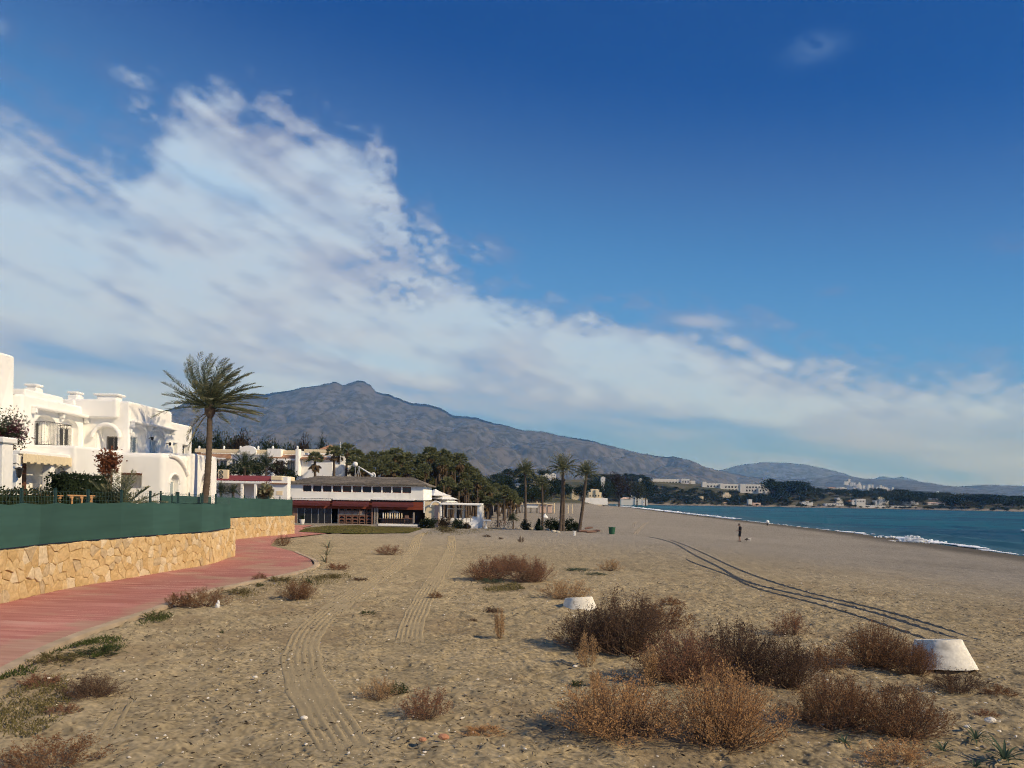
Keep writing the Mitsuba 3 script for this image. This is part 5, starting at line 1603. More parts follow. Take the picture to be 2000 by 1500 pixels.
hedge_box(-19.3, -18.5, 30.6, 34.2, 1.6, 3.42, 5200, .12, 'mat_hedge', 'clipped_hedge', 'dark clipped hedge in front of the nearest terraced house')
hedge_box(-16.6, -15.9, 22.6, 26.0, 1.3, 2.75, 2600, .11, 'mat_tree_olive', 'garden_hedge', 'low olive hedge behind the fence at the far left')
hedge_box(-17.0, -16.2, 29.2, 31.6, 1.4, 2.72, 1800, .11, 'mat_hedge', 'garden_hedge', 'low dark hedge behind the fence under the young palm')


def cloud_bush(name, label, at, r, n, leaf, mats, cat_='bush', seed=0, stem=None):
    """An uneven bush: leaf clumps of one or two tones round a few stems."""
    rg = np.random.default_rng(seed)
    k = thing(name, label, cat_)
    at, r = np.asarray(at, float), np.asarray(r, float)
    for j, mt in enumerate(mats):
        C = []
        for q in range(16):
            v = rg.normal(size=3)
            v = v / np.linalg.norm(v) * rg.uniform(.3, .9)
            C.append(at + v * r + rg.normal(size=(n // (16 * len(mats)), 3)) * r * .2)
        C = np.vstack(C)
        C = C[C[:, 2] > (at - r)[2] - .1]
        part(k, 'foliage', diamonds(C, rg.normal(size=C.shape) + [0, 0, .3], leaf * rg.uniform(.6, 1.4, len(C)), leaf * .6, rg), mt)
    z0 = at[2] - r[2] if stem is None else stem
    part(k, 'stems', cat([tube([(at[0] + .1 * q, at[1], z0), (at[0] + .15 * q, at[1], at[2] - .2 * r[2]), (at[0] + r[0] * .4 * q, at[1] + .1, at[2] + .4 * r[2])], [.05, .04, .015], 5) for q in (-1, 0, 1)]), 'mat_twig')
    return k


q = P(20, 850, 33.5)
cloud_bush('bougainvillea', 'dark bougainvillea with purple flowers climbing at the left edge', q, (1.0, .6, 1.0), 2600, .11, ['mat_tree_leaf', 'mat_bougain'], 'climbing plant', 3, 1.7)
cloud_bush('bougainvillea', 'purple flowered lower bougainvillea beside the porch at the left edge', P(18, 900, 33), (.55, .4, .85), 1300, .10, ['mat_bougain', 'mat_tree_leaf'], 'climbing plant', 4, 1.7)
cloud_bush('withered_tree', 'small tree with withered red brown leaves in front of the white houses', P(212, 906, 34), (.60, .5, .62), 800, .15, ['mat_dry_leaf', 'mat_dry_leaf'], 'tree', 6, 1.7)
yp = P(225, 985, 30)
k = thing('young_palm', 'young date palm without trunk behind the fence, in front of the white houses', 'palm')
rc, lc, tc = feather_crown(77, 30, 1.75, .55, .1, .42, 1.5, 30, .035)
for nm, m_, mt in (('rachis', rc, 'mat_agave'), ('leaflets', lc, 'mat_palm_leaf'), ('leaflet_tips', tc, 'mat_palm_tip')):
    part(k, nm, m_, mt, to_world=T3((yp[0], 30.4, 1.95)))
part(k, 'trunk', trunk_mesh([(yp[0], 30.4, 1.4), (yp[0], 30.4, 1.7), (yp[0], 30.4, 2.0)], .22, .26, 6), 'mat_trunk')
# wooden trestle tables behind the fence
for i, (px0, px1, d) in enumerate([(70, 124, 26.0), (133, 186, 27.2)]):
    a, b = P(px0, 968, d), P(px1, 968, d + .5)
    k = thing('wooden_table', ('left' if i == 0 else 'right') + ' of two light wooden trestle tables behind the fence', 'table')
    zt = P(px0, 966.5, d)[2]
    ux = (b - a)[:2] / np.linalg.norm((b - a)[:2])
    u, n = np.array([ux[0], ux[1], 0]), np.array([ux[1], -ux[0], 0])
    o = np.array([a[0], a[1], 0])
    L = np.linalg.norm((b - a)[:2])
    for q in range(5):
        part(k, 'plank', slab(o, u, n, 0, L, zt - .05, zt, -.7 + q * .15, -.56 + q * .15, .008), 'mat_pine')
    for c_ in (.14 * L, .5 * L, .86 * L):
        lg = [tube([o + u * (c_ + .02) + n * .02 + [0, 0, zt - .05], o + u * (c_ - .06) + n * .12 + [0, 0, 1.35]], .035, 4), tube([o + u * (c_ + .02) - n * .6 + [0, 0, zt - .05], o + u * (c_ + .10) - n * .7 + [0, 0, 1.35]], .035, 4)]
        part(k, 'trestle', cat(lg + [slab(o, u, n, c_ - .05, c_ + .05, zt - .13, zt - .055, -.62, .04, .006)]), 'mat_pine')

# --- the restaurant
Z0 = -0.62
D = 88.0


def X(px, d=None):
    return float(P(px, 970, d or D)[0])


def Z(px, py, d=None):
    return float(P(px, py, d or D)[2])


x0, x1 = X(568), X(827)
sol = [mbox(x0, x1, D, D + 9, 2.42, 4.25)]
cuts = []
wins = [(591 + i * 19.45, 947.5 + i * .32) for i in range(11)]
for px, py in wins:
    cuts.append(mbox(X(px), X(px + 17), D - 1, D + .35, Z(px, py + 12.2), Z(px, py)))
rs = thing('restaurant', 'two storey beach restaurant with a white upper floor and a grey shingled roof', 'restaurant')
part(rs, 'upper_wall', from_manifold(m3.Manifold.batch_boolean(sol, m3.OpType.Add) - m3.Manifold.batch_boolean(cuts, m3.OpType.Add)), 'mat_white')
for px, py in wins:
    a, b, z0_, z1_ = X(px), X(px + 17), Z(px, py + 12.2), Z(px, py)
    window(rs, [(a + b) / 2, D, z0_], CAM_U, CAM_N, b - a - .012, z1_ - z0_ - .012, 1, 1, .2, 'mat_dark_glass', 'mat_red_brown', .05)
    part(rs, 'roller_blind', cbox(a + .08, b - .08, D + .25, D + .27, z0_ + .06, z0_ + .35 + .12 * rng.uniform(), .004), 'mat_brown_timber')
ez, rz = 4.22, 5.12
e = [(x0 - .5, D - .4, ez), (x1 + .5, D - .4, ez), (x1 + .5, D + 9.9, ez), (x0 - .5, D + 9.9, ez)]
r2 = [(X(606), D + 3.2, rz), (X(800), D + 3.2, rz - .02), (X(800), D + 5.8, rz - .02), (X(606), D + 5.8, rz)]
rf = m3.Manifold.hull_points(np.array(e + [(p[0], p[1], p[2] - .12) for p in e] + r2))
part(rs, 'roof', from_manifold(rf), 'mat_thatch')
for q in range(9):
    t = (q + .5) / 9
    y_, z_ = D - .4 + 3.6 * t, ez + (rz - ez) * t
    xa, xb = x0 - .5 + (X(606) - x0 + .5) * t, x1 + .5 - (x1 + .5 - X(800)) * t
    v = []
    m_ = 40
    for i in range(m_ + 1):
        xx = xa + (xb - xa) * i / m_
        jz = .025 * math.sin(i * 12.9 + q * 4.1)
        v += [(xx, y_ - .12 + jz, z_ - .025 + .055), (xx, y_ + .25, z_ + .06 + .055)]
        v += [(xx, y_ - .12 + jz, z_ - .05)]
    f = []
    for i in range(m_):
        a = i * 3
        f += [(a, a + 3, a + 4), (a, a + 4, a + 1), (a, a + 2, a + 5), (a, a + 5, a + 3)]
    part(rs, 'shingle_course', tm(v, f), 'mat_thatch')
part(rs, 'fascia', cbox(x0 - .1, X(829), D - .12, D + .2, 2.2, 2.40, .02), 'mat_black')
# ground floor: dark room, rusty red lintel, awnings, glazing, bays of bottle racks
part(rs, 'floor_slab', cbox(x0 - .2, x1 + .2, D - .4, D + 9, Z0 - .4, Z0 + .06, .02), 'mat_grey_timber')
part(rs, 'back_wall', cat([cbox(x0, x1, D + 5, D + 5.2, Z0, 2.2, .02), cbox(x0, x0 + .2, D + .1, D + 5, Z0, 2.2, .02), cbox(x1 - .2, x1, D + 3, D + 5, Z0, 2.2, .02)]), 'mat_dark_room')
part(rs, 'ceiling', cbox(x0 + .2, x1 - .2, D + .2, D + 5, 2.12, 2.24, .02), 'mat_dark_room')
part(rs, 'lintel', cbox(x0, x1 + .1, D - .1, D + .12, 1.24, 2.2, .02), 'mat_rust_red')
for a, b in ((571, 648), (651, 724), (728, 810)):
    xa, xb = X(a), X(b)
    k2 = part(rs, 'awning_case', cbox(xa, xb, D - .42, D - .12, Z(a, 973.6), Z(a, 976.6), .03), 'mat_paint')
    v = [(xa + .05, D - .36, 2.12), (xb - .05, D - .36, 2.12), (xb - .05, D - .70, 1.86), (xa + .05, D - .70, 1.86), (xb - .05, D - .72, 1.62), (xa + .05, D - .72, 1.62)]
    n_w = 40
    for i in range(n_w + 1):
        v.append((xa + .05 + (xb - xa - .1) * i / n_w, D - .72, 1.62 - .07 * abs(math.sin(i * math.pi / 4))))
    f = [(0, 3, 2), (0, 2, 1), (3, 5, 4), (3, 4, 2)] + [(5, 6 + i, 7 + i) for i in range(n_w)]
    f = f + [(a_, c_, b_) for a_, b_, c_ in f]
    part(rs, 'awning', tm(v, f), 'mat_awning_red')
for px in (570, 582, 596, 609, 622, 635, 648, 661):
    part(rs, 'glazing_bar', cbox(X(px) - .025, X(px) + .025, D - .02, D + .05, Z0, 1.44, .005), 'mat_grey_metal')
for a, b in ((582, 596), (596, 609), (609, 622), (622, 635), (635, 648)):
    part(rs, 'glass_panel', cbox(X(a) + .03, X(b) - .03, D, D + .012, Z0 + .08, 1.42, .002), 'mat_dark_glass')
part(rs, 'red_pillar', cbox(X(572), X(581), D - .05, D + .2, Z0, 1.42, .02), 'mat_brown_timber')
for i, px in enumerate((662, 675.5, 688.5, 702, 716)):
    xa, xb = X(px) + .02, X(px + 12) - .02
    mz = cat([cbox(xa, xa + .07, D - .03, D + .35, Z0, 1.44, .01), cbox(xb - .07, xb, D - .03, D + .35, Z0, 1.44, .01)] + [cbox(xa + .07, xb - .07, D - .01, D + .35, z, z + .09, .01) for z in ((.42, .0, -.40, Z0) if i == 4 else (1.33, .95, .42, .0, -.40, Z0))])
    part(rs, 'rack_bay', mz, 'mat_brown_timber')
    for z in ((.51, .09, -.31) if i == 4 else (1.04, .51, .09, -.31)):
        pts = [(xa + .07, z + .18), (xa + .07, z + .30), (xb - .07, z + .30), (xb - .07, z + .18)] + [(xa + .07 + (xb - xa - .14) * (1 - t) , z + .18 + .09 * math.sin(math.pi * t)) for t in np.linspace(0, 1, 8)[1:-1]]
        ex = trimesh.creation.extrude_polygon(Polygon(pts), .05, engine='earcut')
        ex = tm(ex.vertices[:, [0, 2, 1]] + [0, D - .02, 0], ex.faces[:, ::-1])
        part(rs, 'rack_arch', ex, 'mat_red_brown')
    part(rs, 'rack_back', cbox(xa + .07, xb - .07, D + .36, D + .4, Z0, 1.42, .01), 'mat_black')
part(rs, 'bay_panel', cbox(X(662) + .1, X(713), D + .0, D + .04, .52, .93, .01), 'mat_grey_timber')
for px in (728, 733, 738):
    part(rs, 'timber_post', cbox(X(px) - .09, X(px) + .09, D - .25, D + .0, Z0, 1.42, .02), 'mat_grey_timber' if px > 732 else 'mat_brown_timber')
part(rs, 'corner_post', cbox(X(811) - .09, X(811) + .09, D - 1.2, D - 1.0, Z0, .95, .02), 'mat_grey_timber')
part(rs, 'corner_post', cbox(X(828) - .02, X(828) + .14, D - .15, D + .2, .9, 2.3, .02), 'mat_paint')
dk = thing('timber_deck', 'pale timber terrace platform in front of the restaurant', 'deck')
part(dk, 'platform', cbox(X(740, 86), X(816, 86), 85.2, 87.6, -.62, -.42, .02), 'mat_grey_timber')
for q in range(8):
    part(dk, 'plank', cbox(X(739, 86), X(817, 86), 85.1 + q * .31, 85.38 + q * .31, -.416, -.38, .008), 'mat_grey_timber')
part(dk, 'edge_beam', cbox(X(739, 85), X(816, 85), 84.95, 85.09, -.60, -.36, .02), 'mat_paint')
for px in (742, 760, 785, 812):
    part(dk, 'leg', cbox(X(px, 85.3) - .05, X(px, 85.3) + .05, 85.2, 85.3, -.95, -.62, .01), 'mat_black')
for i in range(9):
    px = 750 + i * 4.5
    k = thing('folded_sunshade', 'folded cream striped sunshade hanging in the restaurant terrace', 'sunshade', 'folded sunshades in the restaurant terrace')
    p = [X(px), D - .35, .75]
    part(k, 'canopy', lathe([(.001, .12), (.05, .08), (.085, -.25), (.05, -.55), (.001, -.58)], 8, p), 'mat_cream' if i % 3 else 'mat_paint')
    part(k, 'pole', tube([(p[0], p[1], -.4), (p[0], p[1], .9)], .02, 5), 'mat_door_wood')
k = thing('counter', 'dark restaurant terrace counter below the folded sunshades', 'counter')
part(k, 'front', cbox(X(745), X(806), D - .2, D + .3, Z0, .14, .02), 'mat_black')
part(k, 'top', cbox(X(742), X(808), D - .28, D + .35, .14, .2, .02), 'mat_brown_timber')
k = thing('terrace_umbrella', 'white open umbrella under the terrace roof of the restaurant', 'umbrella')
part(k, 'canopy', lathe([(.001, .28), (.3, .18), (.75, -.02), (.74, -.05), (.001, .2)], 12, (X(766), D + 1.2, .92)), 'mat_paint')
part(k, 'pole', tube([(X(766), D + 1.2, Z0), (X(766), D + 1.2, 1.15)], .025, 6), 'mat_grey_metal')
k = thing('wicker_chair', 'brown chair standing at the right end of the restaurant terrace', 'chair')
cx_ = X(799)
part(k, 'seat', cbox(cx_ - .24, cx_ + .24, 85.9, 86.4, .05, .11, .02), 'mat_brown_timber')
part(k, 'backrest', cbox(cx_ - .24, cx_ + .24, 86.36, 86.42, .11, .62, .02), 'mat_brown_timber')
for a in (-.2, .2):
    for b in (85.94, 86.36):
        part(k, 'leg', tube([(cx_ + a, b, -.38), (cx_ + a * .95, b, .05)], .025, 5), 'mat_brown_timber')
k = thing('plant_pot', 'white plant pot with a small dark plant at the restaurant corner', 'pot')
g = np.array([X(591, 86), 86.0, -.6])
part(k, 'pot', lathe([(.001, 0), (.19, 0), (.30, .52), (.33, .58), (.28, .58), (.25, .5), (.001, .5)], 16, g), 'mat_paint', 40)
c = g + [0, 0, .75] + np.random.default_rng(3).normal(size=(90, 3)) * [.16, .16, .16]
part(k, 'plant', diamonds(c, np.random.default_rng(4).normal(size=(90, 3)) + [0, 0, .5], .2, .07, np.random.default_rng(5)), 'mat_pine_leaf')

# --- roof clutter seen above the restaurant
k = thing('globe_lamp', 'white globe lamp on a pole behind the restaurant roof', 'lamp')
gl_ = P(694, 907, 101)
part(k, 'globe', blob(gl_, (.36, .36, .36), 3, 0), 'mat_paint', True)
part(k, 'pole', tube([(gl_[0], gl_[1], -.8), gl_ - [0, 0, .3]], .05, 8), 'mat_grey_metal')
k = thing('telescopic_boom', 'white boom with an oval end on a tripod behind the restaurant roof', 'boom')
a, b = P(700, 911, 100), P(729, 929, 100)
part(k, 'beam', tube([a, (a + b) / 2, b], [.06, .10, .14], 8), 'mat_paint', 40)
oe = trimesh.creation.torus(.26, .09, 20, 10)
part(k, 'oval_end', tm(oe.vertices[:, [0, 2, 1]] * [1, .8, 1.3] + b, oe.faces[:, ::-1]), 'mat_paint', 40)
for dx in (-.6, 0, .45):
    part(k, 'leg', tube([a + [.1, 0, -.05], a + [dx, 0, -2.4]], .035, 5), 'mat_grey_metal')
k = thing('flag_pole', 'thin white flag pole in the palm grove', 'pole')
fp = P(665, 864, 112)
part(k, 'pole', tube([(fp[0], 112, -.9), fp], [.06, .035], 6), 'mat_paint')
part(k, 'finial', blob(fp, (.07, .07, .07), 1, 0), 'mat_paint')

# --- the red roofed low building
D = 72.0
k = thing('red_roofed_bungalow', 'low white bungalow with a wine red roof edge left of the restaurant', 'house')
x0, x1 = X(413), X(532)
part(k, 'wall', from_manifold(mbox(x0 - 6, x1, D + 2.5, D + 4.4, -.6, 4.0) + mbox(X(530), X(562), D - .2, D + .9, -.6, Z(545, 931)) - mbox(X(477), X(489), D + 2, D + 3, Z(480, 966), Z(480, 951)) - mbox(X(493), X(505), D + 2, D + 3, Z(480, 966), Z(480, 951))), 'mat_white')
v = np.array([(x0, D - .2, Z(480, 939.5)), (x1, D - .2, Z(480, 939.5)), (x1, D + 2.5, Z(480, 928.5) + .05), (x0, D + 2.5, Z(480, 928.5) + .05), (x0, D - .2, Z(480, 938)), (x1, D - .2, Z(480, 938)), (x0, D + 2.5, Z(480, 930)), (x1, D + 2.5, Z(480, 930))])
part(k, 'red_roof', from_manifold(m3.Manifold.hull_points(v)), 'mat_wine')
part(k, 'fascia', cbox(x0, x1 + .1, D - .35, D - .21, Z(480, 944.5), Z(480, 940), .02), 'mat_paint')
for px in (474, 500, 531):
    part(k, 'pillar', cbox(X(px) - .12, X(px) + .12, D - .3, D - .05, -.6, Z(480, 944), .02), 'mat_white')
for px in (483, 499):
    window(k, [X(px), D + 2.5, Z(480, 966)], CAM_U, CAM_N, X(489) - X(477), Z(480, 951) - Z(480, 966), 2, 1, .2, 'mat_dark_glass')
part(k, 'parapet', cbox(X(530), X(552), D - .3, D + 4, Z(545, 938), Z(545, 929.5), .04), 'mat_cream')
part(k, 'tile_coping', cbox(X(529), X(563), D - .45, D - .21, Z(545, 945.5), Z(545, 943.5), .02), 'mat_terracotta')
part(k, 'shutter', cbox(X(541), X(553), D - .24, D - .2, Z(545, 967), Z(545, 959), .01), 'mat_cream')
ac = thing('air_conditioner', 'cream double fan air conditioner unit standing on the red roof', 'air conditioner')
a0, a1, z0_, z1_ = X(421.5), X(441), Z(430, 936.5), Z(430, 917)
part(ac, 'casing', cbox(a0, a1, D + .4, D + .8, z0_, z1_, .03), 'mat_cream')
for z in (.73, .29):
    c_ = np.array([a0 + .32, D + .38, z0_ + (z1_ - z0_) * z])
    to = trimesh.creation.torus(.17, .035, 20, 8)
    kk = part(ac, 'fan', tm(to.vertices[:, [0, 2, 1]] + c_, to.faces[:, ::-1]), 'mat_black')
    part(kk, 'grille', tm(np.array(lathe([(.001, 0), (.06, .005), (.06, .02), (.001, .03)], 12).vertices)[:, [0, 2, 1]] * [1, -1, 1] + c_, lathe([(.001, 0), (.06, .005), (.06, .02), (.001, .03)], 12).faces), 'mat_black')
part(ac, 'foot', cat([cbox(a0 + .1, a0 + .2, D + .4, D + .8, z0_ - .5, z0_, .01), cbox(a1 - .2, a1 - .1, D + .4, D + .8, z0_ - .5, z0_, .01)]), 'mat_grey_metal')
for i, (px, pt, d, R, lab) in enumerate([(432, 945, 66, .9, 'small palm in front of the red roofed bungalow, left one'), (455, 947, 66, .85, 'small palm in front of the red roofed bungalow, right one'), (478, 886, 84, 1.9, 'large dark date palm behind the red roofed bungalow'), (520, 888, 86, 1.6, 'dark date palm left of the white pillar of the long building')]):
    feather_palm(px, 985, pt, d, R, lab, None, .16, 0, True, i, base=-.4)
cloud_bush('withered_palm', 'withered straw coloured plant beside the fence end', P(518, 962, 63), (.55, .5, .9), 700, .35, ['mat_dead_frond', 'mat_palm_tip'], 'plant', 8, -.4)
for i, (px, py, w, h, m_, lab) in enumerate([(440, 925, 1.6, 1.3, 'mat_pine_leaf', 'dark bush behind the air conditioner'), (500, 915, 1.7, 1.3, 'mat_hedge', 'dark bush under the large dark date palm'), (545, 915, 1.5, 1.1, 'mat_tree_brown', 'brown tinged bush below the blue windows'), (562, 935, 1.2, 1.6, 'mat_tree_leaf', 'green bush between bungalow and restaurant'), (475, 920, 1.8, 1.0, 'mat_tree_leaf', 'dark green bush left under the large dark date palm'), (404, 915, 1.5, 1.4, 'mat_tree_leaf', 'dark green bush behind the date palm trunk')]):
    cloud_bush('garden_bush', lab, P(px, py, 90), (w, .9, h), 900, .28, [m_], 'bush', 20 + i, -.6)

# --- the long white building with brown roofs
D = 115.0
k = thing('holiday_apartments', 'long white two storey building with brown tiled eaves behind the bungalow', 'building')
def bb(a, b, pt, pb, d0, d1, px=None):
    return mbox(X(a), X(b), d0, d1, Z(px or a, pb), Z(px or a, pt))
wallm = m3.Manifold.batch_boolean([bb(340, 578, 886, 990, D + 2, D + 10, 470), bb(583, 690, 890, 990, D + 1, D + 10, 640), bb(375, 582, 876.5, 890, D + 3, D + 9, 480), bb(590, 640, 876, 895, D + 3, D + 9, 615), bb(518, 545, 876, 900, D + .5, D + 3, 530)], m3.OpType.Add)
part(k, 'wall', from_manifold(wallm), 'mat_white')
part(k, 'cream_parapet', cat([cbox(X(370), X(576), D + 1.6, D + 1.95, Z(470, 884), Z(470, 876.5), .04), cbox(X(590), X(650), D + .6, D + .95, Z(615, 884), Z(615, 877), .04)]), 'mat_cream')
part(k, 'gable', tm(np.array(from_manifold(niche([X(477), D + 1.5, Z(477, 886)], CAM_U, CAM_N, 2.6, 1.35, .4, .9)).vertices), from_manifold(niche([X(477), D + 1.5, Z(477, 886)], CAM_U, CAM_N, 2.6, 1.35, .4, .9)).faces), 'mat_white')
for px in (378, 427, 460, 495, 524, 573):
    part(k, 'finial', lathe([(.001, .55), (.12, .5), (.2, .3), (.12, .12), (.24, .0), (.24, -.1)], 10, (X(px), D + 1.8, Z(px, 876.5) + .05)), 'mat_paint')
for a, b, pt, pb in ((374, 440, 883.5, 892), (518, 577, 886, 893), (585, 646, 887, 895)):
    v = np.array([(X(a), D + 2, Z(a, pt)), (X(b), D + 2, Z(a, pt)), (X(a), D + .2, Z(a, pb)), (X(b), D + .2, Z(a, pb)), (X(a), D + 2, Z(a, pb) - .1), (X(b), D + 2, Z(a, pb) - .1), (X(a), D + .2, Z(a, pb) - .15), (X(b), D + .2, Z(a, pb) - .15)])
    part(k, 'tiled_eave', from_manifold(m3.Manifold.hull_points(v)), 'mat_terracotta')
part(k, 'chimney_pillar', cbox(X(577), X(583.5), D - .4, D + 1, Z0, Z(580, 877), .05), 'mat_white')
part(k, 'scalloped_awning', cat([cbox(X(533 + i * 3.6), X(536.4 + i * 3.6), D + .1, D + .14, Z(550, 899.5) + .08 * (i % 2), Z(550, 895.5), .005) for i in range(12)] + [cbox(X(410 + i * 3.6), X(413.4 + i * 3.6), D + .1, D + .14, Z(430, 897.5) + .08 * (i % 2), Z(430, 894), .005) for i in range(8)]), 'mat_paint')
for a, b, pt, pb, gls in ((535, 546, 900, 912, 'mat_dark_glass'), (548, 558, 900, 926, 'mat_blue_glass'), (560, 568, 900, 926, 'mat_blue_glass'), (570, 576, 900, 928, 'mat_dark_glass'), (420, 434, 898, 912, 'mat_dark_glass'), (444, 456, 898, 912, 'mat_dark_glass'), (492, 512, 899, 912, 'mat_dark_glass'), (588, 597, 897, 906, 'mat_cream')):
    window(k, [(X(a) + X(b)) / 2, D + (2 if a < 580 else 1) - .24, Z(a, pb)], CAM_U, CAM_N, X(b) - X(a), Z(a, pt) - Z(a, pb), 2, 1, .0, gls)
for px in (513, 535, 557):
    part(k, 'arch_pier', lathe([(.001, 2.6), (.5, 2.5), (.30, 2.0), (.22, 1.0), (.3, 0), (.3, -3)], 8, (X(px), D - .2, Z(px, 935) + .3)), 'mat_white', 40)
st = Polygon([(X(600), Z(600, 934)), (X(616), Z(616, 916)), (X(616), Z(616, 906)), (X(655), Z(650, 904)), (X(655), Z(655, 934))])
ex = trimesh.creation.extrude_polygon(st, 3.0, engine='earcut')
part(k, 'stair_wall', tm(ex.vertices[:, [0, 2, 1]] + [0, D - 2.5, 0], ex.faces[:, ::-1]), 'mat_white')
part(k, 'side_wing', cbox(X(655), X(676), D - 1.6, D + 6, Z0, Z(660, 908), .06), 'mat_white')
k = thing('tiled_roof_house', 'house with an orange hipped tile roof behind the fan palms', 'house')
rr2 = m3.Manifold.hull_points(np.array([(X(622, 150), 150, Z(630, 877, 150)), (X(652, 150), 150, Z(630, 877, 150)), (X(622, 150), 156, Z(630, 877, 150)), (X(652, 150), 156, Z(630, 877, 150)), (X(637, 150), 153, Z(637, 866, 150))]))
part(k, 'roof', from_manifold(rr2), 'mat_orange_tile')
part(k, 'wall', cbox(X(624, 150), X(650, 150), 150.3, 155.7, -1, Z(630, 877.2, 150), .03), 'mat_white')


# --- far villas and apartment blocks: boxes of different height with window parts
def far_building(name, label, d, blocks, wins, roofs=(), base=None, cat_='building', depth=9, mat='mat_far_white', balc=()):
    k = thing(name, label, cat_)
    solids = []
    for a, b, pt, *rest in blocks:
        off = rest[0] if rest else 0
        xa, xb = P(a, pt, d)[0], P(b, pt, d)[0]
        zt = P((a + b) / 2, pt, d)[2]
        zb = float(ground((xa + xb) / 2, d)) - 1.5 if base is None else P(a, base, d)[2]
        solids.append(mbox(xa, xb, d + off, d + off + depth, min(zb, zt - 1), zt))
    m_ = m3.Manifold.batch_boolean(solids, m3.OpType.Add)
    cs, pane = [], []
    for a, b, pt, pb, *rest in wins:
        off = rest[0] if rest else 0
        xa, xb = P(a, pt, d)[0], P(b, pt, d)[0]
        z0_, z1_ = P((a + b) / 2, pb, d)[2], P((a + b) / 2, pt, d)[2]
        cs.append(mbox(xa, xb, d + off - 1, d + off + 1.6, z0_, z1_))
        pane.append((xa, xb, z0_, z1_, off))
    if cs:
        m_ = m_ - m3.Manifold.batch_boolean(cs, m3.OpType.Add)
    part(k, 'wall', from_manifold(m_), mat)
    for xa, xb, z0_, z1_, off in pane:
        part(k, 'window', cbox(xa + .02, xb - .02, d + off + 1.3, d + off + 1.5, z0_ + .02, z1_ - .02, .02), 'mat_dark_glass')
    for a, b, pt, pe, mt in roofs:
        xa, xb = P(a, pe, d)[0], P(b, pe, d)[0]
        ze, zr = P((a + b) / 2, pe, d)[2], P((a + b) / 2, pt, d)[2]
        w_ = (xb - xa)
        part(k, 'roof', from_manifold(m3.Manifold.hull_points(np.array([(xa, d - .5, ze), (xb, d - .5, ze), (xa, d + depth, ze), (xb, d + depth, ze), (xa + w_ * .3, d + depth / 2, zr), (xb - w_ * .3, d + depth / 2, zr)]))), mt)
    return k


def rows_of(x0, x1, n, y0, y1, fill=.62, slope=0.0, off=0):
    s = (x1 - x0) / n
    return [(x0 + i * s + s * (1 - fill) / 2, x0 + i * s + s * (1 + fill) / 2, y0 + slope * i, y1 + slope * i, off) for i in range(n)]


far_building('apartment_block', 'left white apartment block with balconies on the hill across the bay', 1150, [(1274, 1330, 935.5), (1300, 1345, 936.5, 2), (1330, 1346, 935.5, -2), (1350, 1358, 939, 0)], rows_of(1294, 1330, 6, 941, 945) + rows_of(1298, 1330, 5, 948.5, 952) + rows_of(1331, 1346, 3, 939, 943, .6, 0, -2))
far_building('apartment_block', 'middle white apartment block on the hill across the bay', 1120, [(1376, 1412, 944), (1405, 1445, 945.5, -4), (1372, 1380, 941)], rows_of(1380, 1411, 5, 948, 951.5) + rows_of(1413, 1445, 5, 949.5, 953, .6, 0, -4) + rows_of(1413, 1440, 4, 955.5, 958, .6, 0, -4))
far_building('apartment_block', 'right white apartment block stepping down the hill across the bay', 1090, [(1446, 1494, 946, 0), (1480, 1500, 953, -4), (1492, 1508, 959, -6), (1504, 1517, 963.5, -8)], rows_of(1456, 1492, 6, 950, 953.5) + rows_of(1456, 1478, 4, 956.5, 960) + rows_of(1481, 1498, 3, 956.5, 960, .6, 0, -4) + rows_of(1496, 1514, 3, 966, 969, .6, 0, -8))
far_building('villa', 'sand coloured villa with stepped blocks on the shore behind the tall palms', 470, [(1150, 1175, 961), (1155, 1168, 955, 1), (1163, 1170, 956, -1), (1118, 1135, 955, 4), (1138, 1152, 958, 3)], rows_of(1150, 1172, 4, 966.5, 970, .5), (), None, 'house', 9, 'mat_cream')
k = thing('boundary_wall', 'white boundary wall of the villa on the shore', 'wall')
part(k, 'wall', cbox(P(1140, 975, 462)[0], P(1187, 975, 462)[0], 462, 463, 0, P(1160, 972.5, 462)[2], .05), 'mat_white')
far_building('beach_hut', 'long low white beach hut near the inner end of the bay', 780, [(1213, 1234, 975)], [], [(1212, 1235, 971, 974.5, 'mat_pink_plaster')], None, 'hut', 7)
far_building('beach_hut', 'small pinkish beach hut right of the white hut at the inner bay', 830, [(1255, 1265, 976)], [], [(1254, 1266, 973.5, 975.5, 'mat_cream')], None, 'hut', 6)
far_building('villa', 'small white villa among trees left below the apartment blocks', 900, [(1233, 1240, 960), (1240, 1243, 962.5, -1), (1246, 1249, 963)], [], (), None, 'house', 8)
far_building('villa', 'cream two storey villa on the far beach below the apartment blocks', 985, [(1358, 1378, 975.5), (1364, 1374, 969)], rows_of(1360, 1378, 4, 978, 980.5, .5), [(1356, 1368, 971, 975, 'mat_cream')], None, 'house', 10, 'mat_cream')
far_building('villa', 'white villa with a flat roof below the middle apartment block', 1010, [(1340, 1352, 967)], [], (), None, 'house', 8)
far_building('villa', 'cream villa on the slope below the right apartment block', 1020, [(1412, 1428, 966), (1416, 1424, 962)], rows_of(1414, 1427, 3, 968, 970, .5), (), None, 'house', 8, 'mat_cream')
far_building('villa', 'small white house on the far beach, right of the cream villa', 985, [(1462, 1469, 975)], [], (), None, 'house', 7)
far_building('terrace_wall', 'pinkish terrace wall on the far beach below the right apartment block', 985, [(1408, 1428, 980.5), (1470, 1486, 982)], [], (), None, 'wall', 4, 'mat_pink_plaster')
far_building('hotel', 'white hotel with stepped floors among the trees across the bay', 1280, [(1618, 1654, 953), (1640, 1650, 951.5, -1), (1652, 1680, 958)], rows_of(1620, 1642, 6, 956, 958, .5), [(1618, 1634, 951.5, 953, 'mat_orange_tile')], None, 'hotel', 12)
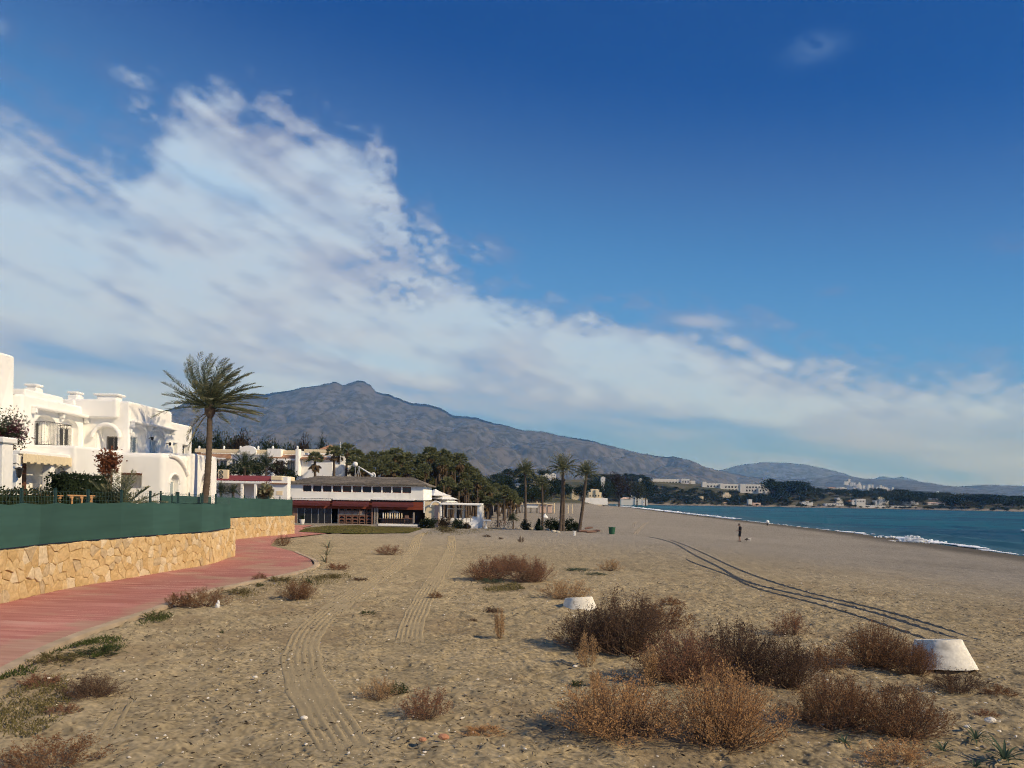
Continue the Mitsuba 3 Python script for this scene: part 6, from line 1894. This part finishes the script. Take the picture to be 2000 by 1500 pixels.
for a in [('villa', 'white low villa at the water left of the long sea wall', 1010, [(1566, 1588, 981), (1572, 1580, 979)], [], ()), ('villa', 'long white villa at the water left of the flat roofed one', 1010, [(1612, 1648, 983.5)], rows_of(1614, 1646, 6, 985, 986.5, .5), ()),
          ('villa', 'white villa with a red tile roof in the middle of the far shore', 1010, [(1664, 1690, 976.5), (1672, 1690, 974.5, -1)], rows_of(1667, 1689, 4, 978, 980.5, .5), [(1652, 1668, 976, 979, 'mat_orange_tile')]),
          ('villa', 'villa with a pyramid roof right of the middle of the far shore', 1010, [(1710, 1736, 977), (1716, 1728, 974, -1)], rows_of(1712, 1735, 4, 979, 981, .5), [(1714, 1730, 970.5, 974, 'mat_cream')]),
          ('villa', 'white three step villa toward the right of the far shore', 1003, [(1768, 1794, 981.5), (1770, 1788, 977, 1), (1772, 1782, 975.5, 2)], rows_of(1770, 1792, 4, 983, 985, .5), ()),
          ('villa', 'small white villa on the far shore beside the hotel slope', 1030, [(1634, 1646, 975), (1636, 1641, 972)], [], ()), ('villa', 'red roofed house at the right of the far shore', 1010, [(1856, 1890, 986)], [], [(1854, 1876, 982.5, 986, 'mat_orange_tile'), (1872, 1892, 982.8, 986, 'mat_orange_tile')]),
          ('villa', 'pink low house right of the three step villa', 1010, [(1812, 1846, 983)], [], [(1810, 1848, 980.8, 983, 'mat_pink_plaster')])]:
    far_building(a[0], a[1], a[2], a[3], a[4], a[5], None, 'house', 9)
k = thing('sea_wall', 'long white sea wall below the villas on the far shore', 'wall')
part(k, 'wall', cbox(P(1672, 988, 992)[0], P(1800, 988, 992)[0], 991, 992, -1, P(1735, 987.6, 992)[2], .05), 'mat_far_white')
k = thing('water_tower', 'white tower above the trees at the right of the far shore', 'tower')
wt = P(1831, 964, 1250)
part(k, 'tower', lathe([(1.1, -22), (1.1, 0), (2.2, .8), (2.2, 3.0), (.001, 4.4)], 12, wt), 'mat_paint')
# white village on the far hill and houses on the slope behind the palms
vg = 'small white house of the village on the distant hillside'
for i in range(34):
    px, py = rng.uniform(1648, 1745), 0
    py = np.interp(px, [1648, 1700, 1745], [943, 950, 956]) + rng.normal() * 3
    d = 5350 + rng.uniform(-60, 60)
    c_ = P(px, py, d)
    s_ = rng.uniform(4, 9)
    single('hill_house', cbox(c_[0] - s_, c_[0] + s_, d, d + 10, c_[2] - 22, c_[2] + rng.uniform(1, 5), .3), 'mat_far_white', vg, 'house', 'village houses on the distant hillside')
for i, (px, py, d, wp, hp) in enumerate([(1068, 928, 560, 16, 8), (1080, 926, 580, 12, 6), (1056, 936, 540, 12, 7), (1010, 936, 520, 14, 5), (975, 934, 500, 8, 4), (988, 935, 510, 7, 4), (1012, 944, 460, 10, 8), (1084, 938, 540, 8, 5), (1046, 938, 530, 9, 4), (1080, 955, 440, 14, 10), (1035, 950, 430, 7, 6), (1072, 932, 570, 10, 8), (1178, 932, 760, 8, 3), (1252, 936, 900, 8, 5), (1122, 958, 465, 10, 8), (1132, 962, 466, 8, 8)]):
    lab = ['white house topmost on the slope behind the beach palms', 'white house right of the topmost one on the slope', 'white house below the topmost one on the slope', 'wide white house on the slope right of the palm grove', 'tiny white house above the palm grove, left of two', 'tiny white house above the palm grove, right of two', 'white house between grove and leftmost tall palm', 'small white house on the right of the slope behind the palms',
           'small low white house in the middle of the slope', 'bright white house on the dune behind the two middle palms', 'small white house just right of the leftmost tall palm', 'white house front in the middle of the slope group', 'white house over the trees right of the rightmost tall palm', 'white house left of the apartment blocks', 'white garden house left of the sand coloured villa', 'white garden house touching the sand coloured villa'][i]
    try:
        d = min(max(float(G(px, py + hp)[1]), 380), 900)
    except ValueError:
        pass
    c_ = P(px, py, d)
    w_, h_ = wp / F * d / 2, hp / F * d
    gz0 = float(ground(c_[0], d))
    k = thing('slope_house', lab, 'house')
    part(k, 'wall', cat([cbox(c_[0] - w_, c_[0] + w_, d, d + 6, min(gz0 - 1, c_[2] - h_), c_[2], .08), cbox(c_[0] - w_ * .4, c_[0] + w_ * .5, d + 1, d + 5, c_[2] - .5, c_[2] + h_ * .35, .08)]), 'mat_far_white')
    for q in (-.55, .0, .5):
        part(k, 'window', cbox(c_[0] + q * w_ - w_ * .1, c_[0] + q * w_ + w_ * .1, d - .03, d + .05, c_[2] - h_ * .6, c_[2] - h_ * .25, .01), 'mat_dark_glass')


# ------------------------------------------------------------------ the person and the dog
def body_mesh(bones, refine=.02, it=6):
    """One continuous surface: the hull of the spheres at both ends of each bone, all joined and smoothed."""
    s = trimesh.creation.icosphere(2).vertices
    ms = [m3.Manifold.hull_points(np.vstack([s * ra + a, s * rb + b])) for a, ra, b, rb in bones]
    m = m3.Manifold.batch_boolean(ms, m3.OpType.Add).refine_to_length(refine)
    t = from_manifold(m)
    t.merge_vertices()
    trimesh.smoothing.filter_taubin(t, iterations=it)
    return t


A = lambda *v: np.array(v, float)  # noqa: E731
pg = G(1445, 1057.5)
FACE = math.pi                      # the figure is built facing +x and turned to face left


def placed_fig(t):
    v = t.vertices @ trimesh.transformations.rotation_matrix(FACE - .15, [0, 0, 1])[:3, :3].T
    return tm(v + pg + [0, 0, -.01], t.faces)


def arm(sh, el, wr, sgn):
    b = [(sh, .055, el, .042), (el, .042, wr, .028)]
    hd_ = (wr - el) / np.linalg.norm(wr - el)
    side = A(0, -sgn, 0)
    palm = wr + hd_ * .07
    b += [(wr, .026, palm, .036), (palm + side * .012, .03, palm - side * .012, .03)]
    for i, (o, L) in enumerate([(-.027, .058), (-.009, .068), (.009, .064), (.027, .05)]):
        r = palm + side * o + hd_ * .02
        k1 = r + hd_ * L * .55 + A(0, 0, -.006)
        b += [(r, .0085, k1, .008), (k1, .008, k1 + hd_ * L * .3 + A(-.004, 0, -.022), .007)]
    th = wr + hd_ * .03 - side * .02
    b += [(th, .011, th + hd_ * .035 - side * .02 + A(0, 0, .01), .009)]
    return b


hipL, hipR, kneeL, kneeR, ankL, ankR = A(0, .09, .90), A(0, -.09, .90), A(.03, .10, .49), A(.06, -.10, .49), A(-.04, .10, .08), A(.02, -.11, .08)
chest, belly, neck, head = A(-.01, 0, 1.30), A(.0, 0, 1.05), A(.03, 0, 1.50), A(.10, 0, 1.62)
skin = [(hipL, .085, kneeL, .058), (kneeL, .056, ankL, .036), (hipR, .085, kneeR, .058), (kneeR, .056, ankR, .036), (ankL, .04, ankL + A(.16, .02, -.045), .03), (ankR, .04, ankR + A(.16, -.02, -.045), .03), (ankL, .04, ankL + A(-.05, 0, -.04), .034), (ankR, .04, ankR + A(-.05, 0, -.04), .034),
        (hipL, .09, hipR, .09), (A(0, 0, .95), .12, belly, .125), (belly + A(0, .05, 0), .11, chest + A(0, .09, .05), .12), (belly - A(0, .05, 0), .11, chest + A(0, -.09, .05), .12), (chest + A(0, .16, .11), .06, chest + A(0, -.16, .11), .06), (chest + A(0, 0, .1), .09, neck, .055), (neck, .052, head - A(.01, 0, .05), .055),
        (head, .088, head + A(-.02, 0, .045), .092), (head + A(.045, 0, -.055), .052, head + A(.03, 0, .0), .075), (head + A(.085, 0, -.005), .014, head + A(.105, 0, -.03), .014), (head + A(.06, 0, -.075), .03, head + A(.05, 0, -.05), .04), (head + A(-.01, .088, -.01), .018, head + A(-.015, .09, .02), .02), (head + A(-.01, -.088, -.01), .018, head + A(-.015, -.09, .02), .02)]
arms = arm(chest + A(0, .19, .10), A(.03, .24, 1.12), A(.25, .10, 1.10), 1) + arm(chest + A(0, -.19, .10), A(.02, -.25, 1.12), A(.24, -.08, 1.08), -1)
k = thing('person', 'person in dark T-shirt and shorts standing on the beach, looking down', 'person')
part(k, 'body', placed_fig(body_mesh(skin + arms)), 'mat_skin', True)
sh = [(A(0, 0, .93), .135, belly, .14), (belly + A(0, .05, 0), .125, chest + A(0, .09, .05), .135), (belly - A(0, .05, 0), .125, chest + A(0, -.09, .05), .135), (chest + A(0, .16, .11), .075, chest + A(0, -.16, .11), .075), (chest + A(0, .19, .10), .072, A(.02, .235, 1.17), .066), (chest + A(0, -.19, .10), .072, A(.015, -.245, 1.17), .066), (chest + A(0, 0, .12), .09, neck - A(.01, 0, .03), .066)]
part(k, 'shirt', placed_fig(body_mesh(sh)), 'mat_dark_cloth', True)
so = [(hipL + A(0, 0, .06), .12, hipR + A(0, 0, .06), .12), (hipL, .105, kneeL + A(-.005, 0, .06), .085), (hipR, .105, kneeR + A(-.005, 0, .06), .085)]
part(k, 'shorts', placed_fig(body_mesh(so)), 'mat_dark_cloth', True)
part(k, 'hair', placed_fig(body_mesh([(head + A(-.03, 0, .045), .096, head + A(-.005, 0, .055), .09), (head + A(-.05, 0, -.02), .07, head + A(-.03, 0, .03), .09)])), 'mat_black', True)
for s_, m_ in ((1, ankL), (-1, ankR)):
    part(k, 'shoe', placed_fig(body_mesh([(m_ + A(-.05, 0, -.045), .045, m_ + A(.17, .02 * s_, -.055), .038), (m_ + A(-.01, 0, -.01), .05, m_ + A(.06, 0, -.04), .045)])), 'mat_dark_cloth', True)
part(k, 'eye', placed_fig(cat([blob(head + A(.075, y, .012), (.012, .012, .012), 1, 0) for y in (-.03, .03)])), 'mat_black')
k = thing('phone', 'dark phone held in both hands of the person on the beach', 'phone')
part(k, 'body', placed_fig(cbox(.30, .37, -.045, .07, 1.085, 1.10, .004)), 'mat_black')

dg = G(1459, 1057.5)
SD = .9


def placed_dog(t):
    v = t.vertices @ trimesh.transformations.rotation_matrix(math.pi - .2, [0, 0, 1])[:3, :3].T
    return tm(v * SD + dg + [.12, 0, -.01], t.faces)


sho, hip_ = A(.16, 0, .27), A(-.17, 0, .27)
db = [(sho, .095, A(0, 0, .26), .085), (A(0, 0, .26), .085, hip_, .078), (sho + A(.02, 0, .02), .065, A(.27, 0, .24), .05), (A(.29, 0, .22), .055, A(.38, 0, .14), .026), (A(.27, .03, .26), .02, A(.25, .05, .20), .016), (A(.27, -.03, .26), .02, A(.25, -.05, .20), .016),
      (hip_ + A(-.05, 0, .04), .02, A(-.29, 0, .40), .016), (A(-.29, 0, .40), .016, A(-.27, 0, .48), .012)]
for s_ in (.055, -.055):
    db += [(A(.15, s_, .24), .045, A(.15, s_, .13), .026), (A(.15, s_, .13), .024, A(.155, s_, .02), .02), (A(.155, s_, .02), .022, A(.185, s_, .015), .018),
           (A(-.17, s_, .25), .06, A(-.12, s_, .17), .036), (A(-.12, s_, .17), .034, A(-.21, s_, .11), .022), (A(-.21, s_, .11), .021, A(-.20, s_, .02), .018), (A(-.20, s_, .02), .02, A(-.17, s_, .015), .017)]
dm = placed_dog(body_mesh(db, .018, 5))
k = thing('dog', 'small black and white dog sniffing the sand behind the person', 'dog')
scene['mat_dog'] = {'type': 'twosided', 'bsdf': {'type': 'principled', 'roughness': .9, 'specular': .1, 'base_color': {'type': 'mesh_attribute', 'name': 'vertex_color'}}}
xx = dm.vertices[:, 0] - dg[0] - .12
cc = np.where((xx < -.06 + .05 * np.sin(dm.vertices[:, 2] * 30))[:, None], [.015, .014, .014], [.68, .65, .60])
part(k, 'body', dm, 'mat_dog', True, color=cc)


# ------------------------------------------------------------------ pergola, bushes, bicycles and rocks by the beach palms
D = 84.0
zt = lambda px, py, d=84.0: float(P(px, py, d)[2])  # noqa: E731
gz0 = float(ground(X(900, 84), 84))
k = thing('pergola', 'open white pergola with a flat roof right of the restaurant', 'pergola')
part(k, 'roof', cbox(X(860), X(941.5), D, D + 4.5, zt(900, 986.5), zt(900, 982.8), .04), 'mat_paint')
part(k, 'roof_edge', cbox(X(859), X(942), D - .12, D - .004, zt(900, 986.8), zt(900, 984), .03), 'mat_paint')
for px, dd in ((861, 0), (885, 3.9), (901, 3.9), (935, 0), (940, 4.0)):
    part(k, 'post', cbox(X(px) - .12, X(px) + .12, D + dd + .05, D + dd + .29, gz0 - .2, zt(900, 986.4), .03), 'mat_paint')
part(k, 'wide_pillar', cbox(X(932), X(941), D + .35, D + .65, gz0 - .2, zt(900, 986.4), .03), 'mat_white')
for i in range(4):
    part(k, 'step', cbox(X(914 + 3 * i) , X(934.5), D - .5 + i * .3, D - .22 + i * .3, gz0 - .2, zt(920, 1026 - 5.6 * i), .03), 'mat_white')
part(k, 'rail', cbox(X(868), X(905), D + 3.95, D + 4.05, zt(885, 996), zt(885, 993.5), .02), 'mat_paint')
part(k, 'side_arch', tube([(X(851) + .62 * math.cos(t), D + .2, zt(850, 990) + .62 * math.sin(t)) for t in np.linspace(0, math.pi, 12)], .10, 6), 'mat_white', 50)
part(k, 'low_wall', cbox(X(829), X(860), D + .6, D + .9, gz0, zt(845, 979.8), .03), 'mat_cream')
part(k, 'red_panel', cbox(X(848), X(857), D + .5, D + .56, gz0, zt(850, 986), .01), 'mat_pink_plaster')
k = thing('terrace_table', 'white tall table right of the pergola steps', 'table')
part(k, 'top', cbox(X(944), X(959), D - .8, D, zt(950, 1017.5), zt(950, 1015), .02), 'mat_paint')
part(k, 'leg', cbox(X(949.5), X(952), D - .5, D - .35, gz0 - .3, zt(950, 1017.4), .02), 'mat_paint')
part(k, 'foot', cbox(X(946), X(953), D - .7, D - .15, gz0 - .3, zt(950, 1030), .02), 'mat_paint')
for i in range(14):
    px = 832 + i * 8 + rng.normal() * 2
    single('white_chair', cat([cbox(X(px, 100), X(px, 100) + .4, 100, 100.4, -.5, -.42, .01), cbox(X(px, 100), X(px, 100) + .4, 100.36, 100.4, -.42, .05, .01)] + [cbox(X(px, 100) + a, X(px, 100) + a + .04, 100 + b, 100.04 + b, -.92, -.5, .005) for a in (0, .36) for b in (0, .36)]), 'mat_paint', 'white terrace chair in the row behind the pergola', 'chair', 'white chairs behind the pergola')
k = thing('white_tent', 'white pointed tent roofs behind the pergola', 'tent')
for px, py, w_ in ((850, 955, 2.4), (866, 962, 2.2), (874, 968, 1.6)):
    c_ = P(px, py, 106)
    part(k, 'roof', lathe([(w_, -.95), (w_ * .55, -.62), (w_ * .2, -.25), (.02, 0)], 4, c_), 'mat_paint')
    part(k, 'pole', tube([(c_[0], 106, -.9), c_], [.05, .03], 6), 'mat_grey_metal')
bush = [(842, 1008, 22, 22, 'mat_tree_leaf', 'green bush at the right corner of the restaurant'), (828, 1014, 14, 14, 'mat_tree_olive', 'olive bush beside the timber deck'), (868, 1008, 20, 22, 'mat_tree_brown', 'reddish brown bush in front of the pergola'), (893, 1008, 24, 20, 'mat_hedge', 'dark round bush in front of the pergola'),
        (912, 1015, 14, 12, 'mat_tree_brown', 'low brown bush left of the pergola steps'), (1030, 1020, 20, 22, 'mat_tree_olive', 'round olive bush at the foot of the leftmost tall palm'), (1052, 1014, 12, 20, 'mat_hedge', 'dark agave like bush left of the thin palm'), (1076, 1020, 28, 26, 'mat_pine_leaf', 'dark bush between the thin palm and the two trunk palm'),
        (1090, 1008, 14, 16, 'mat_tree_leaf', 'dark bush behind the two trunk palm'), (1112, 1026, 22, 24, 'mat_hedge', 'dark bush between the two trunk palm and the rightmost palm'), (1124, 1030, 12, 18, 'mat_tree_leaf', 'bush touching the rightmost tall palm')]
for i, (px, py, w_, h_, m_, lab) in enumerate(bush):
    d = 81.5 + .4 * (i % 3)
    c_ = P(px, py, d)
    gg = float(ground(c_[0], d))
    r_ = h_ / F * d / 2 * 1.05
    cloud_bush('garden_bush', lab, (c_[0], d, max(gg + r_ * .75, gg + r_ * .75)), (w_ / F * d / 2 * 1.2, .7, r_ * 1.15), 1100, .16, [m_], 'bush', 60 + i, gg)
k = thing('agave', 'grey green agave in front of the dark bush by the thin palm', 'plant')
part(k, 'leaves', STRAP[1], None, to_world=placed(G(1058, 1036), .7, .7, .9, 0))
for i, (px, py, r_, lab) in enumerate([(1027, 1031, .42, 'largest white rock at the foot of the leftmost tall palm'), (1036, 1034, .3, 'white rock right of the largest one'), (1070, 1036, .2, 'small pale rock under the dark bush by the palms'), (1082, 1040, .26, 'pale rock left of the two trunk palm'), (1090, 1041, .22, 'pale rock touching the two trunk palm'), (985, 1033, .16, 'small white rock by the bicycles'), (1045, 1035, .18, 'grey rock between the white rocks and the thin palm'), (1010, 1033, .2, 'dark rock under the young palm')]):
    g = G(px, py)
    single('rock', blob(g + [0, 0, r_ * .35], (r_ * 1.1, r_, r_ * .7), 2, .35, i + 3, 1.6), 'mat_rock' if i != 7 else 'mat_grey_timber', lab, 'rock')
g = G(1122, 1046)
single('marker_post', cat([cbox(g[0] - .1, g[0] + .1, g[1] - .1, g[1] + .1, g[2] - .1, g[2] + .36, .03), cbox(g[0] - .12, g[0] + .12, g[1] - .12, g[1] + .12, g[2] + .36, g[2] + .42, .03)]), 'mat_paint', 'short white marker post at the foot of the rightmost tall palm', 'post')
g = G(1064, 1030)
k = thing('parasol', 'closed white parasol among the bushes by the thin palm', 'parasol')
part(k, 'canopy', lathe([(.001, 1.75), (.12, 1.6), (.42, 1.25), (.40, 1.2), (.001, 1.3)], 10, g), 'mat_paint')
part(k, 'pole', tube([g, g + [0, 0, 1.7]], .03, 6), 'mat_paint')


def bicycle(at, rot, col, label):
    k = thing('bicycle', label, 'bicycle')
    tw = T().translate([float(v) for v in at]).rotate([0, 0, 1], rot)
    for x_ in (-.52, .52):
        to = trimesh.creation.torus(.33, .022, 24, 6)
        w_ = part(k, 'wheel', tm(to.vertices[:, [0, 2, 1]] + [x_, 0, .35], to.faces[:, ::-1]), 'mat_black', True, to_world=tw)
        part(w_, 'spokes', cat([tube([(x_ + .32 * math.cos(a), 0, .35 + .32 * math.sin(a)), (x_ - .32 * math.cos(a), 0, .35 - .32 * math.sin(a))], .004, 3) for a in np.linspace(0, math.pi, 7)[:-1]]), 'mat_grey_metal', to_world=tw)
    f_ = [[(-.52, 0, .35), (-.18, 0, .82)], [(-.52, 0, .35), (-.02, 0, .32)], [(-.02, 0, .32), (-.2, 0, .88)], [(-.02, 0, .32), (.40, 0, .82)], [(-.18, 0, .82), (.38, 0, .86)], [(.37, 0, .92), (.52, 0, .35)]]
    part(k, 'frame', cat([tube(p, .02, 6) for p in f_]), col, to_world=tw)
    part(k, 'saddle', blob((-.22, 0, .93), (.14, .07, .035), 2, .0), 'mat_black', to_world=tw)
    part(k, 'handlebar', tube([(.34, -.27, 1.0), (.37, -.1, 1.02), (.37, .1, 1.02), (.34, .27, 1.0)], .016, 6), 'mat_black', to_world=tw)


for i, (px, r_, c_, lab) in enumerate([(972, 20, 'mat_iron', 'black bicycle, leftmost of the parked ones by the slim palm'), (980, -15, 'mat_red_brown', 'red brown bicycle in the middle of the parked ones'), (988, 30, 'mat_iron', 'black bicycle, rightmost of the parked ones')]):
    bicycle(G(px, 1032), r_, c_, lab)
# driftwood right of the palms, the green bin
for i, (px, py, L, lab) in enumerate([(1143, 1040, 1.3, 'dark driftwood log right of the rightmost palm'), (1155, 1041, 1.1, 'dark driftwood log in the middle of the pile'), (1165, 1039, .8, 'short driftwood log at the right end of the pile'), (1150, 1037, .9, 'driftwood log lying on top of the pile')]):
    g = G(px, py)
    a = .4 * math.sin(i * 2.3)
    v = A(math.cos(a), math.sin(a), .06 * i - .05) * L / 2
    z = .12 + (.2 if i == 3 else 0)
    single('driftwood_log', tube([g - v + [0, 0, z], g + [0, .05, z + .03], g + v + [0, 0, z]], [.10, .13, .08], 8), 'mat_brown_timber', lab, 'log')
g = G(1195, 1043)
k = thing('litter_bin', 'green litter bin on the sand right of the palms', 'bin')
part(k, 'tub', lathe([(.001, .0), (.27, 0), (.33, .62), (.30, .62), (.25, .08), (.001, .06)], 18, g), 'mat_bin_green', 40)
part(k, 'rim', lathe([(.33, .60), (.37, .60), (.37, .68), (.30, .68), (.30, .62)], 18, g), 'mat_bin_green', 40)
part(k, 'post', tube([g + [0, .36, 0], g + [0, .36, .7]], .04, 6), 'mat_bin_green')
# white posts and shelters far along the beach
fl = ['first', 'second', 'third', 'fourth', 'fifth', 'sixth', 'seventh', 'eighth', 'ninth', 'tenth', 'eleventh', 'twelfth']
for i, (px, pt) in enumerate([(961, 984), (975, 985), (1007, 981), (1020, 982), (1037, 985), (1049, 980), (1083, 983), (1102, 986), (1110, 986), (1118, 986)]):
    p = P(px, pt, 190)
    gg = float(ground(p[0], 190))
    single('beach_post', cat([cbox(p[0] - .13, p[0] + .13, 190, 190.25, gg - .1, p[2], .03), cbox(p[0] - .18, p[0] + .18, 189.95, 190.3, p[2], p[2] + .08, .02)]), 'mat_cream', f'{fl[i]} pale post from the left in the row behind the beach palms', 'post')
for i, (px0, px1, pt, pb, m_, lab) in enumerate([(1054, 1066, 985, 999, 'mat_pink_plaster', 'pinkish beach shelter left of the thin palm trunk'), (1070, 1078, 986, 999, 'mat_pink_plaster', 'pinkish beach shelter right of the thin palm trunk'), (1028, 1050, 984, 989, 'mat_paint', 'white low beach counter behind the leftmost tall palm'), (942, 958, 981, 988, 'mat_paint', 'white beach counter at the end of the grove')]):
    k = thing('beach_shelter', lab, 'shelter')
    a, b = P(px0, pt, 188), P(px1, pb, 188)
    part(k, 'wall', cbox(a[0], b[0], 188, 190, b[2] - .4, a[2], .05), m_)
    part(k, 'roof', cbox(a[0] - .3, b[0] + .3, 187.6, 190.4, a[2] + .01, a[2] + .2, .05), 'mat_cream')
# round white sign by the water
g = G(1499, 1027)
k = thing('round_marker', 'white round ball marker on a dark stub at the water edge', 'marker')
part(k, 'ball', blob(P(1499, 1019, g[1]), (.34, .34, .34), 3, 0), 'mat_paint', True)
part(k, 'stub', lathe([(.001, 0), (.16, 0), (.13, .5), (.001, .5)], 12, (P(1499, 1019, g[1])[0], g[1], P(1499, 1019, g[1])[2] - .78)), 'mat_black')
wv = P(1999, 1017, 150)
stuff('surf_foam', cat([blob((wv[0] + 1.2 * q, 150 + rng.normal(), -1.8 + .15 * rng.uniform()), (.9, .8, .18), 1, .3, q) for q in range(5)]), 'mat_foam', 'white wave crest at the right edge of the sea', 'foam')


# ------------------------------------------------------------------ the air
scene['haze'] = {'type': 'cube', 'to_world': T().translate([500, 8100, 647]).scale([13500, 8900, 653]), 'bsdf': {'type': 'null'}, 'interior': {'type': 'ref', 'id': 'air'}}
labels['haze'] = {'kind': 'stuff', 'label': 'thin sea haze in the air', 'category': 'haze'}
